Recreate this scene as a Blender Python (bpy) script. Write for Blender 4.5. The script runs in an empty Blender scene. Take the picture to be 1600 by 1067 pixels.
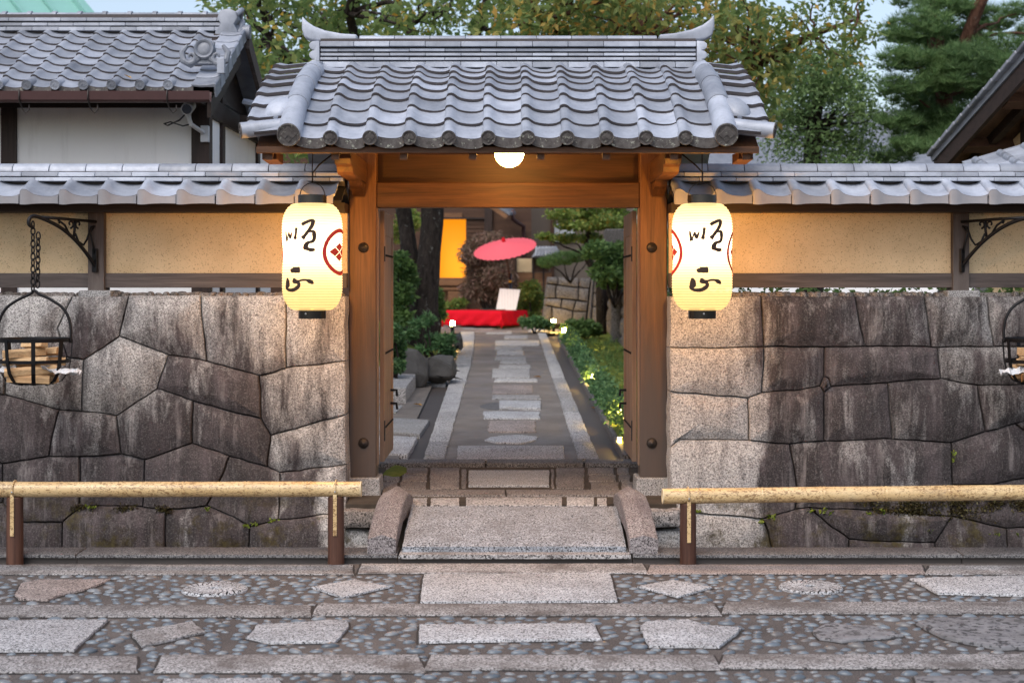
import bpy, bmesh, math, random
import numpy as np
from mathutils import Vector, Matrix, noise as mnoise

R = math.radians
rng = random.Random(7)
nrg = np.random.default_rng(11)
scene = bpy.context.scene
COL = scene.collection

# ------------------------------------------------------------------ camera
EYE, FPX, HOR = 1.84, 2330.0, 448.0
cam_data = bpy.data.cameras.new('camera')
cam = bpy.data.objects.new('camera', cam_data)
COL.objects.link(cam)
cam.location = (0, 0, EYE)
cam.rotation_euler = (R(90), 0, 0)
cam_data.sensor_width = 36.0
cam_data.lens = FPX / 1600 * 36.0
cam_data.shift_y = -(533.5 - HOR) / 1600.0
cam_data.clip_start = 0.1
cam_data.clip_end = 900
cam_data.dof.use_dof = True
cam_data.dof.focus_distance = 10.9
cam_data.dof.aperture_fstop = 2.6
scene.camera = cam

# ------------------------------------------------------------------ sky, sun, exposure
SUN_EL, SUN_AZ = 52.0, 205.0          # soft light from behind and above the camera
world = bpy.data.worlds.new('World')
scene.world = world
world.use_nodes = True
wn = world.node_tree
for n in list(wn.nodes):
    wn.nodes.remove(n)
w_out = wn.nodes.new('ShaderNodeOutputWorld')
w_bg = wn.nodes.new('ShaderNodeBackground')
w_sky = wn.nodes.new('ShaderNodeTexSky')
w_sky.sky_type = 'NISHITA'
w_sky.sun_disc = False
w_sky.sun_elevation = R(SUN_EL)
w_sky.sun_rotation = R(SUN_AZ)
w_sky.air_density = 1.0
w_sky.dust_density = 3.0
w_sky.ozone_density = 1.0
w_hsv = wn.nodes.new('ShaderNodeHueSaturation')      # high thin cloud: paler than a clear sky
w_hsv.inputs['Saturation'].default_value = 0.80
w_hsv.inputs['Value'].default_value = 1.0
w_bg.inputs['Strength'].default_value = 0.15
wn.links.new(w_sky.outputs[0], w_hsv.inputs['Color'])
wn.links.new(w_hsv.outputs[0], w_bg.inputs['Color'])
wn.links.new(w_bg.outputs[0], w_out.inputs['Surface'])

sun_data = bpy.data.lights.new('sun', 'SUN')
sun_data.energy = 0.75
sun_data.angle = R(40)
sun_data.color = (1.0, 0.975, 0.95)
sun = bpy.data.objects.new('sun', sun_data)
COL.objects.link(sun)
_az = R(SUN_AZ)
_dir = Vector((math.sin(_az) * math.cos(R(SUN_EL)), math.cos(_az) * math.cos(R(SUN_EL)), math.sin(R(SUN_EL))))
sun.rotation_euler = _dir.to_track_quat('Z', 'Y').to_euler()
sun.location = (0, -5, 12)

scene.view_settings.view_transform = 'Standard'
scene.view_settings.look = 'None'
scene.view_settings.gamma = 1.0
scene.view_settings.use_curve_mapping = False
scene.view_settings.exposure = 0.6
scene.render.engine = 'CYCLES'
scene.cycles.use_denoising = True
scene.cycles.max_bounces = 6
scene.cycles.diffuse_bounces = 3
scene.cycles.glossy_bounces = 2
scene.cycles.transmission_bounces = 3
scene.cycles.sample_clamp_indirect = 6.0

# ------------------------------------------------------------------ object helpers
def P(px, py, d):
    """photo pixel measured at distance d -> world point"""
    return Vector(((px - 800.0) * d / FPX, d, EYE - (py - HOR) * d / FPX))
def gx(px, py, z=0.0):
    """photo pixel on the level z -> (x, y)"""
    d = FPX * (EYE - z) / (py - HOR)
    return ((px - 800.0) * d / FPX, d)
PM = 0.0232
def zp(y):
    return 0.31 + PM * (y - 13.0)
def gp(px, py, dz=0.0):
    """photo pixel on the rising garden path -> world point"""
    k = EYE - 0.31 + 13.0 * PM - dz
    d = k * FPX / (py - HOR + PM * FPX)
    return Vector(((px - 800.0) * d / FPX, d, zp(d) + dz))

ROOTLOC = {}
def tag(o, label=None, cat=None, group=None, kind=None):
    if label: o['label'] = label
    if cat: o['category'] = cat
    if group: o['group'] = group
    if kind: o['kind'] = kind
    return o
def thing(name, label, cat, loc=(0, 0, 0), group=None):
    o = bpy.data.objects.new(name, None)
    o.empty_display_size = 0.2
    COL.objects.link(o)
    o.location = loc
    ROOTLOC[o.name] = Vector(loc)
    return tag(o, label, cat, group)
def setparent(o, parent):
    if parent is not None:
        o.parent = parent
        o.matrix_parent_inverse = Matrix.Translation(-ROOTLOC.get(parent.name, Vector((0, 0, 0))))
def link(name, me, parent=None, loc=None, rot=None, scl=None):
    o = bpy.data.objects.new(name, me)
    COL.objects.link(o)
    setparent(o, parent)
    if loc is not None: o.location = loc
    if rot is not None: o.rotation_euler = rot
    if scl is not None: o.scale = scl
    return o

class MB:
    """collects shapes; build() makes them ONE mesh object"""
    def __init__(s):
        s.v, s.f, s.m = [], [], []
    def add(s, vs, fs, mi=0):
        o = len(s.v)
        s.v += [tuple(v) for v in vs]
        s.f += [tuple(i + o for i in f) for f in fs]
        s.m += [mi] * len(fs)
        return s
    def box(s, x0, x1, y0, y1, z0, z1, mi=0):
        v = [(x0, y0, z0), (x1, y0, z0), (x1, y1, z0), (x0, y1, z0), (x0, y0, z1), (x1, y0, z1), (x1, y1, z1), (x0, y1, z1)]
        return s.add(v, [(3, 2, 1, 0), (4, 5, 6, 7), (0, 1, 5, 4), (1, 2, 6, 5), (2, 3, 7, 6), (3, 0, 4, 7)], mi)
    def obox(s, a, b, w, h, up=(0, 0, 1), mi=0):
        """bar from a to b, width w, height h"""
        a, b = Vector(a), Vector(b)
        t = (b - a).normalized()
        n = Vector(up)
        sd = t.cross(n).normalized()
        n = sd.cross(t).normalized()
        v = []
        for p in (a, b):
            for i, j in ((-1, -1), (1, -1), (1, 1), (-1, 1)):
                v.append(p + sd * (w / 2 * i) + n * (h / 2 * j))
        return s.add(v, [(3, 2, 1, 0), (4, 5, 6, 7), (0, 1, 5, 4), (1, 2, 6, 5), (2, 3, 7, 6), (3, 0, 4, 7)], mi)
    def prism(s, poly, axis, a, b, mi=0):
        """2D polygon extruded along axis from a to b; the other two axes in order x,y,z"""
        def mk(p, t):
            return {'x': (t, p[0], p[1]), 'y': (p[0], t, p[1]), 'z': (p[0], p[1], t)}[axis]
        n = len(poly)
        v = [mk(p, a) for p in poly] + [mk(p, b) for p in poly]
        f = [tuple(range(n)), tuple(range(2 * n - 1, n - 1, -1))]
        f += [(i, i + n, (i + 1) % n + n, (i + 1) % n) for i in range(n)]
        return s.add(v, f, mi)
    def tube(s, pts, r, seg=8, closed=False, cap=True, mi=0):
        pts = [Vector(p) for p in pts]
        n = len(pts)
        rr = r if isinstance(r, (list, tuple)) else [r] * n
        nv = None
        vs = []
        for i, p in enumerate(pts):
            if closed:
                t = pts[(i + 1) % n] - pts[i - 1]
            else:
                t = pts[min(i + 1, n - 1)] - pts[max(i - 1, 0)]
            t.normalize()
            if nv is None:
                nv = Vector((0, 0, 1)) if abs(t.z) < 0.9 else Vector((0, 1, 0))
            nv = (nv - t * nv.dot(t))
            if nv.length < 1e-5:
                nv = t.orthogonal()
            nv.normalize()
            b = t.cross(nv)
            for k in range(seg):
                a = 2 * math.pi * k / seg
                vs.append(p + (nv * math.cos(a) + b * math.sin(a)) * rr[i])
        fs = []
        for i in range(n if closed else n - 1):
            j = (i + 1) % n
            for k in range(seg):
                k2 = (k + 1) % seg
                fs.append((i * seg + k, i * seg + k2, j * seg + k2, j * seg + k))
        if cap and not closed:
            fs.append(tuple(range(seg - 1, -1, -1)))
            fs.append(tuple((n - 1) * seg + k for k in range(seg)))
        return s.add(vs, fs, mi)
    def lathe(s, prof, seg=24, c=(0, 0, 0), mi=0, mat=None):
        """profile of (r, z) round z"""
        vs, fs = [], []
        for r, z in prof:
            for k in range(seg):
                a = 2 * math.pi * k / seg
                p = Vector((r * math.cos(a), r * math.sin(a), z))
                if mat is not None:
                    p = mat @ p
                vs.append(p + Vector(c))
        for i in range(len(prof) - 1):
            for k in range(seg):
                k2 = (k + 1) % seg
                fs.append((i * seg + k, i * seg + k2, (i + 1) * seg + k2, (i + 1) * seg + k))
        return s.add(vs, fs, mi)
    def mesh(s, name, mats, smooth=False, bevel=0.0, bseg=2, flip=False):
        me = bpy.data.meshes.new(name)
        me.from_pydata(s.v, [], s.f)
        for m in (mats if isinstance(mats, (list, tuple)) else [mats]):
            me.materials.append(m)
        me.polygons.foreach_set('material_index', s.m)
        bm = bmesh.new(); bm.from_mesh(me)
        bmesh.ops.recalc_face_normals(bm, faces=bm.faces)
        if bevel:
            es = [e for e in bm.edges if len(e.link_faces) == 2 and e.calc_face_angle(0) > 0.5]
            bmesh.ops.bevel(bm, geom=es, offset=bevel, segments=bseg, affect='EDGES', profile=0.5, clamp_overlap=True)
        bm.to_mesh(me); bm.free()
        if smooth:
            me.polygons.foreach_set('use_smooth', [True] * len(me.polygons))
            if smooth != 'all':
                try: me.set_sharp_from_angle(angle=R(38))
                except Exception: pass
        me.update()
        return me
    def build(s, name, mats, parent=None, smooth=False, bevel=0.0, bseg=2, loc=None, rot=None):
        return link(name, s.mesh(name, mats, smooth, bevel, bseg), parent, loc, rot)

def struct(o):
    o['kind'] = 'structure'
    return o

# ------------------------------------------------------------------ material helpers
class NT:
    def __init__(s, name):
        s.mat = bpy.data.materials.new(name)
        s.mat.use_nodes = True
        s.t = s.mat.node_tree
        s.b = s.t.nodes['Principled BSDF']
        s._pos = None
    def n(s, ty): return s.t.nodes.new(ty)
    def l(s, a, b):
        s.t.links.new(a, b)
    def inp(s, sock, v):
        if isinstance(v, bpy.types.NodeSocket): s.l(v, sock)
        elif isinstance(v, (tuple, list)) and len(v) == 3 and sock.type == 'RGBA': sock.default_value = (*v, 1)
        else: sock.default_value = v
    def pos(s, scale=(1, 1, 1), obj=False):
        if obj:
            g = s.n('ShaderNodeTexCoord').outputs['Object']
        else:
            g = s.n('ShaderNodeNewGeometry').outputs['Position']
        if scale == (1, 1, 1): return g
        m = s.n('ShaderNodeVectorMath'); m.operation = 'MULTIPLY'
        s.l(g, m.inputs[0]); m.inputs[1].default_value = scale
        return m.outputs[0]
    def noise(s, vec, scale, detail=4, rough=0.55, dist=0.0):
        k = s.n('ShaderNodeTexNoise')
        s.l(vec, k.inputs['Vector'])
        k.inputs['Scale'].default_value = scale
        k.inputs['Detail'].default_value = detail
        k.inputs['Roughness'].default_value = rough
        k.inputs['Distortion'].default_value = dist
        return k.outputs['Fac']
    def vor(s, vec, scale, feature='F1', out='Distance', rand=1.0):
        k = s.n('ShaderNodeTexVoronoi'); k.feature = feature
        s.l(vec, k.inputs['Vector']); k.inputs['Scale'].default_value = scale
        k.inputs['Randomness'].default_value = rand
        return k.outputs[out]
    def ramp(s, fac, stops, interp='LINEAR'):
        k = s.n('ShaderNodeValToRGB'); k.color_ramp.interpolation = interp
        e = k.color_ramp.elements
        while len(e) < len(stops): e.new(0.5)
        for i, (p, c) in enumerate(stops):
            e[i].position = p
            e[i].color = (*c, 1) if isinstance(c, (tuple, list)) else (c, c, c, 1)
        s.inp(k.inputs[0], fac)
        return k.outputs['Color']
    def mix(s, fac, a, b, mode='MIX'):
        k = s.n('ShaderNodeMix'); k.data_type = 'RGBA'; k.blend_type = mode
        s.inp(k.inputs[0], fac); s.inp(k.inputs[6], a); s.inp(k.inputs[7], b)
        return k.outputs[2]
    def math(s, op, a, b=0.0, clamp=False):
        k = s.n('ShaderNodeMath'); k.operation = op; k.use_clamp = clamp
        s.inp(k.inputs[0], a); s.inp(k.inputs[1], b)
        return k.outputs[0]
    def mapr(s, v, a, b, c=0.0, d=1.0):
        k = s.n('ShaderNodeMapRange'); k.clamp = True
        s.inp(k.inputs[0], v)
        for i, q in enumerate((a, b, c, d)): k.inputs[i + 1].default_value = q
        return k.outputs[0]
    def sep(s, v):
        k = s.n('ShaderNodeSeparateXYZ'); s.l(v, k.inputs[0])
        return k.outputs
    def rnd(s): return s.n('ShaderNodeObjectInfo').outputs['Random']
    def island(s): return s.n('ShaderNodeNewGeometry').outputs['Random Per Island']
    def bump(s, h, strength=0.5, dist=0.01):
        k = s.n('ShaderNodeBump'); k.inputs['Strength'].default_value = strength
        k.inputs['Distance'].default_value = dist
        s.inp(k.inputs['Height'], h)
        s.l(k.outputs[0], s.b.inputs['Normal'])
    def set(s, color=None, rough=None, metal=None, spec=None):
        if color is not None: s.inp(s.b.inputs['Base Color'], color)
        if rough is not None: s.inp(s.b.inputs['Roughness'], rough)
        if metal is not None: s.inp(s.b.inputs['Metallic'], metal)
        if spec is not None: s.inp(s.b.inputs['Specular IOR Level'], spec)
        return s.mat

def vary(m, col, amt=0.12, obj=True):
    r = m.rnd() if obj else m.island()
    f = m.mapr(r, 0, 1, 1 - amt, 1 + amt)
    k = m.n('ShaderNodeVectorMath'); k.operation = 'SCALE'
    m.inp(k.inputs[0], col); m.l(f, k.inputs['Scale'])
    return k.outputs[0]

def m_plain(name, col, rough=0.6, metal=0.0, var=0.15, nscale=12.0, bump=0.0, spec=0.5, rv=0.0):
    m = NT(name)
    p = m.pos()
    c = m.mix(m.noise(p, nscale, 5, 0.6), tuple(x * (1 - var) for x in col), tuple(min(1, x * (1 + var)) for x in col))
    if rv: c = vary(m, c, rv)
    if bump: m.bump(m.noise(p, nscale * 4, 4), bump, 0.004)
    return m.set(c, rough, metal, spec)

def m_granite(name, base, dark, light, scale=95, stain=0.35, staincol=(0.09, 0.075, 0.07), rv=0.12, rough=0.75, bump=0.5):
    m = NT(name)
    p = m.pos()
    n1 = m.noise(p, scale, 2, 0.7)
    n2 = m.noise(p, scale * 1.25, 2, 0.6)
    c = m.ramp(n1, [(0.30, dark), (0.45, base), (0.62, light)])
    c = m.mix(m.mapr(n2, 0.53, 0.60), c, tuple(x * 0.30 for x in dark))
    st = m.mapr(m.noise(p, 2.6, 7, 0.72), 0.44, 0.66)
    c = m.mix(m.math('MULTIPLY', st, stain), c, staincol)
    c = vary(m, c, rv)
    h = m.math('ADD', m.math('MULTIPLY', m.noise(p, 60, 4, 0.7), 0.6), m.noise(p, 9, 4))
    m.bump(h, bump, 0.008)
    return m.set(c, rough, 0, 0.35)

def m_wood(name, c1, c2, axis='z', grey=None, rough=0.55, gz=None, scale=14.0, rv=0.1, bump=0.25):
    """grain runs along axis; grey = weathered colour towards the foot (gz = heights)"""
    m = NT(name)
    st = {'x': (0.07, 1, 1), 'y': (1, 0.07, 1), 'z': (1, 1, 0.07)}[axis]
    p = m.pos(st)
    g = m.noise(p, scale, 6, 0.65, 1.2)
    fine = m.noise(m.pos({'x': (0.02, 1, 1), 'y': (1, 0.02, 1), 'z': (1, 1, 0.02)}[axis]), 160, 3, 0.6)
    c = m.ramp(g, [(0.30, c1), (0.5, tuple((a + b) / 2 for a, b in zip(c1, c2))), (0.68, c2)])
    c = m.mix(m.mapr(fine, 0.45, 0.7, 0, 0.45), c, tuple(x * 0.45 for x in c1))
    if grey:
        z = m.sep(m.pos())[2]
        f = m.math('ADD', z, m.math('MULTIPLY', m.math('SUBTRACT', m.noise(m.pos((1, 1, 0.25)), 7, 5, 0.7), 0.5), 1.1))
        c = m.mix(m.mapr(f, gz[0], gz[1], 0.9, 0.0), c, grey)
    c = vary(m, c, rv)
    m.bump(m.math('ADD', g, m.math('MULTIPLY', fine, 0.5)), bump, 0.004)
    return m.set(c, rough, 0, 0.35)

def m_leaf(name, stops, rough=0.5, trans=0.35, nv=0.25):
    m = NT(name)
    r = m.island()
    c = m.ramp(r, stops)
    n = m.noise(m.pos(), 1.1, 3)
    c = m.mix(m.mapr(n, 0.35, 0.65), m.mix(1.0, c, (1 - nv, 1 - nv * 0.9, 1 - nv * 0.7), 'MULTIPLY'), c)
    m.set(c, rough, 0, 0.3)
    tr = m.n('ShaderNodeBsdfTranslucent'); m.l(c, tr.inputs['Color'])
    mx = m.n('ShaderNodeMixShader'); mx.inputs[0].default_value = trans
    out = m.t.nodes['Material Output']
    m.l(m.b.outputs[0], mx.inputs[1]); m.l(tr.outputs[0], mx.inputs[2]); m.l(mx.outputs[0], out.inputs['Surface'])
    return m.mat

def m_emit(name, col, strength):
    m = NT(name)
    m.set(col, 0.6)
    m.inp(m.b.inputs['Emission Color'], col)
    m.b.inputs['Emission Strength'].default_value = strength
    return m.mat

# ------------------------------------------------------------------ materials
def m_tile(name, k=1.0):
    m = NT(name)
    p = m.pos()
    c = m.ramp(m.noise(p, 5, 6, 0.65), [(0.25, (0.23 * k, 0.252 * k, 0.30 * k)), (0.55, (0.365 * k, 0.392 * k, 0.45 * k)), (0.8, (0.47 * k, 0.50 * k, 0.56 * k))])
    spots = m.mapr(m.noise(m.pos((1, 1, 1)), 38, 4, 0.8), 0.60, 0.74, 0, 0.5)
    c = m.mix(spots, c, (0.11, 0.105, 0.10))
    c = m.mix(m.mapr(m.noise(m.pos((2, 2, 1)), 9, 5, 0.75), 0.55, 0.75, 0, 0.35), c, (0.16, 0.155, 0.15))
    c = vary(m, c, 0.27)
    m.bump(m.noise(p, 70, 3), 0.12, 0.003)
    return m.set(c, m.mapr(m.noise(p, 16, 4), 0.3, 0.7, 0.40, 0.62), 0.15, 0.5)
M_TILE = m_tile('silver_roof_tile')
M_TILE_OLD = m_tile('old_roof_tile', 0.8)
def _lip():
    m = NT('weathered_tile_edge')
    p = m.pos()
    c = m.ramp(m.noise(p, 22, 5, 0.7), [(0.3, (0.045, 0.038, 0.036)), (0.6, (0.11, 0.10, 0.095))])
    lich = m.mapr(m.noise(p, 30, 5, 0.75), 0.58, 0.66)
    c = m.mix(lich, c, (0.36, 0.37, 0.31))
    m.bump(m.noise(p, 80, 3), 0.3, 0.004)
    return m.set(c, 0.75, 0, 0.3)
M_LIP = _lip()
M_EDGE = m_plain('dark_tile_edge', (0.065, 0.055, 0.055), 0.7, var=0.4, nscale=30)
M_TILEWALL = m_plain('flat_front_tile', (0.245, 0.24, 0.255), 0.45, var=0.25, nscale=7, rv=0.1, bump=0.1)

WOOD1, WOOD2 = (0.040, 0.016, 0.007), (0.120, 0.050, 0.019)
M_POST = m_wood('gate_post_wood', (0.085, 0.034, 0.013), (0.225, 0.100, 0.038), 'z', grey=(0.075, 0.062, 0.056), gz=(0.95, 2.25), scale=11)
M_BEAM = m_wood('gate_beam_wood', WOOD1, WOOD2, 'x')
M_TRANSOM = m_wood('shaded_transom_wood', (0.024, 0.010, 0.005), (0.060, 0.026, 0.012), 'x')  # darker copy of the beam wood: eave shade put into its colour
M_BEAMY = m_wood('gate_arm_wood', WOOD1, WOOD2, 'y')
M_DOOR = m_wood('door_wood', (0.22, 0.125, 0.075), (0.40, 0.25, 0.155), 'z', grey=(0.15, 0.125, 0.11), gz=(0.0, 1.0))
M_DARKW = m_wood('dark_stained_wood', (0.018, 0.011, 0.009), (0.045, 0.028, 0.022), 'x', rough=0.6)
M_DARKWZ = m_wood('dark_stained_post_wood', (0.02, 0.012, 0.01), (0.05, 0.03, 0.024), 'z', rough=0.6)
M_WEATH = m_wood('weathered_plank_wood', (0.055, 0.045, 0.042), (0.13, 0.105, 0.095), 'x', rough=0.75)
M_WEATHZ = m_wood('weathered_post_wood', (0.045, 0.032, 0.028), (0.10, 0.075, 0.065), 'z', grey=(0.15, 0.13, 0.12), gz=(1.6, 2.2), rough=0.75)
M_RAILPOST = m_wood('rail_post_wood', (0.045, 0.018, 0.012), (0.11, 0.05, 0.032), 'z', rough=0.5)
M_HOUSEW = m_wood('house_board_wood', (0.05, 0.022, 0.012), (0.10, 0.05, 0.028), 'x', rough=0.6)
M_HOUSEL = m_wood('house_step_wood', (0.14, 0.065, 0.03), (0.26, 0.13, 0.06), 'x', rough=0.6)
M_FIREW = m_wood('split_firewood', (0.42, 0.25, 0.12), (0.66, 0.46, 0.26), 'x', rough=0.7, rv=0.2)

def _ochre():
    m = NT('ochre_plaster')
    p = m.pos()
    c = m.ramp(m.noise(p, 3.0, 5, 0.6), [(0.3, (0.56, 0.42, 0.25)), (0.7, (0.69, 0.53, 0.33))])
    dots = m.mapr(m.noise(p, 110, 2, 0.6), 0.60, 0.67, 0, 0.65)
    c = m.mix(dots, c, (0.13, 0.085, 0.045))
    z = m.sep(p)[2]
    m.bump(m.noise(p, 150, 3), 0.5, 0.004)
    return m.set(c, 0.9, 0, 0.2)
M_OCHRE = _ochre()
def _white():
    m = NT('white_plaster')
    p = m.pos()
    c = m.ramp(m.noise(m.pos((1, 1, 0.25)), 2.2, 6, 0.65), [(0.3, (0.85, 0.85, 0.85)), (0.65, (0.90, 0.90, 0.89))])
    c = m.mix(m.mapr(m.noise(m.pos((1.5, 1.5, 0.2)), 3.3, 5, 0.7), 0.55, 0.8, 0, 0.3), c, (0.45, 0.44, 0.42))
    m.bump(m.noise(p, 60, 3), 0.15, 0.003)
    return m.set(c, 0.9, 0, 0.2)
M_WHITE = _white()

G_DARK, G_BASE, G_LIGHT = (0.13, 0.12, 0.12), (0.33, 0.315, 0.31), (0.50, 0.485, 0.47)
M_SLAB = m_granite('pale_speckled_granite', (0.40, 0.405, 0.42), (0.17, 0.172, 0.18), (0.58, 0.585, 0.60), 75, 0.35)
M_STRIP = m_granite('granite_band', (0.29, 0.28, 0.278), (0.10, 0.095, 0.093), (0.45, 0.435, 0.43), 62, 0.9, (0.085, 0.072, 0.066))
M_PINK = m_granite('pinkish_granite', (0.29, 0.245, 0.228), (0.12, 0.095, 0.088), (0.42, 0.36, 0.335), 70, 0.6)
M_KERB = m_granite('dark_kerb_granite', (0.115, 0.112, 0.116), (0.045, 0.044, 0.046), (0.22, 0.215, 0.215), 75, 0.6, (0.05, 0.045, 0.045))
M_ARCH = m_granite('arched_rail_granite', (0.24, 0.215, 0.215), (0.10, 0.085, 0.088), (0.38, 0.35, 0.35), 90, 0.6, (0.10, 0.072, 0.078))
M_BRIDGE = m_granite('bridge_granite', (0.262, 0.277, 0.305), (0.10, 0.105, 0.115), (0.41, 0.43, 0.465), 70, 0.6, (0.115, 0.112, 0.115))
M_SLATE = m_granite('slate_stone', (0.20, 0.20, 0.21), (0.155, 0.155, 0.165), (0.25, 0.248, 0.255), 22, 0.6, (0.12, 0.115, 0.115), bump=1.0)
M_FLOORST = m_granite('worn_floor_stone', (0.19, 0.165, 0.15), (0.09, 0.078, 0.07), (0.29, 0.26, 0.24), 70, 0.6, (0.07, 0.06, 0.05))
M_PATHST = m_granite('path_stone', (0.34, 0.33, 0.33), (0.15, 0.145, 0.145), (0.50, 0.49, 0.48), 60, 0.3, (0.13, 0.11, 0.10), rv=0.2)
M_ROCK = m_plain('garden_rock', (0.06, 0.058, 0.056), 0.85, var=0.55, nscale=7, bump=0.9)
M_GWALL = m_granite('garden_wall_stone', (0.115, 0.105, 0.102), (0.06, 0.055, 0.053), (0.17, 0.158, 0.155), 40, 0.5, (0.08, 0.07, 0.065), rv=0.2)
M_FOOT = m_granite('footing_granite', (0.30, 0.30, 0.30), (0.16, 0.16, 0.165), (0.42, 0.42, 0.42), 110, 0.3)

def m_wallstone(name, mode):
    """granite with dark rain streaks; left wall lighter, right wall mostly stained away from the gate"""
    m = NT(name)
    p = m.pos()
    n1 = m.noise(p, 85, 2, 0.7)
    c = m.ramp(n1, [(0.30, (0.10, 0.095, 0.092)), (0.45, (0.34, 0.328, 0.32)), (0.62, (0.60, 0.58, 0.56))])
    tint = m.noise(m.pos(), 1.3, 3)
    c = m.mix(m.mapr(tint, 0.5, 0.72, 0, 0.18), c, (0.36, 0.30, 0.24))
    n2 = m.noise(p, 190, 1, 0.5)
    c = m.mix(m.mapr(n2, 0.57, 0.67, 0, 0.85), c, (0.05, 0.045, 0.045))
    streak = m.noise(m.pos((1, 1, 0.17)), 5.2, 8, 0.72, 0.35)
    big = m.math('ADD', m.noise(m.pos((1, 1, 0.5)), 1.5, 5, 0.62), m.math('MULTIPLY', m.math('SUBTRACT', m.rnd(), 0.5), 0.36))
    x = m.sep(p)[0]; z = m.sep(p)[2]
    wob = m.math('MULTIPLY', m.math('SUBTRACT', m.noise(m.pos((1, 1, 0.35)), 3.2, 4), 0.5), 0.9)
    if mode == 'right':
        far = m.mapr(m.math('ADD', x, wob), 1.62, 2.0)
        lvl = m.math('ADD', m.math('ADD', m.math('MULTIPLY', streak, 0.9), m.math('MULTIPLY', big, 0.50)), m.math('MULTIPLY', far, 0.36))
        f = m.mapr(lvl, 0.79, 1.02)
    else:
        far = m.mapr(m.math('ADD', x, wob), -1.9, -1.3, 1, 0)
        low = m.mapr(z, 1.75, 0.55)
        lvl = m.math('ADD', m.math('ADD', m.math('MULTIPLY', streak, 0.9), m.math('MULTIPLY', big, 0.50)), m.math('MULTIPLY', m.math('MULTIPLY', far, low), 0.36))
        f = m.mapr(lvl, 0.71, 0.93)
    f = m.math('MULTIPLY', f, 0.94)
    dark = m.mix(m.mapr(m.noise(m.pos((1, 1, 0.2)), 9, 5, 0.7), 0.4, 0.65), (0.020, 0.0155, 0.0165), (0.062, 0.047, 0.050))
    dark = m.mix(m.mapr(n1, 0.55, 0.70, 0, 0.32), dark, (0.22, 0.195, 0.19))
    pale = m.math('MULTIPLY', m.mapr(m.noise(m.pos((1, 1, 0.07)), 13, 6, 0.72, 0.2), 0.53, 0.66), m.mapr(m.noise(m.pos((1, 1, 0.5)), 2.1, 3), 0.38, 0.62, 0.15, 0.75))
    dark = m.mix(pale, dark, (0.22, 0.195, 0.19))
    c = m.mix(f, c, dark)
    # pale lichen bloom near the top edge
    bl = m.math('MULTIPLY', m.mapr(m.noise(m.pos((1, 1, 0.4)), 16, 6, 0.78), 0.56, 0.66), m.mapr(z, 1.25, 1.75, 0.0, 0.6))
    c = m.mix(bl, c, (0.42, 0.38, 0.38))
    # brown-green moss on the lowest course
    ms = m.math('MULTIPLY', m.mapr(m.noise(p, 4.2, 6, 0.7), 0.50, 0.62), m.mapr(z, 0.32, 0.12, 0, 0.85))
    c = m.mix(ms, c, m.ramp(m.noise(p, 30, 3), [(0.35, (0.025, 0.018, 0.008)), (0.65, (0.075, 0.06, 0.02))]))
    c = vary(m, c, 0.13)
    h = m.math('ADD', m.math('MULTIPLY', m.noise(p, 55, 5, 0.72), 0.7), m.noise(p, 8, 5))
    m.bump(h, 0.85, 0.014)
    return m.set(c, 0.85, 0, 0.25)
M_WALLR = m_wallstone('stained_wall_granite', 'right')
M_WALLL = m_wallstone('rough_wall_granite', 'left')
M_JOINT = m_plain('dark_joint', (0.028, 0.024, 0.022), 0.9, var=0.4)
M_MORTAR = None
def _mortar():
    m = NT('pebble_bed_mortar')
    p = m.pos()
    c = m.ramp(m.noise(p, 1.6, 6, 0.65), [(0.30, (0.048, 0.043, 0.044)), (0.52, (0.082, 0.073, 0.071)), (0.75, (0.145, 0.125, 0.114))])
    c = m.mix(m.mapr(m.noise(p, 140, 2, 0.6), 0.5, 0.68, 0, 0.6), c, (0.28, 0.245, 0.215))
    c = m.mix(m.mapr(m.noise(p, 110, 2, 0.6), 0.56, 0.7, 0, 0.7), c, (0.05, 0.045, 0.042))
    m.bump(m.math('ADD', m.noise(p, 90, 4, 0.7), m.noise(p, 14, 3)), 0.6, 0.008)
    return m.set(c, 0.8, 0, 0.3)
M_MORTAR = _mortar()
def _pebble():
    m = NT('blue_grey_pebble')
    r = m.rnd(); i = m.island()
    q = m.math('FRACT', m.math('ADD', r, m.math('MULTIPLY', i, 7.3)))
    c = m.ramp(q, [(0.0, (0.075, 0.095, 0.115)), (0.35, (0.125, 0.155, 0.185)), (0.65, (0.175, 0.21, 0.24)), (0.85, (0.215, 0.225, 0.235)), (1.0, (0.135, 0.12, 0.11))])
    c = m.mix(m.mapr(m.noise(m.pos(), 60, 4, 0.7), 0.35, 0.7, 0, 0.5), c, (0.12, 0.12, 0.125))
    return m.set(c, 0.32, 0, 0.55)
M_PEBBLE = _pebble()
def _bamboo():
    m = NT('spotted_bamboo')
    p = m.pos()
    z = m.sep(p)
    c = m.ramp(m.noise(m.pos((0.4, 1, 1)), 7, 4), [(0.3, (0.55, 0.37, 0.17)), (0.7, (0.70, 0.53, 0.29))])
    n = m.noise(m.pos((1, 2.2, 2.2)), 34, 4, 0.6, 1.4)
    den = m.mapr(m.noise(m.pos((1, 1, 1)), 2.2, 3), 0.3, 0.7, -0.05, 0.05)
    c = m.mix(m.mapr(m.math('ADD', n, den), 0.515, 0.575, 0, 0.85), c, (0.20, 0.105, 0.04))
    c = m.mix(m.mapr(m.noise(m.pos((3, 3, 3)), 3, 4), 0.55, 0.75, 0, 0.3), c, (0.36, 0.30, 0.20))
    return m.set(c, 0.32, 0, 0.5)
M_BAMBOO = _bamboo()
M_BAMBOOE = m_plain('cut_bamboo_end', (0.60, 0.48, 0.30), 0.7)
M_IRON = m_plain('black_iron', (0.012, 0.012, 0.014), 0.5, 0.6, var=0.4, nscale=25, bump=0.2)
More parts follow.
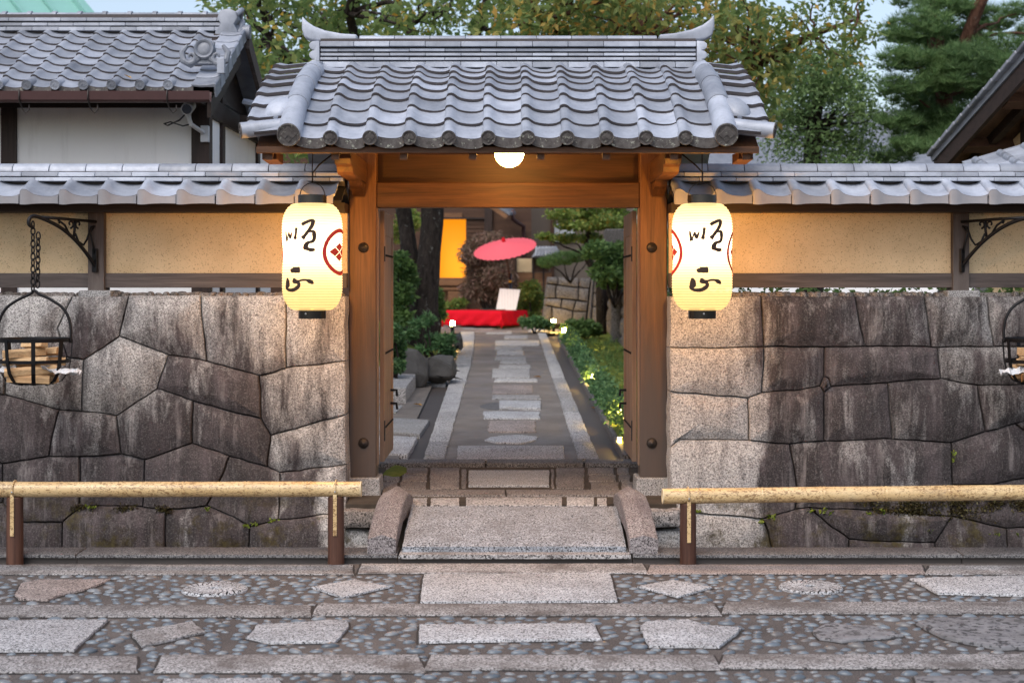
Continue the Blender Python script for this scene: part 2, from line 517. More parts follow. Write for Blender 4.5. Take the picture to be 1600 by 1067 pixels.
M_OLDIRON = m_plain('aged_iron_fitting', (0.055, 0.048, 0.045), 0.5, 0.7, var=0.4, nscale=40, bump=0.2)
M_COPPERPIPE = m_plain('brown_gutter_metal', (0.075, 0.036, 0.036), 0.4, 0.3, var=0.15)
M_STEEL = m_plain('galvanised_steel', (0.5, 0.52, 0.55), 0.35, 0.9, var=0.2)
M_CAMW = m_plain('camera_housing', (0.55, 0.56, 0.58), 0.4, var=0.06)
M_CAMD = m_plain('camera_dark', (0.03, 0.032, 0.04), 0.15, var=0.1)
M_WIRE = m_plain('brown_wire', (0.03, 0.018, 0.012), 0.5)
M_LACQ = m_plain('black_lacquer', (0.010, 0.009, 0.009), 0.18, var=0.2, spec=0.6)
M_INK = m_plain('brush_ink', (0.032, 0.014, 0.007), 0.8, var=0.3)
M_REDINK = m_plain('red_ink', (0.55, 0.03, 0.02), 0.8, var=0.1)
M_NEWSP = m_plain('crumpled_newspaper', (0.55, 0.56, 0.58), 0.8, var=0.35, nscale=60)
M_COPPERROOF = m_plain('green_copper_roof', (0.20, 0.42, 0.36), 0.5, var=0.08, nscale=2)
M_SOFFIT = m_wood('soffit_wood', (0.10, 0.055, 0.035), (0.19, 0.11, 0.07), 'y')
def _soil():
    m = NT('dark_earth')
    p = m.pos()
    c = m.ramp(m.noise(p, 3, 6, 0.7), [(0.3, (0.035, 0.028, 0.022)), (0.7, (0.085, 0.070, 0.055))])
    m.bump(m.noise(p, 40, 4, 0.7), 0.5, 0.01)
    return m.set(c, 0.9, 0, 0.2)
M_SOIL = _soil()
def _moss():
    m = NT('moss')
    p = m.pos()
    c = m.ramp(m.noise(p, 4, 6, 0.7), [(0.3, (0.07, 0.09, 0.02)), (0.55, (0.12, 0.155, 0.03)), (0.75, (0.20, 0.21, 0.05))])
    m.bump(m.noise(p, 120, 3, 0.7), 0.9, 0.012)
    return m.set(c, 0.95, 0, 0.1)
M_MOSS = _moss()
def _pathbed():
    m = NT('path_bed_earth')
    p = m.pos()
    c = m.ramp(m.noise(p, 1.8, 6, 0.65), [(0.3, (0.105, 0.088, 0.075)), (0.55, (0.155, 0.132, 0.115)), (0.75, (0.21, 0.18, 0.155))])
    c = m.mix(m.mapr(m.noise(p, 90, 3, 0.6), 0.5, 0.7, 0, 0.4), c, (0.27, 0.24, 0.21))
    m.bump(m.noise(p, 80, 4, 0.7), 0.4, 0.006)
    return m.set(c, m.mapr(m.noise(p, 1.3, 4), 0.35, 0.65, 0.45, 0.8), 0, 0.4)
M_PATH = _pathbed()
M_GUTTER = m_plain('damp_gutter_earth', (0.055, 0.043, 0.037), 0.6, var=0.3, nscale=6, bump=0.3)
M_BARK = None
def m_bark(name, a, b):
    m = NT(name)
    p = m.pos((1, 1, 0.3))
    n = m.noise(p, 14, 6, 0.7, 0.8)
    c = m.ramp(n, [(0.35, a), (0.65, b)])
    lich = m.mapr(m.noise(m.pos(), 7, 5, 0.78), 0.60, 0.68, 0, 0.7)
    c = m.mix(lich, c, (0.30, 0.30, 0.28))
    m.bump(n, 1.0, 0.05)
    return m.set(c, 0.9, 0, 0.2)
M_BARK = m_bark('dark_bark', (0.016, 0.012, 0.011), (0.065, 0.050, 0.043))
M_BARKR = m_bark('reddish_bark', (0.05, 0.022, 0.014), (0.15, 0.075, 0.05))
M_CHERRY = m_leaf('cherry_leaf', [(0.0, (0.12, 0.20, 0.065)), (0.45, (0.21, 0.30, 0.10)), (0.82, (0.30, 0.37, 0.13)), (0.93, (0.42, 0.43, 0.13)), (0.965, (0.66, 0.44, 0.08)), (1.0, (0.80, 0.38, 0.06))], trans=0.62, nv=0.05)
M_CHERRYO = m_leaf('autumn_cherry_leaf', [(0.0, (0.13, 0.21, 0.065)), (0.45, (0.23, 0.31, 0.10)), (0.75, (0.37, 0.38, 0.12)), (0.89, (0.58, 0.45, 0.12)), (1.0, (0.76, 0.40, 0.11))], trans=0.55, nv=0.1)
M_BROAD = m_leaf('evergreen_leaf', [(0.0, (0.10, 0.18, 0.06)), (0.5, (0.18, 0.29, 0.10)), (1.0, (0.30, 0.42, 0.17))], trans=0.35)
M_PINE = m_leaf('pine_needle', [(0.0, (0.085, 0.165, 0.06)), (0.5, (0.155, 0.265, 0.095)), (1.0, (0.26, 0.38, 0.15))], trans=0.45)
M_MAPLE = m_leaf('green_maple_leaf', [(0.0, (0.13, 0.21, 0.045)), (0.5, (0.23, 0.32, 0.07)), (0.9, (0.34, 0.38, 0.10)), (1.0, (0.48, 0.34, 0.06))], trans=0.45)
M_REDMAPLE = m_leaf('bronze_maple_leaf', [(0.0, (0.13, 0.10, 0.06)), (0.5, (0.23, 0.155, 0.11)), (1.0, (0.34, 0.20, 0.16))], trans=0.35)
M_SHRUB = m_leaf('shrub_leaf', [(0.0, (0.07, 0.14, 0.045)), (0.5, (0.14, 0.24, 0.07)), (1.0, (0.23, 0.35, 0.11))], trans=0.45)
M_COVER = m_leaf('ground_cover_leaf', [(0.0, (0.05, 0.12, 0.045)), (0.5, (0.10, 0.21, 0.08)), (1.0, (0.18, 0.30, 0.12))], trans=0.35)
M_WEED = m_leaf('weed_leaf', [(0.0, (0.10, 0.16, 0.02)), (1.0, (0.25, 0.30, 0.04))], trans=0.3)
M_FALLEN = m_plain('fallen_yellow_leaf', (0.60, 0.30, 0.03), 0.7)
M_RED = m_plain('red_felt', (0.56, 0.008, 0.02), 0.95, var=0.12, nscale=4, spec=0.1)
M_PARASOL = m_plain('pink_red_paper', (0.74, 0.10, 0.125), 0.6, var=0.06, nscale=3)
M_BOARD = None
def _board():
    m = NT('notice_board_paper')
    p = m.pos(obj=True)
    s = m.sep(p)
    w = m.n('ShaderNodeTexWave'); w.wave_type = 'BANDS'; w.bands_direction = 'X'
    m.l(p, w.inputs['Vector']); w.inputs['Scale'].default_value = 4.5
    k = m.math('MULTIPLY', m.mapr(w.outputs['Fac'], 0.72, 0.85), m.mapr(m.noise(p, 70, 3), 0.48, 0.55))
    c = m.mix(m.math('MULTIPLY', k, 0.6), (0.72, 0.66, 0.65), (0.40, 0.34, 0.34))
    return m.set(c, 0.7)
M_BOARD = _board()
M_GREYWALL = m_plain('grey_brown_wall', (0.13, 0.105, 0.085), 0.9, var=0.1, nscale=2)
M_PALEW = m_plain('pale_window', (0.42, 0.44, 0.46), 0.5, var=0.1, nscale=3)
M_COLDTILE = m_tile('blue_grey_tile', 0.55)

LAMP_W = (1.0, 0.60, 0.19)
M_GLOBE = m_emit('lit_globe', (1.0, 0.47, 0.11), 75.0)
M_GLAMP = m_emit('lit_garden_lamp', (1.0, 0.60, 0.15), 280.0)
M_AMBER = m_emit('lit_amber_doorway', (1.0, 0.33, 0.008), 0.62)
def _paper():
    m = NT('lit_lantern_paper')
    p = m.pos(obj=True)
    z = m.sep(p)[2]
    hot = m.mapr(m.math('ABSOLUTE', m.math('SUBTRACT', z, 0.09)), 0.02, 0.47, 1.0, 0.0)
    hot = m.math('POWER', hot, 2.0)
    n = m.math('SUBTRACT', m.noise(p, 16, 3), 0.5)
    # bamboo hoops show through the paper as thin darker lines
    fr = m.math('FRACT', m.math('MULTIPLY', z, 54.0))
    hoop = m.mapr(m.math('ABSOLUTE', m.math('SUBTRACT', fr, 0.5)), 0.36, 0.46)
    st = m.math('ADD', m.math('MULTIPLY', hot, 1.9), 0.92)
    st = m.math('MULTIPLY', st, m.math('SUBTRACT', 1.0, m.math('MULTIPLY', hoop, 0.55)))
    st = m.math('MULTIPLY', st, m.math('ADD', 1.0, m.math('MULTIPLY', n, 0.22)))
    col = m.mix(hot, (1.0, 0.64, 0.23), (1.0, 0.84, 0.56))
    m.set((0.05, 0.04, 0.025), 0.9, 0, 0.1)
    m.l(col, m.b.inputs['Emission Color']); m.l(m.math('MULTIPLY', st, LANTERN_GAIN), m.b.inputs['Emission Strength'])
    tb = m.n('ShaderNodeBsdfTransparent'); mx = m.n('ShaderNodeMixShader'); mx.inputs[0].default_value = 0.35     # thin paper lets part of the bulb's light through
    m.l(m.b.outputs[0], mx.inputs[1]); m.l(tb.outputs[0], mx.inputs[2]); m.l(mx.outputs[0], m.t.nodes['Material Output'].inputs['Surface'])
    return m.mat
LANTERN_GAIN = 1.0
M_PAPER = _paper()
# ================================================================== setting: ground, street, ditch, path
def nz(u, v, k, s=0.0):
    return mnoise.noise(Vector((u * k + s, v * k - s, s * 1.7)))

def outline(poly, seg, wob, wk):
    pts = []
    n = len(poly)
    for i in range(n):
        a, b = Vector(poly[i]), Vector(poly[(i + 1) % n])
        m = max(1, int(round((b - a).length / seg)))
        for k in range(m):
            pts.append(a.lerp(b, k / m))
    if wob:
        pts = [Vector((p.x + wob * (nz(p.x, p.y, wk, 3.1) + 0.5 * nz(p.x, p.y, wk * 3, 1.1)), p.y + wob * (nz(p.x, p.y, wk, 9.7) + 0.5 * nz(p.x, p.y, wk * 3, 5.3)))) for p in pts]
    ar = sum(pts[i].x * pts[(i + 1) % len(pts)].y - pts[(i + 1) % len(pts)].x * pts[i].y for i in range(len(pts)))
    if ar < 0: pts.reverse()
    return pts
def inset(pts, d):
    n = len(pts)
    out = []
    for i in range(n):
        e1 = (pts[i] - pts[i - 1]); e2 = (pts[(i + 1) % n] - pts[i])
        if e1.length < 1e-6: e1 = e2
        if e2.length < 1e-6: e2 = e1
        n1 = Vector((-e1.y, e1.x)).normalized(); n2 = Vector((-e2.y, e2.x)).normalized()
        m = n1 + n2
        if m.length < 1e-4: m = n1
        m.normalize()
        c = max(0.45, m.dot(n1))
        out.append(pts[i] + m * (d / c))
    return out

def stone(name, poly, mp, mat, parent, gap=0.004, depth=0.1, rnd=0.015, bulge=0.0, seg=0.06, wob=0.006, wk=9.0, hh=0.0, flat=False):
    """one cut stone: outline poly in a plane, mp(u, v, h) -> world, h = height out of the plane"""
    pts = outline(poly, seg, wob, wk)
    c = sum((p for p in pts), Vector((0, 0))) / len(pts)
    mb = MB()
    rings = [(gap, -depth), (gap, hh - rnd), (gap + rnd * 0.28, hh - rnd * 0.28), (gap + rnd, hh)]
    vs = []
    for d, h in rings:
        for q in inset(pts, d):
            vs.append(mp(q.x, q.y, h))
    n = len(pts)
    last = inset(pts, gap + rnd)
    nr = len(rings)
    if not flat:
        for s_, b in ((0.8, 0.45), (0.5, 0.85), (0.2, 1.0)):
            for q in last:
                p = c + (q - c) * s_
                vs.append(mp(p.x, p.y, hh + bulge * b + 0.35 * rnd * nz(p.x, p.y, 11, 2.2)))
            nr += 1
    fs = []
    for i in range(nr - 1):
        for k in range(n):
            k2 = (k + 1) % n
            fs.append((i * n + k, i * n + k2, (i + 1) * n + k2, (i + 1) * n + k))
    fs.append(tuple((nr - 1) * n + k for k in range(n)))
    mb.add(vs, fs)
    return mb.build(name, mat, parent, smooth=True)

# ---- one terrain sheet reaching the horizon
ys = [(-90, -0.03), (10.2, -0.03), (10.205, -0.5), (11.6, -0.5), (11.605, 0.16), (13, 0.24), (20, zp(20) - 0.07), (30, zp(30) - 0.07), (45, zp(45) - 0.07), (90, zp(60)), (700, zp(70))]
mb = MB()
vs = [(x, y, z) for y, z in ys for x in (-400, 400)]
mb.add(vs, [(2 * i, 2 * i + 1, 2 * i + 3, 2 * i + 2) for i in range(len(ys) - 1)])
struct(mb.build('ground', M_SOIL))

# ---- street: pebbles in mortar between bands of granite
street = struct(MB().add([(-14, 2.5, 0), (14, 2.5, 0), (14, 9.93, 0), (-14, 9.93, 0)], [(0, 1, 2, 3)]).build('street', M_MORTAR))
def mpg(z0):
    return lambda u, v, h: (u, v, z0 + h)
SOLID = []
JOINTS = []
def street_stone(name, pxs, mat, h=0.012, **k):
    poly = [gx(a, b) for a, b in pxs]
    SOLID.append(poly)
    JOINTS.append(poly)
    return stone(name, poly, mpg(0), mat, street, gap=0.0, depth=0.03, rnd=k.pop('rnd', 0.008), hh=h, flat=k.pop('flat', True), seg=0.05, wob=k.pop('wob', 0.008), wk=7, **k)
def c4(pts): return [(x / 2, 840 + y / 2) for x, y in pts]
def c5(pts): return [(800 + x / 2, 840 + y / 2) for x, y in pts]
# bands
for a, b, y0, y1, mt in ((-560, -110, 884, 899, M_STRIP), (-107, 552, 884, 899, M_STRIP), (562, 1008, 882, 897, M_STRIP), (1012, 1444, 884, 898, M_PINK), (1449, 1860, 885, 899, M_STRIP), (1864, 2200, 885, 899, M_STRIP),
                     (-560, -6, 948, 965, M_STRIP), (-2, 487, 947, 965, M_STRIP), (493, 1122, 945, 963, M_STRIP), (1131, 1762, 942, 960, M_STRIP), (1768, 2300, 942, 960, M_STRIP),
                     (-520, 214, 1027, 1052, M_STRIP), (246, 659, 1025, 1052, M_STRIP), (667, 1121, 1025, 1048, M_STRIP), (1126, 1720, 1024, 1046, M_STRIP), (1727, 2200, 1024, 1046, M_STRIP)):
    sk = (y1 - y0) * 0.25
    street_stone('granite_band', [(a + sk, y0), (b - sk, y0), (b + sk, y1), (a - sk, y1)] if a > -1 else [(a, y0), (b, y0), (b, y1), (a, y1)], mt, 0.011)
# set stones
street_stone('paving_stone', c4([(48, 178), (68, 148), (115, 138), (345, 135), (275, 165), (185, 185), (150, 200), (60, 196)]), M_PINK, 0.016, wob=0.012)
street_stone('paving_stone', c4([(975, 160), (1108, 135), (1218, 158), (1072, 192)]), M_SLAB, 0.016)
street_stone('paving_stone', [(662, 900), (953, 899), (966, 942), (657, 944)], M_SLAB, 0.018)
street_stone('paving_stone', c5([(393, 157), (505, 137), (625, 160), (520, 190)]), M_SLAB, 0.016)
street_stone('paving_stone', c5([(1240, 133), (1700, 122), (1760, 190), (1330, 180), (1290, 157)]), M_SLAB, 0.018, wob=0.012)
street_stone('paving_stone', c4([(-190, 268), (338, 263), (232, 358), (-260, 362)]), M_SLAB, 0.018)
street_stone('paving_stone', c4([(410, 302), (600, 268), (642, 300), (440, 346)]), M_STRIP, 0.016, wob=0.014)
street_stone('paving_stone', c4([(768, 318), (800, 280), (1020, 264), (1088, 268), (1084, 292), (1045, 333), (850, 334)]), M_SLAB, 0.017, wob=0.014)
street_stone('paving_stone', [(655, 979), (928, 977), (941, 1002), (655, 1006)], M_SLAB, 0.017)
street_stone('paving_stone', c5([(397, 282), (420, 268), (550, 262), (600, 280), (722, 290), (645, 348), (430, 346)]), M_SLAB, 0.018, wob=0.014)
street_stone('paving_stone', c5([(945, 297), (990, 270), (1060, 280), (1130, 282), (1222, 312), (1100, 324), (1040, 331), (960, 320)]), M_SLATE, 0.016, wob=0.018, flat=False)
street_stone('paving_stone', c5([(1258, 272), (1330, 258), (1680, 262), (1720, 352), (1520, 352), (1420, 336), (1350, 318)]), M_SLATE, 0.022, wob=0.02, flat=False)
street_stone('paving_stone', [(255, 1064), (432, 1063), (470, 1110), (240, 1110)], M_SLAB, 0.016)
street_stone('paving_stone', [(1428, 1060), (1720, 1057), (1760, 1110), (1440, 1110)], M_SLATE, 0.016)
street_stone('paving_stone', [(640, 1078), (990, 1078), (1000, 1120), (630, 1120)], M_SLAB, 0.016)
# millstones with carved radial grooves and an eye
def millstone(px, py, r):
    cx, cy = gx(px, py)
    SOLID.append([(cx + r * math.cos(a * 0.3), cy + r * math.sin(a * 0.3)) for a in range(21)])
    mb = MB()
    n = 192
    vs, fs = [], []
    radii = [r * 1.0, r * 0.985, r * 0.95, r * 0.6, r * 0.2, r * 0.15]
    for j, q in enumerate(radii):
        for k in range(n):
            a = 2 * math.pi * k / n
            wobr = q * (1 + 0.02 * math.sin(3 * a + px))
            tw = a + (1 - q / r) * 0.9
            h = (-0.03, 0.008, 0.017, 0.017, 0.017, -0.01)[j]
            if j in (2, 3) and (k % 8) == 0: h -= 0.016
            vs.append((cx + wobr * math.cos(tw), cy + wobr * math.sin(tw), h))
    for j in range(5):
        for k in range(n):
            k2 = (k + 1) % n
            fs.append((j * n + k, j * n + k2, (j + 1) * n + k2, (j + 1) * n + k))
    fs.append(tuple(5 * n + k for k in range(n)))
    mb.add(vs, fs)
    for q in range(len(fs)):
        if q // n == 2 and (q % n) % 8 in (0, 7): mb.m[q] = 1
    mb.build('millstone', [M_SLAB, M_JOINT], street)
millstone(336, 922, 0.20)
millstone(1267, 919, 0.195)

# flat dark rings round the set stones: joint dirt and shade put into colour
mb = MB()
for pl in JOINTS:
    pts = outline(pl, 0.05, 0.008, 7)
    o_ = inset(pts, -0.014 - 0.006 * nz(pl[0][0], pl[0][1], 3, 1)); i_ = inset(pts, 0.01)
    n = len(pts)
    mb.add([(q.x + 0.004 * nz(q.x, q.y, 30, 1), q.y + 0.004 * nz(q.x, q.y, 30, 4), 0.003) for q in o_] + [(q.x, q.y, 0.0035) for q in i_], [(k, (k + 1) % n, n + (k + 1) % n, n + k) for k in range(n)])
mb.build('joint_shade', M_JOINT, street)['kind'] = 'stuff'
# pebbles: the 300 nearest in view are pieces of their own, the rest one part
def inside(poly, x, y, m=0.0):
    c = False
    n = len(poly)
    for i in range(n):
        x1, y1 = poly[i]; x2, y2 = poly[(i + 1) % n]
        if (y1 > y) != (y2 > y) and x < (x2 - x1) * (y - y1) / (y2 - y1) + x1: c = not c
    if c or not m: return c
    for i in range(n):
        a = Vector(poly[i]); b = Vector(poly[(i + 1) % n]); p = Vector((x, y))
        t = max(0, min(1, (p - a).dot(b - a) / max(1e-9, (b - a).length_squared)))
        if (a + (b - a) * t - p).length < m: return True
    return False
def pebble_mesh(k):
    bm = bmesh.new()
    bmesh.ops.create_icosphere(bm, subdivisions=2, radius=1.0)
    for v in bm.verts:
        d = 1 + 0.16 * mnoise.noise(v.co * 1.3 + Vector((k * 5.1, 0, k)))
        v.co = Vector((v.co.x * d, v.co.y * d * 0.60, v.co.z * 0.45))
    for f in bm.faces: f.smooth = True
    me = bpy.data.meshes.new('pebble'); bm.to_mesh(me); bm.free()
    me.materials.append(M_PEBBLE)
    return me
PEB = [pebble_mesh(k) for k in range(8)]
spots = []
grid = {}
tries = 0
while tries < 60000 and len(spots) < 4200:
    tries += 1
    y = rng.uniform(5.6, 9.5); x = rng.uniform(-5.2, 5.2)
    r = rng.uniform(0.023, 0.050)
    gk = (int(x / 0.1), int(y / 0.1))
    ok = True
    for i in (-1, 0, 1):
        for j in (-1, 0, 1):
            for (qx, qy, qr) in grid.get((gk[0] + i, gk[1] + j), ()):
                if math.hypot(qx - x, (qy - y) * 1.25) < (r + qr) * 1.12: ok = False
    if not ok: continue
    if any(inside(s, x, y, r * 0.8) for s in SOLID): continue
    grid.setdefault(gk, []).append((x, y, r))
    spots.append((x, y, r))
def inview(x, y):
    px = 800 + x * FPX / y; py = HOR + EYE * FPX / y
    return 0 <= px <= 1600 and py <= 1066
near = sorted([s for s in spots if inview(s[0], s[1])], key=lambda s: s[1] - s[2] * 8)[:300]
nearset = set(near)
for x, y, r in near:
    link('pebble', PEB[rng.randrange(8)], street, (x, y, -0.002 + rng.uniform(-.003, .003)), (rng.uniform(-.15, .15), rng.uniform(-.15, .15), rng.uniform(-0.6, 0.6) + (math.pi if rng.random() < .5 else 0)), (r, r, r))
base = [(np.array([v.co for v in me.vertices]), [tuple(p.vertices) for p in me.polygons]) for me in PEB]
vs, fs = [], []
for x, y, r in spots:
    if (x, y, r) in nearset: continue
    a = rng.uniform(-0.6, 0.6)
    bv, bf = base[rng.randrange(8)]
    ca, sa = math.cos(a), math.sin(a)
    o = len(vs)
    q = bv * r
    vs += [(x + ca * p[0] - sa * p[1], y + sa * p[0] + ca * p[1], p[2] - 0.003) for p in q]
    fs += [tuple(i + o for i in f) for f in bf]
o = MB(); o.v, o.f, o.m = vs, fs, [0] * len(fs)
o = o.build('pebbles', M_PEBBLE, street, smooth='all')
o['kind'] = 'stuff'

# ---- kerb along the ditch
kerb = struct(MB().box(-14, 14, 10.0, 10.12, -0.5, -0.06).build('kerb', M_JOINT))
xs = [-14, -9.2, -5.4, -2.9, -0.76]
for a, b in list(zip(xs, xs[1:])) + [(0.80, 3.0), (3.0, 6.2), (6.2, 10), (10, 14)]:
    stone('kerb_stone', [(a, 9.905), (b, 9.905), (b, 10.2), (a, 10.2)], mpg(0.062), M_KERB, kerb, gap=0.003, depth=0.022, rnd=0.01, seg=0.12, wob=0.008, flat=True)
    stone('kerb_riser', [(a, 9.935), (b, 9.94), (b, 10.19), (a, 10.19)], mpg(0.037), M_GUTTER, kerb, gap=0.003, depth=0.5, rnd=0.008, seg=0.12, wob=0.006, flat=True)
stone('kerb_riser', [(-0.76, 9.93), (0.80, 9.93), (0.80, 10.18), (-0.76, 10.18)], mpg(0.037), M_GUTTER, kerb, gap=0.003, depth=0.5, rnd=0.008, seg=0.12, wob=0.006, flat=True)
# ---- ditch floor
struct(MB().box(-14, 14, 10.2, 11.5, -0.6, -0.42).build('ditch', M_JOINT))

# ---- stone footbridge over the ditch
bridge = thing('stone_bridge', 'short speckled granite footbridge over the ditch with two low arched side rails', 'footbridge', (0.0, 10.6, 0.0))
mb = MB()
nx, ny = 24, 22
vs, fs = [], []
Y0, Y1 = 9.985, 10.96
def slabz(t): return 0.112 + 0.125 * t + 0.02 * math.sin(math.pi * t)
def sgrid(x0, x1, dz, crack):
    for j in range(ny + 1):
        t = j / ny
        for i in range(nx + 1):
            u = i / nx
            x = x0 + (x1 - x0) * u
            y = Y0 + (Y1 - Y0) * t
            e = 0.010 if i in (0, nx) or j in (0, ny) else 0.0
            vs.append((x + 0.006 * nz(x, y, 8, 1), y + (0.008 * nz(x, y, 6, 4) if j in (0, ny) else 0), slabz(t) - e + 0.003 * nz(x, y, 5, 7) - dz))
sgrid(-0.735, 0.765, 0, True)
N1 = len(vs)
sgrid(-0.735, 0.765, 0.085, False)
w = nx + 1
for j in range(ny):
    for i in range(nx):
        a = j * w + i
        fs.append((a, a + 1, a + w + 1, a + w)); fs.append((N1 + a, N1 + a + w, N1 + a + w + 1, N1 + a + 1))
for i in range(nx):
    fs.append((i, N1 + i, N1 + i + 1, i + 1)); a = ny * w + i; fs.append((a, a + 1, N1 + a + 1, N1 + a))
for j in range(ny):
    a = j * w; fs.append((a, a + w, N1 + a + w, N1 + a)); a = j * w + nx; fs.append((a, N1 + a, N1 + a + w, a + w))
mb.add(vs, fs).build('slab', M_BRIDGE, bridge, smooth=True)
stone('front_strip', [(-0.755, 9.89), (0.79, 9.89), (0.79, 10.16), (-0.755, 10.16)], mpg(0.066), M_STRIP, bridge, gap=0.002, depth=0.03, rnd=0.01, seg=0.1, wob=0.005, flat=True)
for sgn, xa, xb, xr in ((-1, -0.965, -0.775, 0.03), (1, 0.785, 0.975, -0.025)):
    mb = MB()
    sec = [(0, 0), (1, 0), (1, 0.74), (0.96, 0.79), (0.5, 1.0), (0.04, 0.79), (0, 0.74)]
    vs = []
    NT_ = 20
    for j in range(NT_ + 1):
        t = j / NT_
        y = 9.95 + 1.25 * t
        zt = 0.185 + 0.20 * math.sin(math.pi * min(1, t * 0.94) * 0.78 + 0.0) ** 1.0
        zb = 0.062 + 0.13 * math.sin(math.pi * t)
        for (u, h) in sec:
            x = xa + (xb - xa) * u + xr * t
            zz = zb + (zt - zb) * h
            vs.append((x + 0.004 * nz(zz * 3, y, 7, 2), y + (0.006 * nz(x, zz, 9, 3) if j in (0, NT_) else 0), zz + 0.004 * nz(x, y, 9, 5)))
    n = len(sec)
    fs = []
    for j in range(NT_):
        for k in range(n):
            k2 = (k + 1) % n
            fs.append((j * n + k, j * n + k2, (j + 1) * n + k2, (j + 1) * n + k))
    fs.append(tuple(range(n - 1, -1, -1))); fs.append(tuple(NT_ * n + k for k in range(n)))
    mb.add(vs, fs).build('arched_rail', M_ARCH, bridge)

# ---- floor under the gate
def zf(y): return 0.23 + 0.042 * (y - 11.3)
def gf(px, py):
    d = (EYE - 0.23 + 0.042 * 11.3) / ((py - HOR) / FPX + 0.042)
    return ((px - 800) * d / FPX, d)
floor = struct(MB().add([(-1.24, 11.14, zf(11.14) - 0.007), (1.23, 11.14, zf(11.14) - 0.007), (1.23, 13.06, zf(13.06) - 0.007), (-1.24, 13.06, zf(13.06) - 0.007),
                         (-1.24, 11.14, -0.5), (1.23, 11.14, -0.5)], [(0, 1, 2, 3), (0, 4, 5, 1)]).build('gate_floor', M_SOIL))
def mpf(u, v, h): return (u, v, zf(v) + h)
def floor_stone(name, rect, mat, hh=0.0, flat=True):
    x0, x1, y0, y1 = rect
    stone(name, [gf(x0, y1), gf(x1, y1), gf(x1, y0), gf(x0, y0)], mpf, mat, floor, gap=0.006, depth=0.05, rnd=0.008, seg=0.07, wob=0.008, hh=hh, flat=flat)
for r_ in ((640, 668, 777, 789), (671, 719, 777, 789), (727, 879, 776, 789), (884, 929, 776, 789), (931, 950, 777, 789)):
    floor_stone('floor_stone', r_, M_PATHST, 0.0)
for r_ in ((596, 790, 766.5, 775), (790, 994, 766.5, 775)):
    floor_stone('floor_strip', r_, M_FLOORST, 0.012)
floor_stone('floor_slab', (731, 859, 736, 760), M_FOOT, 0.012)
for r_ in ((671, 719, 731, 764), (868, 914, 731, 763), (630, 669, 731, 741), (627, 668, 742, 752), (624, 667, 753, 765), (599, 625, 742, 752), (596, 622, 753, 765), (602, 628, 731, 741),
           (917, 960, 731, 741), (919, 964, 742, 752), (922, 968, 753, 765), (966, 986, 742, 752), (970, 990, 753, 765), (963, 984, 731, 741), (720, 730, 733, 762), (860, 867, 733, 762)):
    floor_stone('floor_stone', r_, M_FLOORST, 0.004)
for r_ in ((588, 759, 722, 729), (760, 913, 722, 729), (914, 1000, 722, 729)):
    floor_stone('sill_stone', r_, M_KERB, 0.03)
# abutment blocks beside the bridge
for sx, x0, x1 in ((-1, -1.262, -0.955), (1, 0.945, 1.255)):
    stone('abutment_block', [(x0, 0.045), (x1, 0.06), (x1 + 0.0, 0.195), (x0 + 0.01, 0.19)], lambda u, v, h: (u, 11.02 - h, v), M_FLOORST if sx < 0 else M_STRIP, floor, gap=0.006, depth=0.2, rnd=0.025, seg=0.05, wob=0.008, bulge=0.004)
    stone('abutment_block', [(x0 + 0.02, -0.42), (x1 + 0.03, -0.42), (x1 + 0.02, 0.05), (x0 + 0.015, 0.035)], lambda u, v, h: (u, 11.07 - h, v), M_WALLL, floor, gap=0.006, depth=0.2, rnd=0.03, seg=0.06, wob=0.012, bulge=0.01)
mcx, mcy = gf(618, 737)
vs = [(mcx, mcy, zf(mcy) + 0.03)]
for q in (0.4, 0.75, 1.0):
    for k in range(24):
        a = 2 * math.pi * k / 24
        rr_ = q * (1 + 0.25 * nz(math.cos(a), math.sin(a), 1.7, 4))
        y = mcy + 0.30 * rr_ * math.sin(a)
        vs.append((mcx + 0.095 * rr_ * math.cos(a), y, zf(y) + (0.026, 0.016, 0.0)[(0.4, 0.75, 1.0).index(q)]))
fs = [(0, 1 + k, 1 + (k + 1) % 24) for k in range(24)]
for r_ in range(2):
    fs += [(1 + r_ * 24 + k, 1 + (r_ + 1) * 24 + k, 1 + (r_ + 1) * 24 + (k + 1) % 24, 1 + r_ * 24 + (k + 1) % 24) for k in range(24)]
MB().add(vs, fs).build('moss_patch', M_MOSS, floor, smooth='all')['kind'] = 'stuff'

# ---- garden path
def mpp(u, v, h): return (u, v, zp(v) + h)
def sheet(name, mat, x0, x1, y0, y1, dz, kx=10, ky=30, parent=None, amp=0.0):
    vs, fs = [], []
    for j in range(ky + 1):
        y = y0 + (y1 - y0) * j / ky
        a = x0(y) if callable(x0) else x0; b = x1(y) if callable(x1) else x1
        for i in range(kx + 1):
            x = a + (b - a) * i / kx
            vs.append((x, y, zp(y) + dz + (amp * nz(x, y, 1.3, 2) if amp else 0)))
    for j in range(ky):
        for i in range(kx):
            q = j * (kx + 1) + i
            fs.append((q, q + 1, q + kx + 2, q + kx + 1))
    return MB().add(vs, fs).build(name, mat, parent, smooth='all')
def lk(y): return -0.785 - 0.012 * max(0, y - 13) + (-0.004 * max(0, y - 24) ** 1.5)      # outer edge of the left kerb
def lki(y): return -0.59 - 0.0065 * max(0, y - 13) + (-0.004 * max(0, y - 24) ** 1.5)
def rki(y): return 0.578
def rk(y): return 0.768
path = struct(sheet('garden_path', M_PATH, lambda y: lk(y) + 0.02, lambda y: rk(y) - 0.02, 13.07, 34, 0.0))
struct(sheet('forecourt', M_PATH, lambda y: -3.2, lambda y: 3.6, 33.6, 40, 0.004))
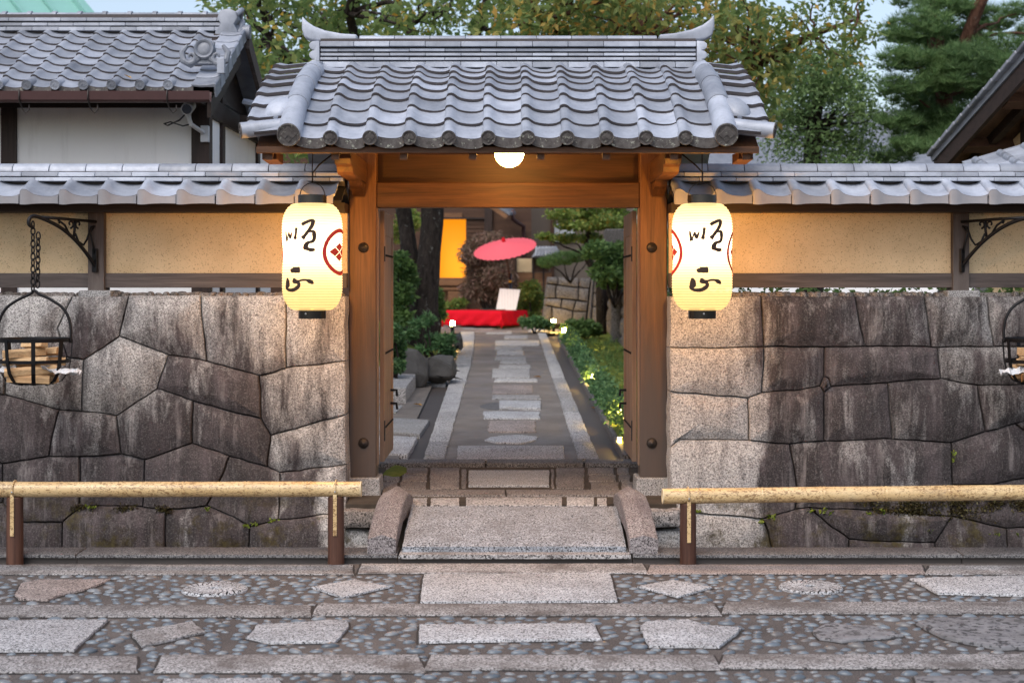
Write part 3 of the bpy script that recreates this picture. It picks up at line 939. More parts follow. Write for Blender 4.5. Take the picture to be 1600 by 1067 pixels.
for fn in ((lk, lki), (rki, rk)):
    yb = [13.08, 14.3, 15.9, 16.9, 19.3, 21.5, 24.2, 27.5, 31, 34]
    for a, b in zip(yb, yb[1:]):
        sh = rng.uniform(-0.2, 0.2) if a > 13.1 else 0
        stone('kerb_stone', [(fn[0](a), a), (fn[1](a), a), (fn[1]((a + b) / 2), (a + b) / 2), (fn[1](b), b), (fn[0](b), b), (fn[0]((a + b) / 2), (a + b) / 2)], mpp, M_PATHST, path, gap=0.004, depth=0.1, rnd=0.012, seg=0.12, wob=0.012, wk=5, hh=0.022, flat=True)
def path_stone(pts, mat=None, name='stepping_stone', hh=0.014, wob=0.01):
    poly = [tuple(gp(x, y).xy) for x, y in pts]
    stone(name, poly, mpp, mat or M_PATHST, path, gap=0.0, depth=0.05, rnd=0.008, seg=0.07, wob=wob, hh=hh, flat=True)
def rectpx(x0, x1, y0, y1, s=0): return [(x0, y1), (x1, y1), (x1 - s, y0), (x0 + s, y0)]
path_stone(rectpx(714, 882, 698, 721, 2))
path_stone([(757, 689), (775, 693), (815, 694), (838, 689), (840, 684), (815, 681), (785, 682), (765, 685)], M_SLAB)
path_stone(rectpx(763, 837, 659, 676, 1), M_PINK, wob=0.02)
path_stone(rectpx(756, 843, 644, 655.5, -1), M_SLAB, wob=0.02)
# carved oval with a granite lath across it
path_stone([(797 + 48 * math.cos(a * math.pi / 8), 635 + 6.5 * math.sin(a * math.pi / 8)) for a in range(16)], M_KERB, hh=0.006, wob=0.0)
path_stone(rectpx(780, 845, 629, 641), M_SLAB, hh=0.03)
path_stone(rectpx(769, 833, 602, 616, 1), M_PINK)
path_stone(rectpx(768, 845, 618.5, 624.5, 2), wob=0.02)
path_stone(rectpx(769, 828, 577, 591, 1))
path_stone(rectpx(772, 840, 592.5, 597.5, 2), wob=0.02)
for x0, x1, y0, y1 in ((779, 829, 571, 576), (782, 823, 564, 568.5), (773, 822, 558, 563), (775, 818, 549, 555), (773, 816, 542.5, 548), (774, 843, 533, 541), (788, 825, 525, 530), (760, 800, 518, 522)):
    path_stone(rectpx(x0, x1, y0, y1, 1), wob=0.03)
# flagstones of the forecourt
for k in range(26):
    x = rng.uniform(-2.6, 1.6); y = rng.uniform(33.8, 36.5)
    a, b = rng.uniform(0.2, 0.4), rng.uniform(0.2, 0.4)
    if k % 2: continue
    stone('flagstone', [(x - a, y - b), (x + a, y - b * 0.8), (x + a * 0.9, y + b), (x - a, y + b * 0.9)], mpp, M_PATHST if k % 6 else M_PINK, path, gap=0.0, depth=0.05, rnd=0.01, seg=0.15, wob=0.03, wk=4, hh=0.018, flat=True)
# gutters either side, earth banks
struct(sheet('path_gutter', M_GUTTER, lambda y: lk(y) - 0.26, lambda y: lk(y) + 0.01, 13.07, 33, -0.03, 4))
struct(sheet('path_gutter', M_GUTTER, lambda y: rk(y) - 0.01, lambda y: rk(y) + 0.26, 13.07, 33, -0.03, 4))
lawn = struct(sheet('moss_lawn', M_MOSS, lambda y: rk(y) + 0.25, lambda y: rk(y) + 3.2, 13.1, 33, 0.05, 24, 60, amp=0.06))
lt = struct(sheet('side_terrace', M_PATH, lambda y: lk(y) - 1.6, lambda y: lk(y) - 0.22, 13.07, 21.0, 0.0, 8))
yb = [13.1, 14.4, 15.6, 16.8, 18.4, 20, 22, 24.5, 28, 32]
for a, b in zip(yb, yb[1:]):
    stone('edging_stone', [(rk(a) + 0.205, a), (rk(a) + 0.265, a), (rk(b) + 0.265, b), (rk(b) + 0.205, b)], mpp, M_KERB, lawn, gap=0.004, depth=0.1, rnd=0.015, seg=0.2, wob=0.01, hh=0.055, flat=True)
# slabs of the left terrace
def terrace_stone(pts, mat, hh, name='terrace_slab', depth=0.08):
    poly = [tuple(gp(x, y, hh * 0.5).xy) for x, y in pts]
    stone(name, poly, mpp, mat, lt, gap=0.0, depth=depth, rnd=0.012, seg=0.1, wob=0.008, hh=hh, flat=True)
terrace_stone([(585, 708), (637, 711), (653, 684), (588, 681)], M_SLAB, 0.02)
terrace_stone([(588, 673), (656, 679), (671, 657), (588, 652)], M_FOOT, 0.02)
terrace_stone([(588, 645), (618, 645), (630, 634), (588, 634)], M_FOOT, 0.015)
terrace_stone([(655, 589), (700, 592), (702, 580), (658, 578)], M_FOOT, 0.03)
terrace_stone([(655, 600), (696, 601), (699, 593), (655, 590)], M_FOOT, 0.02)
terrace_stone([(585, 618), (634, 618), (655, 588), (608, 586)], M_PATHST, 0.19, 'step_block', 0.1)
terrace_stone([(588, 588), (630, 588), (650, 572), (600, 571)], M_PATHST, 0.20, 'step_block', 0.1)

# ================================================================== stone walls beside the gate
WY = 11.30
def mpw(u, v, h):
    fwd = 0.045 * max(0.0, min(1.0, (0.20 - v) / 0.10))       # lowest course stands a little proud
    return (u, WY - fwd - h + 0.02 * (v - 1.0), v)
def Lc(c): 
    q = P(c[0] / 2.3196, 440 + c[1] / 2.3196, WY); return (q.x, q.z)
def Rc(c):
    q = P(1030 + c[0] / 2.3193, 440 + c[1] / 2.3193, WY); return (q.x, q.z)
LW = [
 [(-40, 48), (262, 52), (202, 170), (240, 275), (15, 330), (-40, 330)],
 [(15, 330), (240, 275), (303, 285), (295, 470), (213, 467), (15, 408)],
 [(-40, 330), (15, 330), (15, 408), (-40, 405)],
 [(262, 52), (462, 50), (431, 198), (303, 285), (240, 275), (202, 170)],
 [(462, 50), (725, 50), (735, 190), (750, 289), (610, 265), (431, 198)],
 [(725, 50), (1035, 50), (1033, 315), (940, 343), (750, 289), (735, 190)],
 [(1035, 50), (1252, 50), (1252, 290), (1033, 315)],
 [(431, 198), (610, 265), (568, 390), (420, 487), (295, 470), (303, 285)],
 [(610, 265), (750, 289), (940, 343), (945, 496), (697, 433), (568, 390)],
 [(940, 343), (1033, 315), (1252, 290), (1252, 485), (980, 556), (945, 496)],
 [(568, 390), (697, 433), (697, 588), (527, 645), (440, 622), (420, 487)],
 [(697, 433), (945, 496), (980, 556), (968, 670), (832, 633), (697, 588)],
 [(1252, 485), (1255, 665), (1012, 692), (968, 670), (980, 556)],
 [(-40, 405), (15, 408), (213, 467), (175, 632), (10, 658), (-40, 640)],
 [(213, 467), (295, 470), (420, 487), (440, 622), (285, 637), (175, 632)],
 [(10, 658), (175, 632), (285, 637), (287, 820), (235, 868), (85, 865), (10, 800)],
 [(-40, 640), (10, 658), (10, 800), (-40, 800)],
 [(285, 637), (440, 622), (527, 645), (520, 815), (490, 812), (300, 815), (287, 820)],
 [(527, 645), (697, 588), (832, 633), (795, 720), (750, 812), (605, 825), (520, 815)],
 [(832, 633), (968, 670), (1012, 692), (1010, 860), (910, 885), (850, 850), (750, 812), (795, 720)],
 [(1012, 692), (1255, 665), (1255, 840), (1190, 840), (1010, 860)],
 [(-40, 800), (10, 800), (85, 865), (235, 868), (235, 1060), (-40, 1060)],
 [(235, 868), (287, 820), (300, 815), (490, 812), (520, 815), (605, 825), (605, 1060), (235, 1060)],
 [(605, 825), (750, 812), (850, 850), (910, 885), (900, 1060), (605, 1060)],
 [(910, 885), (1010, 860), (1190, 840), (1255, 840), (1255, 1060), (900, 1060)],
 # beyond the frame
 [(-40, 48), (-40, 330), (-250, 300), (-420, 320), (-420, 48)], [(-40, 330), (-40, 640), (-220, 600), (-420, 640), (-420, 320), (-250, 300)], [(-40, 640), (-40, 1060), (-420, 1060), (-420, 640), (-220, 600)],
 [(-420, 48), (-420, 400), (-900, 380), (-900, 48)], [(-420, 400), (-420, 760), (-900, 700), (-900, 380)], [(-420, 760), (-420, 1060), (-900, 1060), (-900, 700)],
]
RW = [
 [(38, 52), (372, 52), (382, 236), (222, 240), (38, 243)],
 [(372, 52), (712, 52), (748, 236), (601, 238), (382, 236)],
 [(712, 52), (965, 52), (990, 236), (748, 236)],
 [(965, 52), (1190, 52), (1215, 235), (1010, 238), (990, 236)],
 [(1190, 52), (1420, 52), (1420, 235), (1215, 235)],
 [(38, 243), (222, 240), (382, 236), (372, 405), (322, 422), (38, 400)],
 [(382, 236), (601, 238), (598, 345), (583, 381), (490, 395), (372, 405)],
 [(601, 238), (748, 236), (990, 236), (1010, 238), (1022, 350), (830, 366), (620, 381), (612, 352), (598, 345)],
 [(598, 345), (612, 352), (620, 381), (597, 400), (583, 381)],
 [(1010, 238), (1215, 235), (1420, 235), (1420, 370), (1155, 378), (1022, 350)],
 [(38, 400), (322, 422), (326, 576), (75, 572), (38, 600)],
 [(322, 422), (372, 405), (490, 395), (583, 381), (597, 400), (597, 578), (473, 587), (326, 576)],
 [(597, 400), (620, 381), (830, 366), (845, 570), (597, 578)],
 [(830, 366), (1022, 350), (1155, 378), (1185, 543), (1060, 583), (845, 570)],
 [(1155, 378), (1420, 370), (1420, 480), (1290, 515), (1185, 543)],
 [(38, 600), (75, 572), (326, 576), (473, 587), (500, 745), (490, 825), (370, 853), (140, 835), (38, 835)],
 [(473, 587), (597, 578), (845, 570), (1060, 583), (1064, 735), (1055, 848), (800, 825), (540, 820), (490, 825), (500, 745)],
 [(1060, 583), (1185, 543), (1290, 515), (1420, 620), (1420, 690), (1200, 735), (1064, 735)],
 [(1290, 515), (1420, 480), (1420, 620)],
 [(1064, 735), (1200, 735), (1420, 690), (1420, 880), (1250, 890), (1055, 848)],
 [(38, 835), (140, 835), (370, 853), (395, 905), (425, 1060), (38, 1060)],
 [(370, 853), (490, 825), (540, 820), (680, 930), (675, 1060), (425, 1060), (395, 905)],
 [(540, 820), (800, 825), (1055, 848), (990, 940), (680, 930)],
 [(680, 930), (990, 940), (990, 1060), (675, 1060)],
 [(990, 940), (1055, 848), (1250, 890), (1255, 1060), (990, 1060)],
 [(1250, 890), (1420, 880), (1420, 1060), (1255, 1060)],
 [(1420, 52), (1900, 52), (1900, 370), (1420, 370)], [(1420, 370), (1900, 370), (1900, 690), (1420, 690)], [(1420, 690), (1900, 690), (1900, 1060), (1420, 1060)],
 [(1900, 52), (2300, 52), (2300, 470), (1900, 470)], [(1900, 470), (2300, 470), (2300, 1060), (1900, 1060)],
]
WTOP = EYE - (440 + 50 / 2.3196 - HOR) * WY / FPX
cap_me = MB().lathe([(0.031, -0.03), (0.031, 0.012), (0.027, 0.026), (0.016, 0.036), (0.0, 0.039)], 12).mesh('coping_tile', M_FLOORST, smooth='all')
for side, polys, cv, mat, lab in ((-1, LW, Lc, M_WALLL, 'grey granite wall of fitted irregular stones on the left of the gate'), (1, RW, Rc, M_WALLR, 'dark rain-streaked granite wall of large coursed blocks on the right of the gate')):
    w = thing('stone_wall', lab, 'stone wall', (side * 3.6, WY, 0))
    for k, pl in enumerate(polys):
        stone('wall_stone', [cv(c) for c in pl], mpw, mat, w, gap=0.0025, depth=0.34, rnd=0.022, bulge=0.020 + 0.022 * rng.random(), seg=0.05, wob=0.009, wk=6, hh=rng.uniform(-0.012, 0.014))
    x0, x1 = (-5.6, -1.30) if side < 0 else (1.285, 6.2)
    MB().box(x0, x1, 11.36, 11.78, -0.5, WTOP - 0.03).build('core', M_JOINT, w)
    x = side * 1.32
    while abs(x) < 5.5:
        s_ = rng.uniform(0.85, 1.15)
        link('coping_tile', cap_me, w, (x, 11.44 + rng.uniform(-.006, .006), WTOP - 0.012), (0, 0, rng.uniform(0, 3)), (s_, 2.2, rng.uniform(0.85, 1.12)))
        x += side * 0.0605
# ================================================================== roof tile shapes
TW = 0.2648
PROF = [(-.045, .001), (-.0435, .013), (-.037, .025), (-.025, .0315), (-.010, .033), (.005, .029), (.019, .019), (.034, .007), (.052, -.003), (.08, -.011), (.11, -.016), (.14, -.018), (.17, -.017), (.195, -.012), (.213, -.004), (.226, .004)]
def tile_mesh(name, W=TW, L=0.245, th=0.018, lift=0.022, lip=0.0, mats=None, prof=PROF, flatlip=None, lipk=0.62):
    """curved pantile; x across, y up the slope, z out; lip = extra drop of the front edge"""
    k = W / TW
    nyy = 3
    top, bot = [], []
    n = len(prof)
    for j in range(nyy + 1):
        y = L * j / nyy
        lf = lift * (1 - j / nyy)
        for u, h in prof:
            top.append((u * k, y, h + lf)); bot.append((u * k, y, h + lf - th))
    mb = MB()
    N = len(top)
    fs, ff = [], []
    for j in range(nyy):
        for i in range(n - 1):
            a = j * n + i
            fs.append((a, a + 1, a + n + 1, a + n)); fs.append((N + a, N + a + n, N + a + n + 1, N + a + 1))
        fs.append((j * n, (j + 1) * n, N + (j + 1) * n, N + j * n)); a = j * n + n - 1
        fs.append((a, N + a, N + a + n, a + n))
    for i in range(n - 1):
        a = nyy * n + i
        fs.append((a, a + 1, N + a + 1, N + a))
        ff.append((i, N + i, N + i + 1, i + 1))
    mb.add(top + bot, fs)
    mb.add(top[:n] + bot[:n], [(i, n + i, n + i + 1, i + 1) for i in range(n - 1)], 1)
    if lip:
        fr = [q for q in top[:n] if q[0] <= W - 0.047 * k] if flatlip is not None else top[:n]
        n = len(fr)
        v1 = [(x, y - 0.002, z - 0.003) for x, y, z in fr]
        v2 = [(x, y - ((z - flatlip + lip) if flatlip is not None else lip) * lipk - 0.002, (flatlip if flatlip is not None else z) - lip) for x, y, z in fr]
        v3 = [(x, y + 0.03, z) for x, y, z in v1]; v4 = [(x, y + 0.03, z) for x, y, z in v2]
        f = [(i, n + i, n + i + 1, i + 1) for i in range(n - 1)] + [(2 * n + i, 2 * n + i + 1, 3 * n + i + 1, 3 * n + i) for i in range(n - 1)] + [(n + i, 3 * n + i, 3 * n + i + 1, n + i + 1) for i in range(n - 1)]
        mb.add(v1 + v2 + v3 + v4, f, 2)
    me = mb.mesh(name, mats, smooth=True)
    return me
T_GATE = tile_mesh('roof_tile', mats=[M_TILE, M_EDGE, M_LIP])
T_EAVE = tile_mesh('eave_tile', lip=0.058, mats=[M_TILE, M_EDGE, M_LIP])
def disc_mesh(name, r, length, emblem, mats):
    """round end tile: barrel along +y, decorated disc facing -y"""
    mb = MB()
    rot = Matrix.Rotation(R(90), 3, 'X')
    mb.lathe([(r, -length), (r, 0.0), (r * 0.97, 0.006), (r * 0.86, 0.006), (r * 0.82, -0.001), (0.0, -0.001)], 24, mat=rot, mi=0)
    for f in range(len(mb.f)):
        if f >= 24: mb.m[f] = 1
    def plate(pts, h, mi=1):
        n = len(pts)
        v = [(x, -h, z) for x, z in pts] + [(x * 0.9, -h - 0.004, z * 0.9) for x, z in pts]
        mb.add(v, [tuple(n + i for i in range(n))] + [(i, (i + 1) % n, n + (i + 1) % n, n + i) for i in range(n)], mi)
    if emblem == 'square':
        q = r * 0.74
        for s_ in (1,):
            plate([(0, q), (q, 0), (q * 0.45, -q * 0.45), (0, 0), (-q * 0.45, -q * 0.45), (-q, 0)], 0.0)
        plate([(0, -q * 0.22), (q * 0.36, -q * 0.58), (0, -q * 0.95), (-q * 0.36, -q * 0.58)], 0.0)
    else:
        for k in range(3):
            a0 = k * 2.1
            pts = []
            for t in range(7):
                a = a0 + t * 0.32; rr = r * (0.18 + 0.05 * t)
                pts.append((rr * math.cos(a), -0.001, rr * math.sin(a)))
            mb.tube(pts, [r * (0.15 - 0.018 * t) for t in range(7)], 6, mi=1)
        for k in range(9):
            a = k * 0.698
            mb.lathe([(r * 0.09, 0), (r * 0.07, 0.006), (0, 0.008)], 6, c=(r * 0.7 * math.cos(a), 0, r * 0.7 * math.sin(a)), mat=rot, mi=1)
    return mb.mesh(name, mats, smooth=True)
D_SQ = disc_mesh('round_end_tile', 0.050, 0.14, 'square', [M_TILE, M_LIP])
D_BIG = disc_mesh('ridge_end_disc', 0.079, 0.10, 'square', [M_TILE, M_LIP])
D_TOMOE = disc_mesh('round_end_tile', 0.047, 0.2, 'tomoe', [M_TILE_OLD, M_TILE_OLD])
D_TOMOEG = disc_mesh('corner_end_tile', 0.054, 0.30, 'tomoe', [M_TILE, M_LIP])

# ================================================================== gate
GC = -0.03
gate = thing('gate', 'roofed wooden gate with silver-grey pantiled roof and open door leaves', 'gate', (GC, 11.65, 0.23))
def part(name, parent, loc): 
    o = thing(name, None, None, loc); 
    o.parent = parent; o.matrix_parent_inverse = Matrix.Translation(-ROOTLOC[parent.name])
    return o
# posts on granite footings
for sx, x0, x1 in ((-1, -1.264, -1.053), (1, 0.992, 1.203)):
    p_ = MB().box(x0, x1, 11.55, 11.765, 0.365, 3.05).build('post', M_POST, gate, bevel=0.008)
    mb = MB()
    a, b = x0 - 0.03, x1 + 0.03
    mb.add([(a - .015, 11.49, 0.16), (b + .015, 11.49, 0.16), (b + .015, 11.83, 0.16), (a - .015, 11.83, 0.16), (a, 11.515, 0.366), (b, 11.515, 0.366), (b, 11.81, 0.366), (a, 11.81, 0.366)],
           [(3, 2, 1, 0), (4, 5, 6, 7), (0, 1, 5, 4), (1, 2, 6, 5), (2, 3, 7, 6), (3, 0, 4, 7)])
    mb.build('footing', M_FOOT, gate, bevel=0.012)
    rot = Matrix.Rotation(R(90), 3, 'X')
    for zz in (2.142, 0.63):
        xc = (x0 + x1) / 2 + (0.008 if sx < 0 else -0.015)
        MB().lathe([(0.041, -0.002), (0.041, 0.004), (0.036, 0.014), (0.026, 0.024), (0.016, 0.028), (0.012, 0.036), (0.0, 0.038)], 20, c=(xc, 11.55, zz), mat=rot).build('stud', M_OLDIRON, p_, smooth='all')
# lintel, boards over it, top beam
MB().box(-1.056, 0.995, 11.585, 11.73, 2.455, 2.648).build('lintel', M_BEAM, gate, bevel=0.006)
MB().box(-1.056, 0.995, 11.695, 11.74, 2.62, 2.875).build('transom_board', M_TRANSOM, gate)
MB().box(-1.056, 0.995, 11.60, 11.72, 2.877, 2.98).build('top_beam', M_BEAM, gate, bevel=0.006)
MB().box(-1.058, -1.045, 11.60, 11.73, 0.45, 2.453).build('door_jamb', M_DOOR, gate)
MB().box(0.984, 0.997, 11.60, 11.73, 0.45, 2.453).build('door_jamb', M_DOOR, gate)
# carved arms through the post heads carrying the eave purlin
for sx, x0, x1 in ((-1, -1.245, -1.125), (1, 1.068, 1.188)):
    mb = MB()
    prof = [(10.42, 2.80), (10.42, 2.735), (10.46, 2.70), (10.56, 2.69), (10.60, 2.655), (10.66, 2.64), (11.56, 2.64), (11.56, 2.80)]
    mb.prism(prof, 'x', x0, x1).build('arm_beam', M_BEAMY, gate, bevel=0.006)
    MB().prism([(11.55, 2.64), (11.25, 2.64), (11.3, 2.60), (11.42, 2.585), (11.50, 2.54), (11.55, 2.535)], 'x', x0 + 0.012, x1 - 0.012).build('bracket', M_BEAMY, gate, bevel=0.004)
MB().box(-1.76, 1.70, 10.57, 10.67, 2.803, 2.885).build('eave_purlin', M_BEAM, gate, bevel=0.005)
MB().box(-1.70, 1.64, 11.58, 11.74, 3.2, 3.34).build('ridge_purlin', M_BEAM, gate, bevel=0.005)
for sx, x in ((-1, -1.66), (1, 1.60)):
    MB().prism([(10.2, 2.71), (10.5, 2.70), (10.5, 2.77), (10.2, 2.76)], 'x', x - 0.05, x + 0.05).build('verge_block', M_BEAM, gate, bevel=0.004)
# the tiled roof
rows = [(10.05, 2.836), (10.215, 2.949), (10.385, 3.059), (10.56, 3.161), (10.745, 3.251), (10.93, 3.328), (11.12, 3.398), (11.31, 3.466), (11.50, 3.530)]
TH = [math.degrees(math.atan2(b[1] - a[1], b[0] - a[0])) for a, b in zip(rows, rows[1:])]
roof = part('roof', gate, (GC, 11.65, 2.87))
for i, a in enumerate(TH):
    y, z = rows[i]
    for k in range(-1, 10):
        x = GC - 1.185 + TW * k
        link('eave_tile' if i == 0 else 'roof_tile', T_EAVE if i == 0 else T_GATE, roof, (x + rng.uniform(-.003, .003), y + rng.uniform(-.006, .006), z + rng.uniform(-.003, .003)), (R(a) + rng.uniform(-.012, .012), rng.uniform(-.01, .01), rng.uniform(-.012, .012)))
        if i == 0 and 0 <= k <= 9:
            link('round_end_tile', D_SQ, roof, (x - 0.004, y - 0.052, z + 0.002), (R(14), 0, 0))
# descending ridge rolls
def roll_path(x, dz):
    pts = []
    for j, (y, z) in enumerate(rows[:7] + [(11.29, 3.45)]):
        pts.append(Vector((x, y - (0.04 if j == 0 else 0), z + dz - 0.005 * j - (0.025 if j == 0 else 0))))
    return pts
for sx in (-1, 1):
    x = GC + sx * 1.468
    pts = roll_path(x, 0.055)
    # four overlapping roll tiles
    for q in range(4):
        a = pts[q * 2]; b = pts[q * 2 + 1]; c = pts[min(q * 2 + 2, 7)]
        e = c + (c - b) * 0.12
        MB().tube([a, b, c, e], [0.081, 0.078, 0.075, 0.075], 20, mi=0).build('roll_tile', M_TILE, roof, smooth=True)
    link('ridge_end_disc', D_BIG, roof, (x, rows[0][0] - 0.062, rows[0][1] + 0.02), (R(16), 0, 0))
    # corner roll pointing sideways, with a shield-shaped cover
    link('corner_end_tile', D_TOMOEG, roof, (GC + sx * 1.80, 10.06, 2.892), (R(8 if sx < 0 else 8), 0, sx * R(72)))
    bm = bmesh.new(); bmesh.ops.create_uvsphere(bm, u_segments=20, v_segments=12, radius=1.0)
    for v in bm.verts: v.co = Vector((v.co.x * 0.105, v.co.y * 0.15, v.co.z * 0.07))
    for f in bm.faces: f.smooth = True
    me = bpy.data.meshes.new('shield_tile'); bm.to_mesh(me); bm.free(); me.materials.append(M_TILE)
    link('shield_tile', me, roof, (GC + sx * 1.58, 10.33, 3.065), (R(28), sx * R(14), sx * R(12)))
# verge tiles stepping out sideways
def verge_mesh():
    mb = MB()
    xs_ = [-0.02, 0.05, 0.12, 0.19, 0.25, 0.275, 0.295, 0.315, 0.33, 0.338]
    hs_ = [0.012, 0.008, 0.002, -0.006, -0.012, -0.008, -0.002, 0.0, -0.008, -0.028]
    top, bot = [], []
    for j in range(4):
        y = 0.235 * j / 3
        for x, h in zip(xs_, hs_):
            z = h + 0.034 * (1 - j / 3)
            top.append((x, y, z)); bot.append((x, y, z - 0.024))
    n = len(xs_); N = len(top); fs = []
    for j in range(3):
        for i in range(n - 1):
            a = j * n + i
            fs.append((a, a + 1, a + n + 1, a + n)); fs.append((N + a, N + a + n, N + a + n + 1, N + a + 1))
        fs.append((j * n, (j + 1) * n, N + (j + 1) * n, N + j * n)); a = j * n + n - 1
        fs.append((a, N + a, N + a + n, a + n))
    mb.add(top + bot, fs)
    mb.add(top[:n] + bot[:n], [(i, n + i, n + i + 1, i + 1) for i in range(n - 1)], 1)
    return mb.mesh('verge_tile', [M_TILE, M_EDGE], smooth=True)
V_ME = verge_mesh()
for i, a in enumerate(TH):
    y, z = rows[i]
    for sx in (-1, 1):
        link('verge_tile', V_ME, roof, (GC + sx * 1.45, y, z + 0.028), (R(a), 0, 0), (sx, 1, 1))
# ridge of stacked flat tiles
RY = 11.70
RZ0 = 3.535
MB().box(GC - 1.46, GC + 1.46, RY - 0.09, RY + 0.09, RZ0 - 0.06, RZ0 + 0.235).build('ridge_core', M_EDGE, roof)
lay = [(RZ0 + 0.000, 0.050, 0.165), (RZ0 + 0.062, 0.026, 0.128), (RZ0 + 0.097, 0.026, 0.122), (RZ0 + 0.132, 0.026, 0.116), (RZ0 + 0.167, 0.044, 0.140)]
def ridge_layer(parent, x0, x1, yc, z, h, hw, seg, off, mat, name='ridge_tile', slope=0.45):
    x = x0
    nxt = x0 + off
    while x < x1 - 0.02:
        b = min(nxt, x1)
        if x1 - b < 0.05: b = x1
        pr = [(yc - hw, z), (yc - hw + 0.003, z + h * 0.82), (yc - hw * 0.75, z + h), (yc + hw * 0.75, z + h), (yc + hw - 0.003, z + h * 0.82), (yc + hw, z)]
        MB().prism(pr, 'x', x + 0.0015, b - 0.0015).build(name, mat, parent, bevel=0.003, bseg=1, loc=(0, rng.uniform(-.002, .002), rng.uniform(-.001, .001)))
        x = b; nxt = b + seg
for i, (z, h, hw) in enumerate(lay):
    ridge_layer(roof, GC - 1.46, GC + 1.46, RY, z, h, hw, 0.277, 0.277 * (0.5 if i % 2 else 0.95), M_TILE)
def cap_tiles(parent, x0, x1, yc, z, r, seg, mat, name='ridge_cap_tile', collar=False):
    x = x0
    while x < x1 - 0.02:
        b = min(x + seg, x1)
        if x1 - b < 0.06: b = x1
        pr = [(yc - r, z)] + [(yc - r * math.cos(t * math.pi / 8), z + r * 0.92 * math.sin(t * math.pi / 8)) for t in range(0, 9)] + [(yc + r, z)]
        mb = MB().prism(pr[1:-1], 'x', x + 0.002, b - 0.002)
        if collar:
            mb.prism([(p[0] * 1.0 + (p[0] - yc) * 0.18, z + (p[1] - z) * 1.2) for p in pr[1:-1]], 'x', b - 0.05, b - 0.004)
        mb.build(name, mat, parent, bevel=0.003, bseg=1, smooth=True, loc=(0, rng.uniform(-.002, .002), 0))
        x = b
cap_tiles(roof, GC - 1.165, GC + 1.165, RY, RZ0 + 0.215, 0.062, 0.277, M_TILE)
hpts = [(341, 66), (364, 92), (398, 116), (455, 138), (535, 153), (614, 158), (614, 192), (520, 192), (440, 192), (386, 188), (352, 172), (340, 130)]
hp = [((360 + a / 3.138 - 794) / 202.0, EYE + (448 - b / 3.138) / 202.0) for a, b in hpts]
for sx in (-1, 1):
    mb = MB()
    # crescent horn: thinner towards its tip
    n = len(hp)
    mb.prism([(GC + (x if sx < 0 else -x), z + (0.0 if sx < 0 else 0.012 * max(0, (-x - 1.2) / 0.4))) for x, z in hp], 'y', RY - 0.062, RY + 0.062)
    mb.build('horn_tile', M_TILE, roof, bevel=0.016, bseg=3, smooth=True)
    bumps = []
    z0 = RZ0 - 0.005
    for q in range(3):
        for t in range(7):
            an = -math.pi / 2 + math.pi * t / 6
            bumps.append((1.50 + 0.045 * math.cos(an), z0 + 0.036 + q * 0.072 + 0.035 * math.sin(an)))
    poly = [(1.465, z0)] + bumps + [(1.465, z0 + 0.216)]
    MB().prism([(GC + sx * x, z) for x, z in poly], 'y', RY - 0.13, RY + 0.13).build('ridge_end_tile', M_TILE, roof, bevel=0.006, smooth=True)
# soffit boards, rafters, eave board
vs = []
for (y, z) in [(10.09, 2.752)] + [(y, z - 0.115) for y, z in rows[1:]] + [(11.70, rows[-1][1] - 0.07)]:
    vs += [(GC - 1.70, y, z), (GC + 1.70, y, z), (GC - 1.70, y, z + 0.025), (GC + 1.70, y, z + 0.025)]
n = len(vs) // 4
fs = []
for j in range(n - 1):
    a = j * 4
    fs += [(a, a + 1, a + 5, a + 4), (a + 2, a + 6, a + 7, a + 3), (a, a + 4, a + 6, a + 2), (a + 1, a + 3, a + 7, a + 5)]
fs += [(0, 2, 3, 1), (n * 4 - 4, n * 4 - 3, n * 4 - 1, n * 4 - 2)]
MB().add(vs, fs).build('soffit', M_BEAMY, roof)
MB().box(GC - 1.70, GC + 1.70, 10.075, 10.11, 2.742, 2.785).build('eave_board', M_BEAM, roof, bevel=0.003)
for x in [GC + q for q in (-1.62, -1.17, -0.705, -0.235, 0.225, 0.67, 1.13, 1.62)]:
    mb = MB()
    yz = [(10.115, 2.70), (10.115, 2.755)] + [(y, z - 0.125) for y, z in rows[1:8]] + [(y, z - 0.18) for y, z in reversed(rows[1:8])]
    mb.prism(yz, 'x', x - 0.026, x + 0.026).build('rafter', M_BEAMY, roof)
# rear slope (seen only from behind)
vs = []
for (y, z) in reversed(rows):
    vs += [(GC - 1.75, 2 * RY - y, z), (GC + 1.75, 2 * RY - y, z), (GC - 1.75, 2 * RY - y, z - 0.09), (GC + 1.75, 2 * RY - y, z - 0.09)]
n = len(rows); fs = []
for j in range(n - 1):
    a = j * 4
    fs += [(a, a + 1, a + 5, a + 4), (a + 2, a + 6, a + 7, a + 3), (a, a + 4, a + 6, a + 2), (a + 1, a + 3, a + 7, a + 5)]
fs += [(0, 2, 3, 1), (n * 4 - 4, n * 4 - 3, n * 4 - 1, n * 4 - 2)]
MB().add(vs, fs).build('rear_roof_slope', M_TILE_OLD, roof)

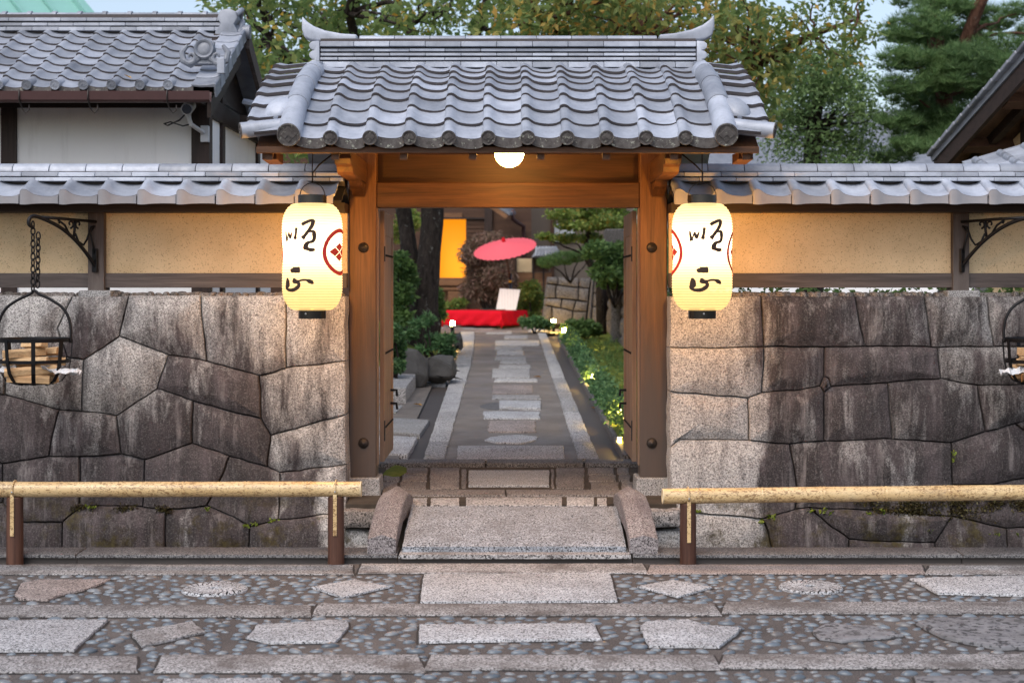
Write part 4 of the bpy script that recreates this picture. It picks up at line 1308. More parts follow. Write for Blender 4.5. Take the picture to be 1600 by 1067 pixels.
# door leaves, opened inwards
stud_me = MB().lathe([(0.010, 0.0), (0.009, 0.005), (0.005, 0.009), (0, 0.010)], 8).mesh('stud', M_IRON, smooth='all')
for sx in (-1, 1):
    xi = -1.012 if sx < 0 else 0.952          # face towards the passage
    xo = xi + sx * 0.035
    y0, y1, z0, z1 = 11.80, 12.72, 0.455, 2.44
    leaf = part('door_leaf', gate, (xi, y0, z0))
    nb = 5
    for k in range(nb):
        a = y0 + 0.09 + (y1 - y0 - 0.18) * k / nb; b = y0 + 0.09 + (y1 - y0 - 0.18) * (k + 1) / nb
        MB().box(min(xi, xo) + 0.008, max(xi, xo) - 0.008, a + 0.002, b - 0.002, z0 + 0.1, z1 - 0.12).build('board', M_DOOR, leaf)
    for a, b in ((y0, y0 + 0.09), (y1 - 0.09, y1)):
        MB().box(min(xi, xo), max(xi, xo), a, b, z0, z1).build('stile', M_DOOR, leaf, bevel=0.003)
    for a, b in ((z0 + 0.002, z0 + 0.20), (z1 - 0.19, z1 - 0.002)):
        MB().box(min(xi, xo) + 0.002, max(xi, xo) - 0.002, y0 + 0.091, y1 - 0.091, a, b).build('rail', M_DOOR, leaf, bevel=0.003)
    for zz in (2.09, 1.31, 0.72):
        for k in range(9):
            link('stud', stud_me, leaf, (xi, y0 + 0.12 + (y1 - y0 - 0.24) * k / 8, zz), (0, -sx * R(90), 0))
    MB().box(xi - 0.006 if sx > 0 else xi, xi if sx > 0 else xi + 0.006, y0 + 0.0, y0 + 0.06, 2.04, 2.16).build('hinge_plate', M_IRON, leaf)
    MB().box(xi - 0.006 if sx > 0 else xi, xi if sx > 0 else xi + 0.006, y0 + 0.0, y0 + 0.05, 0.62, 0.78).build('hinge_plate', M_IRON, leaf)
    for zz in (0.98, 0.87):
        MB().tube([(xi, y1 - 0.3, zz), (xi - sx * 0.05, y1 - 0.3, zz), (xi - sx * 0.055, y1 - 0.3, zz - 0.05)], 0.011, 6).build('iron_staple', M_IRON, leaf)

# ================================================================== plastered walls with small tiled roofs, standing on the stone walls
FL = [(u, h * 1.1) for u, h in PROF]
T_WALL = tile_mesh('wall_roof_tile', W=0.29, L=0.26, th=0.02, lift=0.0, lip=0.067, mats=[M_TILE, M_TILEWALL, M_TILEWALL], prof=FL, flatlip=0.0, lipk=0.445)
for sx, lab in ((-1, 'ochre plaster wall with small tiled roof above the left stone wall'), (1, 'ochre plaster wall with small tiled roof above the right stone wall')):
    pw = thing('plaster_wall', lab, 'wall', (sx * 3.5, 11.45, WTOP))
    if sx < 0: xin, xout, posts = -1.266, -6.0, (-3.177, -5.15)
    else: xin, xout, posts = 1.206, 6.0, (3.43, 5.4)
    a, b = min(xin, xout), max(xin, xout)
    MB().box(a, b, 11.28, 11.58, 2.405, 2.475).build('eave_beam', M_DARKW, pw)
    MB().box(a, b, 11.415, 11.545, 1.832, 1.943).build('sill_beam', M_WEATH, pw, bevel=0.004)
    edges = [xin] + list(posts) + [xout]
    for e0, e1 in zip(edges, edges[1:]):
        p0, p1 = sorted((e0, e1))
        MB().box(p0 + 0.001, p1 - 0.001, 11.45, 11.51, 1.944, 2.404).build('plaster_panel', M_OCHRE, pw)
    for x in posts:
        MB().box(x - 0.062, x + 0.062, 11.385, 11.555, 1.80, 2.44).build('post', M_WEATHZ, pw, bevel=0.004)
        MB().box(x - 0.12, x + 0.13, 11.33, 11.62, WTOP - 0.03, 1.812).build('post_base', M_FOOT, pw, bevel=0.012)
    wr = part('wall_roof', pw, (sx * 3.5, 11.2, 2.5))
    x = -1.555 if sx < 0 else 1.245
    k = 0
    while abs(x) < 5.9:
        link('wall_roof_tile', T_WALL, wr, (x + rng.uniform(-.002, .002), 11.0 + rng.uniform(-.003, .003), 2.525), (R(23), 0, 0))
        x += sx * 0.29
    MB().prism([(11.05, 2.46), (11.35, 2.58), (11.67, 2.46), (11.66, 2.48), (11.35, 2.615), (11.06, 2.48)], 'x', a, b).build('roof_bed', M_JOINT, wr)
    MB().prism([(11.40, 2.66), (11.72, 2.53), (11.72, 2.505), (11.40, 2.63)], 'x', a, b).build('rear_roof_slope', M_TILE_OLD, wr)
    ridge_layer(wr, a, b, 11.36, 2.632, 0.032, 0.165, 0.277, 0.2, M_TILE, 'ridge_tile')
    ridge_layer(wr, a, b, 11.36, 2.669, 0.036, 0.140, 0.277, 0.09, M_TILE, 'ridge_tile')
    MB().box(a, b, 11.27, 11.45, 2.6, 2.712).build('ridge_core', M_EDGE, wr)
    cap_tiles(wr, a, b, 11.36, 2.710, 0.072, 0.277, M_TILE)

# ================================================================== paper lanterns
def lrad(z):
    t = abs(z)
    r = 0.2085
    if t > 0.20:
        q = (t - 0.20) / 0.173
        r = 0.105 + (0.2085 - 0.105) * math.sqrt(max(0, 1 - q ** 2.3))
    return r - 0.006 * math.exp(-(z / 0.10) ** 2)
def lantern(label, loc, rz):
    root = thing('paper_lantern', label, 'lantern', loc, 'lit lanterns hung from the gate eaves')
    prof = []
    nzr = 162
    for j in range(nzr + 1):
        z = -0.373 + 0.746 * j / nzr
        ph = (z * 54.0) % 1.0
        prof.append((lrad(z) + 0.0028 * math.cos((ph - 0.5) * 2 * math.pi), z))
    body = MB().lathe(prof, 56).mesh('paper_body', M_PAPER, smooth='all')
    def child(name, me): 
        o = link(name, me, None, (0, 0, 0), (0, 0, 0)); o.parent = root; return o
    child('paper_body', body)
    child('top_cap', MB().lathe([(0.0, 0.43), (0.097, 0.43), (0.100, 0.428), (0.100, 0.36), (0.096, 0.355), (0.088, 0.36)], 32).mesh('top_cap', M_LACQ, smooth=True))
    child('bottom_cap', MB().lathe([(0.088, -0.36), (0.096, -0.365), (0.096, -0.428), (0.093, -0.43), (0.07, -0.43), (0.07, -0.40), (0.0, -0.40)], 32).mesh('bottom_cap', M_LACQ, smooth=True))
    child('cap_rivet', MB().lathe([(0.007, 0), (0.006, 0.003), (0, 0.004)], 8, c=(0.0, -0.0965, -0.395), mat=Matrix.Rotation(R(90), 3, 'X')).mesh('cap_rivet', M_STEEL))
    arc = [(0.1 * math.cos(t * math.pi / 14), 0.0, 0.39 + 0.125 * (math.sin(t * math.pi / 14) ** 0.7 if 0 < t < 14 else 0)) for t in range(15)]
    child('wire_handle', MB().tube(arc, 0.0035, 6).mesh('wire_handle', M_OLDIRON, smooth='all'))
    # brush characters laid on the curved paper
    S = 796.0
    def ribbon(pts, wd, name, mat, closed=False, cx=416.0, ang0=0.0, off=0.0045):
        P3 = [((a - cx) / S, (641.0 - b) / S) for a, b in pts]
        fine = []
        n = len(P3)
        for i in range(n - 1 if not closed else n):
            p0 = Vector(P3[max(i - 1, 0)] if not closed else P3[i - 1]); p1 = Vector(P3[i]); p2 = Vector(P3[(i + 1) % n]); p3 = Vector(P3[min(i + 2, n - 1)] if not closed else P3[(i + 2) % n])
            for k in range(6):
                t = k / 6
                fine.append((0.5 * (2 * p1 + (p2 - p0) * t + (2 * p0 - 5 * p1 + 4 * p2 - p3) * t * t + (3 * p1 - p0 - 3 * p2 + p3) * t ** 3), i + t))
        if not closed: fine.append((Vector(P3[-1]), n - 1))
        vs, fs = [], []
        m = len(fine)
        for i, (p, s_) in enumerate(fine):
            a = fine[i - 1 if (i > 0 or closed) else 0][0]; b = fine[(i + 1) % m if (i < m - 1 or closed) else m - 1][0]
            t = (b - a)
            t = t.normalized() if t.length > 1e-7 else Vector((1, 0))
            nn = Vector((-t.y, t.x))
            if isinstance(wd, (list, tuple)):
                i0 = min(int(s_), len(wd) - 1); i1 = min(i0 + 1, len(wd) - 1)
                w_ = wd[i0] + (wd[i1] - wd[i0]) * (s_ - int(s_))
            else: w_ = wd
            w_ = w_ * 1.45 / S / 2 * (1 + 0.14 * mnoise.noise(Vector((p.x * 60, p.y * 60, 1))))
            for q in (-1, -0.33, 0.33, 1):
                e = p + nn * (w_ * q)
                r = lrad(e.y) + off
                th = e.x / r if ang0 else math.asin(max(-0.99, min(0.99, e.x / r)))
                th += ang0
                vs.append((r * math.sin(th), -r * math.cos(th), e.y))
        for i in range(m if closed else m - 1):
            j = (i + 1) % m
            for q in range(3):
                fs.append((i * 4 + q, i * 4 + q + 1, j * 4 + q + 1, j * 4 + q))
        return vs, fs
    def brush(strokes):
        mb = MB()
        for st in strokes:
            mb.add(*ribbon([(231.1 + 0.4667 * a, 391.2 + 0.4667 * b) for a, b, c in st], [0.4667 * c for a, b, c in st], '', None))
        child('brush_character', mb.mesh('brush_character', M_INK))
    brush([[(212, 238, 8), (217, 275, 17), (224, 315, 20), (231, 345, 30), (234, 356, 24)], [(236, 345, 12), (250, 300, 12), (266, 262, 16), (276, 290, 20), (288, 312, 30), (300, 290, 20), (318, 250, 8)],
           [(378, 200, 22), (375, 225, 24), (370, 270, 20), (360, 320, 32), (357, 338, 26)],
           [(447, 170, 16), (462, 158, 30), (500, 138, 26), (548, 118, 22), (570, 130, 30), (560, 180, 28), (528, 232, 25), (485, 290, 26), (462, 318, 38), (452, 330, 30)],
           [(500, 265, 10), (540, 246, 18), (576, 250, 26), (583, 285, 30), (582, 330, 30), (566, 362, 24), (530, 372, 22), (505, 388, 34), (488, 420, 40), (480, 440, 30), (505, 446, 28), (545, 460, 34), (588, 456, 22)]])
    brush([[(306, 676, 16), (316, 690, 48), (360, 694, 46), (408, 693, 54), (425, 692, 34)],
           [(236, 786, 10), (246, 825, 44), (244, 870, 52), (226, 900, 26), (250, 922, 24), (300, 930, 28), (350, 922, 34), (394, 896, 34), (412, 866, 28), (396, 842, 26), (362, 832, 34), (345, 818, 44), (372, 826, 34), (410, 824, 18), (450, 812, 16), (500, 812, 18), (536, 826, 36), (566, 838, 34), (578, 836, 18)]])
    for ang in (R(92), R(-92)):
        mb = MB()
        ring = [(416 + 118 * math.cos(t * math.pi / 12), 615 + 118 * math.sin(t * math.pi / 12)) for t in range(24)]
        mb.add(*ribbon(ring, 16, '', None, closed=True, ang0=ang))
        for (dx, dz) in ((0, 27), (0, -27), (46, 0), (-46, 0)):
            vs, fs = [], []
            for (ex, ez) in ((0, 25), (43, 0), (0, -25), (-43, 0)):
                z = (641 - 615 + dz + ez) / S
                r = lrad(z) + 0.005
                th = ang + (dx + ex) / S / r
                vs.append((r * math.sin(th), -r * math.cos(th), z))
            mb.add(vs, [(0, 1, 2, 3)])
        child('red_crest', mb.mesh('red_crest', M_REDINK))
    for c in root.children: c.rotation_euler = (0, 0, 0)
    root.rotation_euler = (0, 0, rz)
    ld = bpy.data.lights.new('lantern_bulb', 'POINT'); ld.energy = 92.0; ld.color = (1.0, 0.43, 0.05); ld.shadow_soft_size = 0.06
    lo = bpy.data.objects.new('lantern_bulb', ld); COL.objects.link(lo); lo.parent = root; lo.location = (0, 0, 0.05)
    return root
LZ = (1.675 + 2.42) / 2
for sx, x, rz in ((-1, (488 - 800) / 224.0, R(-20)), (1, (1097 - 800) / 224.0, 0)):
    lab = 'lit cream paper lantern hanging beside the left gate post' if sx < 0 else 'lit cream paper lantern hanging beside the right gate post'
    lantern(lab, (x, 10.40, LZ), rz)
    hw = MB()
    hw.tube([(x, 10.4, LZ + 0.515), (x, 10.4, LZ + 0.62), (x + 0.002, 10.42, 2.80)], 0.004, 6)
    hw.tube([(x, 10.4, LZ + 0.52), (x + 0.004, 10.4, LZ + 0.585), (x - sx * 0.04, 10.43, LZ + 0.64), (x - sx * 0.12, 10.5, 2.765), (x - sx * 0.17, 10.56, 2.80)], 0.006, 6)
    tag(hw.build('hanging_wire', M_WIRE, smooth='all'), 'thin brown wires holding up the %s paper lantern' % ('left' if sx < 0 else 'right'), 'wire', 'lantern wires')

# ---- globe lamp under the eave
gl = thing('globe_lamp', 'lit round glass globe lamp under the middle of the gate eave', 'lamp', (GC + 0.01, 10.92, 2.82))
bm = bmesh.new(); bmesh.ops.create_uvsphere(bm, u_segments=32, v_segments=20, radius=0.108)
for f in bm.faces: f.smooth = True
me = bpy.data.meshes.new('glass_globe'); bm.to_mesh(me); bm.free(); me.materials.append(M_GLOBE)
o = link('glass_globe', me, None); o.parent = gl
o = MB().lathe([(0.0, 0.40), (0.02, 0.40), (0.02, 0.19), (0.07, 0.18), (0.075, 0.10), (0.055, 0.09)], 24).build('ceiling_mount', M_OLDIRON, None, smooth=True); o.parent = gl
# ================================================================== bamboo guard rails
def bamboo_rail(label, x0, x1, z0, z1, nodes, posts, endx):
    root = thing('bamboo_rail', label, 'guard rail', ((x0 + x1) / 2, 9.87, 0))
    Y = 9.87
    pts, rr = [], []
    n = 640
    for i in range(n + 1):
        x = x0 + (x1 - x0) * i / n
        pts.append((x, Y, z0 + (z1 - z0) * i / n))
        d = min(abs(x - q) for q in nodes)
        rr.append(0.0505 + 0.0036 * math.exp(-(d / 0.016) ** 2) - 0.005 * math.exp(-(d / 0.006) ** 2) + 0.0008 * math.sin(x * 7))
    MB().tube(pts, rr, 28, cap=False).build('rail', M_BAMBOO, root, smooth='all')
    for x, z, s_ in ((x0, z0, -1), (x1, z1, 1)):
        rot = Matrix.Rotation(R(90) * s_, 3, 'Y')
        MB().lathe([(0.0512, -0.004), (0.0508, 0.004), (0.043, 0.004), (0.042, -0.015), (0.0, -0.012)], 28, c=(x, Y, z), mat=rot).build('cut_end', M_BAMBOOE, root, smooth=True)
    for x in posts:
        zt = z0 + (z1 - z0) * (x - x0) / (x1 - x0)
        p_ = MB().lathe([(0.055, -0.05), (0.054, 0.2), (0.053, zt - 0.055), (0.046, zt - 0.047), (0.0, zt - 0.045)], 20, c=(x, Y, 0)).build('post', M_RAILPOST, root, smooth=True)
        mb = MB().box(x - 0.0125, x + 0.0125, Y - 0.062, Y - 0.054, zt - 0.30, zt - 0.03)
        ring = [(x, Y - 0.0585 * math.cos(t), zt + 0.0585 * math.sin(t)) for t in [q * math.pi / 10 - 0.3 for q in range(14)]]
        mb.tube(ring, 0.006, 6)
        mb.build('bamboo_strap', M_BAMBOO, root, bevel=0.002)
        MB().lathe([(0.006, 0), (0.005, 0.004), (0, 0.005)], 8, c=(x, Y - 0.062, zt - 0.01), mat=Matrix.Rotation(R(90), 3, 'X')).build('nail', M_STEEL, root)
bamboo_rail('spotted yellow bamboo rail on brown posts before the left stone wall', -4.4, -1.0, 0.498, 0.502, [-4.23 + 0.412 * k for k in range(9)], (-3.29, -1.165), -1.0)
bamboo_rail('spotted yellow bamboo rail on a brown post before the right stone wall', 0.998, 4.6, 0.455, 0.494, [1.235 + 0.41 * k for k in range(9)], (1.165, 4.0), 1.0)

# ================================================================== fire baskets on iron brackets
def smooth_path(p, k):
    p = [Vector(q) for q in p]
    out = []
    for i in range(len(p) - 1):
        a, b, c, d = p[max(i - 1, 0)], p[i], p[i + 1], p[min(i + 2, len(p) - 1)]
        for j in range(k):
            t = j / k
            out.append(0.5 * (2 * b + (c - a) * t + (2 * a - 5 * b + 4 * c - d) * t * t + (3 * b - a - 3 * c + d) * t ** 3))
    return out + [p[-1]]
def fire_basket(side, lab_side, base, tip):
    bx, by = base; tx, ty = tip
    d = Vector((tx - bx, ty - by)); Ln = d.length; d.normalize()
    def q(s, z, off=0.0): return Vector((bx + d.x * s - d.y * off, by + d.y * s + d.x * off, z))
    br = thing('iron_bracket', 'black wrought-iron scroll bracket on the %s plaster wall post' % lab_side, 'bracket', (bx, by, 2.0), 'wrought-iron brackets')
    MB().tube([q(0, 2.335), q(Ln * 0.5, 2.345), q(Ln * 0.97, 2.35)], 0.011, 8).build('top_bar', M_IRON, br, smooth='all')
    brace = [q(0.0, 1.985), q(0.02, 2.01), q(0.09, 2.09), q(0.2, 2.19), q(0.33, 2.275), q(0.47, 2.33), q(Ln, 2.355), q(Ln + 0.045, 2.335), q(Ln + 0.05, 2.295), q(Ln + 0.02, 2.275)]
    MB().tube(smooth_path(brace, 4), 0.0145, 8).build('brace', M_IRON, br, smooth='all')
    MB().obox(q(0.008, 1.95), q(0.008, 2.13), 0.05, 0.02, up=(d.x, d.y, 0)).build('wall_plate', M_IRON, br, bevel=0.003)
    def scroll(c, r, a0, turns, sgn):
        return [q(c[0] + r * (1 - t / 16) * math.cos(a0 + sgn * turns * t / 12), c[1] + r * (1 - t / 16) * math.sin(a0 + sgn * turns * t / 12)) for t in range(13)]
    mb = MB()
    for c, r, a0, tn, sg in (((0.17, 2.31), 0.032, -1.5, 5.5, 1), ((0.245, 2.31), 0.032, -1.6, 5.5, -1)):
        mb.tube(scroll(c, r, a0, tn, sg), 0.008, 6)
    mb.tube([q(0.207, 2.34), q(0.205, 2.27), q(0.215, 2.21)], 0.010, 6)
    mb.tube([q(0.012, 2.30), q(0.05, 2.29), q(0.085, 2.20), q(0.12, 2.155), q(0.17, 2.18), q(0.2, 2.24)], 0.009, 6)
    mb.tube([q(0.012, 2.09), q(0.03, 2.17), q(0.055, 2.25), q(0.02, 2.30)], 0.009, 6)
    mb.tube([q(0.26, 2.24), q(0.30, 2.30), q(0.36, 2.335), q(0.35, 2.31)], 0.009, 6)
    mb.build('scrollwork', M_IRON, br, smooth='all')
    # basket
    cx, cy = tx, ty
    bk = thing('fire_basket', 'black iron fire basket with firewood, hanging by a chain from the %s bracket' % lab_side, 'fire basket', (cx, cy, 1.13), 'hanging fire baskets')
    def ringpts(r, z, n=40): return [(cx + r * math.cos(2 * math.pi * k / n), cy + r * math.sin(2 * math.pi * k / n), z) for k in range(n)]
    def band(r, z0, z1, r2=None):
        mb = MB()
        r2 = r2 or r
        mb.lathe([(r, z0), (r2, z1), (r2 - 0.007, z1), (r - 0.007, z0), (r, z0)], 40, c=(cx, cy, 0))
        return mb
    band(0.258, 1.438, 1.466, 0.262).build('rim_band', M_IRON, bk, smooth=True)
    band(0.246, 1.285, 1.31, 0.248).build('middle_band', M_IRON, bk, smooth=True)
    MB().lathe([(0.0, 1.125), (0.125, 1.128), (0.13, 1.14), (0.0, 1.136)], 24, c=(cx, cy, 0)).build('bottom_plate', M_IRON, bk, smooth=True)
    for k in range(8):
        a = 2 * math.pi * (k + 0.35) / 8
        ca, sa = math.cos(a), math.sin(a)
        prof = [(0.262, 1.455), (0.256, 1.38), (0.25, 1.30), (0.232, 1.22), (0.19, 1.155), (0.12, 1.128)]
        mb = MB()
        vs, fs = [], []
        for r, z in prof:
            for w_ in (-0.0145, 0.0145):
                for dr in (0.0, 0.007):
                    vs.append((cx + ca * (r + dr) - sa * w_, cy + sa * (r + dr) + ca * w_, z - (0.004 if dr else 0)))
        for j in range(len(prof) - 1):
            a_, b_ = j * 4, (j + 1) * 4
            fs += [(a_, a_ + 2, b_ + 2, b_), (a_ + 1, b_ + 1, b_ + 3, a_ + 3), (a_, b_, b_ + 1, a_ + 1), (a_ + 2, a_ + 3, b_ + 3, b_ + 2)]
        mb.add(vs, fs).build('rib', M_IRON, bk)
    hp_ = [(-0.262, 1.43), (-0.266, 1.52), (-0.25, 1.61), (-0.20, 1.69), (-0.11, 1.75), (-0.035, 1.785), (0.0, 1.81), (0.035, 1.785), (0.11, 1.75), (0.20, 1.69), (0.25, 1.61), (0.266, 1.52), (0.262, 1.43)]
    MB().tube(smooth_path([(cx + u, cy, z) for u, z in hp_], 4), 0.011, 8).build('handle', M_IRON, bk, smooth='all')
    mb = MB()
    for st, zz0, zz1, ox in ((0, 1.83, 2.29, -0.012), (1, 1.86, 2.21, 0.022)):
        nl = int((zz1 - zz0) / 0.042)
        for k in range(nl + 1):
            z = zz0 + (zz1 - zz0) * k / nl
            u = Vector((1, 0, 0)) if (k + st) % 2 else Vector((0.3, 0.95, 0))
            cxx = cx + ox + (0.012 * (z - 1.83) if st else 0.0)
            mb.tube([Vector((cxx, cy, z)) + u * (0.0145 * math.cos(t * math.pi / 6)) + Vector((0, 0, 0.029 * math.sin(t * math.pi / 6))) for t in range(12)], 0.0058, 5, closed=True)
    mb.build('chain', M_IRON, bk, smooth='all')
    # split logs lying in the basket
    lg = random.Random(5 if side < 0 else 9)
    for k, (oy, oz, ang, ln, ox) in enumerate(((-0.13, 1.175, 0.12, 0.30, 0.0), (0.0, 1.175, -0.1, 0.30, 0.02), (0.12, 1.18, 0.05, 0.28, -0.02), (-0.12, 1.235, 0.3, 0.36, 0.01), (0.03, 1.235, -0.25, 0.38, 0.0), (-0.10, 1.30, -0.15, 0.34, -0.03), (0.04, 1.30, 0.2, 0.36, 0.03), (-0.08, 1.362, 0.45, 0.30, -0.05), (0.06, 1.36, -0.3, 0.32, 0.02), (-0.03, 1.425, -0.55, 0.22, 0.01))):
        w_ = lg.uniform(0.05, 0.07)
        pr = [(-w_ / 2, -0.026), (w_ / 2, -0.028), (w_ * 0.42, 0.012), (0.0, 0.03), (-w_ * 0.45, 0.016)]
        mb = MB().prism(pr, 'x', -ln / 2, ln / 2)
        o = mb.build('firewood_log', M_FIREW, None, bevel=0.003, loc=(cx + ox, cy + oy, oz), rot=(lg.uniform(-.3, .3), lg.uniform(-.08, .08), ang))
        tag(o, 'pale split log of firewood heaped inside the %s fire basket' % lab_side, 'firewood', 'split logs in the %s fire basket' % lab_side)
    # crumpled paper poking out
    for sg in (-1, 1):
        vs, fs = [], []
        nu, nv = 10, 5
        for i in range(nu + 1):
            for j in range(nv + 1):
                u = i / nu; v = j / nv - 0.5
                vs.append((cx + sg * (0.10 + (0.22 if sg < 0 else 0.26) * u), cy - 0.10 + v * 0.13 + 0.02 * lg.uniform(-1, 1), 1.25 - 0.03 * u + 0.012 * lg.uniform(-1, 1) + 0.02 * math.sin(v * 9 + u * 5)))
        for i in range(nu):
            for j in range(nv):
                a = i * (nv + 1) + j
                fs.append((a, a + 1, a + nv + 2, a + nv + 1))
        o = MB().add(vs, fs).build('newspaper', M_NEWSP)
        sm = o.modifiers.new('thickness', 'SOLIDIFY'); sm.thickness = 0.003
        tag(o, 'crumpled newspaper poking out of the %s fire basket on its %s side' % (lab_side, 'left' if sg < 0 else 'right'), 'newspaper', 'newspapers in the fire baskets')
fire_basket(-1, 'left', (-3.177, 11.385), (-3.49, 10.9))
fire_basket(1, 'right', (3.43, 11.385), (3.86, 10.9))

# ================================================================== left storehouse
lb = thing('storehouse', 'white plastered house with dark timber frame and grey tiled roof behind the left wall', 'house', (-5.2, 15.5, 0.3))
WLY = 14.7
def Lx(px, d): return (px - 800) * d / FPX
def Lz(py, d): return EYE - (py - HOR) * d / FPX
XR = Lx(326, WLY)
MB().box(-9.5, XR - 0.001, WLY, WLY + 0.12, 0.25, 3.75).build('front_wall', M_WHITE, lb)
MB().box(XR - 0.14, XR - 0.02, WLY + 0.121, 18.6, 0.25, 3.75).build('side_wall', M_WHITE, lb)
for a, b in ((3, 27), (300, 326)):
    MB().box(Lx(a, WLY), Lx(b, WLY) + (0.012 if b > 300 else 0), WLY - 0.03, WLY + 0.13, 0.26, 3.78).build('timber_post', M_DARKWZ, lb)
for x in (-6.9, -8.7):
    MB().box(x, x + 0.15, WLY - 0.03, WLY + 0.06, 0.26, 3.78).build('timber_post', M_DARKWZ, lb)
MB().box(XR - 0.05, XR + 0.012, 15.35, 15.5, 0.26, 3.8).build('timber_post', M_DARKWZ, lb)
MB().box(XR - 0.05, XR + 0.012, 17.5, 17.65, 0.26, 3.8).build('timber_post', M_DARKWZ, lb)
MB().box(-9.5, XR + 0.01, WLY - 0.035, WLY + 0.10, 3.60, 3.76).build('wall_beam', M_DARKW, lb)
MB().box(XR - 0.02, XR + 0.015, WLY + 0.14, 18.5, 3.52, 3.72).build('wall_beam', M_DARKW, lb)
# gable filling and barge boards
MB().prism([(14.1, 3.62), (18.4, 3.62), (16.9, 4.0), (15.62, 4.55)], 'x', XR - 0.1, XR - 0.02).build('gable', M_DARKW, lb)
lroof = part('roof', lb, (-5.2, 14.0, 3.7))
LA = 27.0
T_L = tile_mesh('roof_tile', L=0.27, mats=[M_TILE_OLD, M_EDGE, M_LIP])
T_LE = tile_mesh('eave_tile', L=0.27, lip=0.045, mats=[M_TILE_OLD, M_EDGE, M_LIP])
ly, lz = 14.0, 3.705
XE = -3.215
for i in range(8):
    y = ly + i * 0.222 * math.cos(R(LA)); z = lz + i * 0.222 * math.sin(R(LA))
    for k in range(0, 20):
        x = XE - TW * k
        link('eave_tile' if i == 0 else 'roof_tile', T_LE if i == 0 else T_L, lroof, (x + rng.uniform(-.003, .003), y, z + rng.uniform(-.002, .002)), (R(LA), 0, rng.uniform(-.008, .008)))
        if i == 0: link('round_end_tile', D_TOMOE, lroof, (x - 0.004, y - 0.05, z + 0.022), (R(12), 0, 0))
    # verge column turned down over the gable
    vm = MB()
    vm.prism([(-0.03, 0.03), (0.05, 0.02), (0.12, 0.022), (0.185, 0.035), (0.20, 0.025), (0.20, -0.10), (0.182, -0.10), (0.182, 0.0), (0.05, -0.002), (-0.03, 0.008)], 'y', 0, 0.25)
    vm.build('verge_tile', M_TILE_OLD, lroof, bevel=0.003, bseg=1, loc=(XE + 0.235, y, z + 0.006), rot=(R(LA - 4), 0, 0))
ry, rz = ly + 1.62, lz + 0.80
MB().box(-9.5, -3.02, ry - 0.09, ry + 0.09, rz - 0.1, rz + 0.17).build('ridge_core', M_EDGE, lroof)
ridge_layer(lroof, -9.5, -2.98, ry, rz - 0.01, 0.045, 0.15, 0.27, 0.2, M_TILE_OLD)
ridge_layer(lroof, -9.5, -2.98, ry, rz + 0.045, 0.038, 0.125, 0.27, 0.08, M_TILE_OLD)
ridge_layer(lroof, -9.5, -2.98, ry, rz + 0.093, 0.04, 0.13, 0.27, 0.22, M_TILE_OLD)
cap_tiles(lroof, -9.5 + 0.03, -2.99, ry, rz + 0.135, 0.075, 0.262, M_TILE_OLD, collar=True)
# rear slope, soffit
def slope_sheet(name, mat, parent, x0, x1, ya, za, yb_, zb_, th):
    MB().prism([(ya, za), (yb_, zb_), (yb_, zb_ - th), (ya, za - th)], 'x', x0, x1).build(name, mat, parent)
slope_sheet('rear_slope', M_TILE_OLD, lroof, -9.5, -2.80, ry + 0.1, rz + 0.0, ry + 1.9, rz - 0.92, 0.06)
slope_sheet('soffit', M_DARKW, lroof, -9.5, -2.83, ly + 0.03, lz - 0.06, ry, rz - 0.12, 0.03)
slope_sheet('barge_board', M_DARKW, lroof, -2.88, -2.84, ly + 0.08, lz - 0.10, ry, rz - 0.16, 0.17)
slope_sheet('barge_board', M_WEATH, lroof, -2.80, -2.755, ry + 0.02, rz + 0.02, ry + 1.9, rz - 0.93, 0.19)
# small lower roof stepping off the gable side
for k in range(5):
    MB().prism([(0, 0), (0.05, 0.03), (0.2, 0.0), (0.2, -0.03), (0.0, -0.03)], 'x', -0.02, 0.27).build('pent_roof_tile', M_TILE_OLD, lroof, loc=(-2.80 + 0.0, 15.6 + k * 0.36, 3.78 - 0.045 * k), rot=(0, R(12), 0))
MB().box(-2.83, -2.5, 15.5, 17.6, 3.55, 3.62).build('pent_roof_board', M_DARKW, lroof)
# end ornaments
def ornament(loc, s, name, lab=None):
    mb = MB()
    rot = Matrix.Rotation(R(90), 3, 'X')
    prof = [(0.0, 0.045), (0.05, 0.05), (0.075, 0.035), (0.088, 0.05), (0.105, 0.055), (0.118, 0.03), (0.118, -0.06)]
    mb.lathe([(r * s, z * s) for r, z in prof], 28, mat=rot)
    for sg in (-1, 1):
        pts = []
        for t in range(14):
            a = -0.6 - t * 0.45
            r = 0.085 * (1 - t / 16)
            pts.append((sg * (0.15 + r * math.cos(a) * 0.9) * s, -0.02 * s, (-0.09 + r * math.sin(a)) * s))
        mb.tube(pts, [0.030 * s * (1 - t / 22) for t in range(14)], 8)
        mb.tube([(sg * 0.06 * s, 0, -0.09 * s), (sg * 0.16 * s, 0.02 * s, -0.16 * s), (sg * 0.24 * s, 0.03 * s, -0.12 * s), (sg * 0.26 * s, 0.03 * s, -0.02 * s), (sg * 0.20 * s, 0.03 * s, 0.06 * s)], [0.04 * s, 0.05 * s, 0.04 * s, 0.035 * s, 0.02 * s], 8)
    mb.prism([(-0.13 * s, -0.16 * s), (0.13 * s, -0.16 * s), (0.10 * s, 0.10 * s), (-0.10 * s, 0.10 * s)], 'y', 0.0, 0.08 * s)
    return mb.build(name, M_TILE_OLD, lroof, smooth=True, loc=loc, rot=(R(-8), 0, 0))
ornament((Lx(322, 14.35), 14.28, Lz(80, 14.35)), 0.85, 'verge_ornament')
MB().box(Lx(340, 14.2), Lx(352, 14.2), 14.16, 14.22, Lz(116, 14.2), Lz(92, 14.2)).build('verge_end_plate', M_TILE_OLD, lroof, bevel=0.006)
mb = MB()
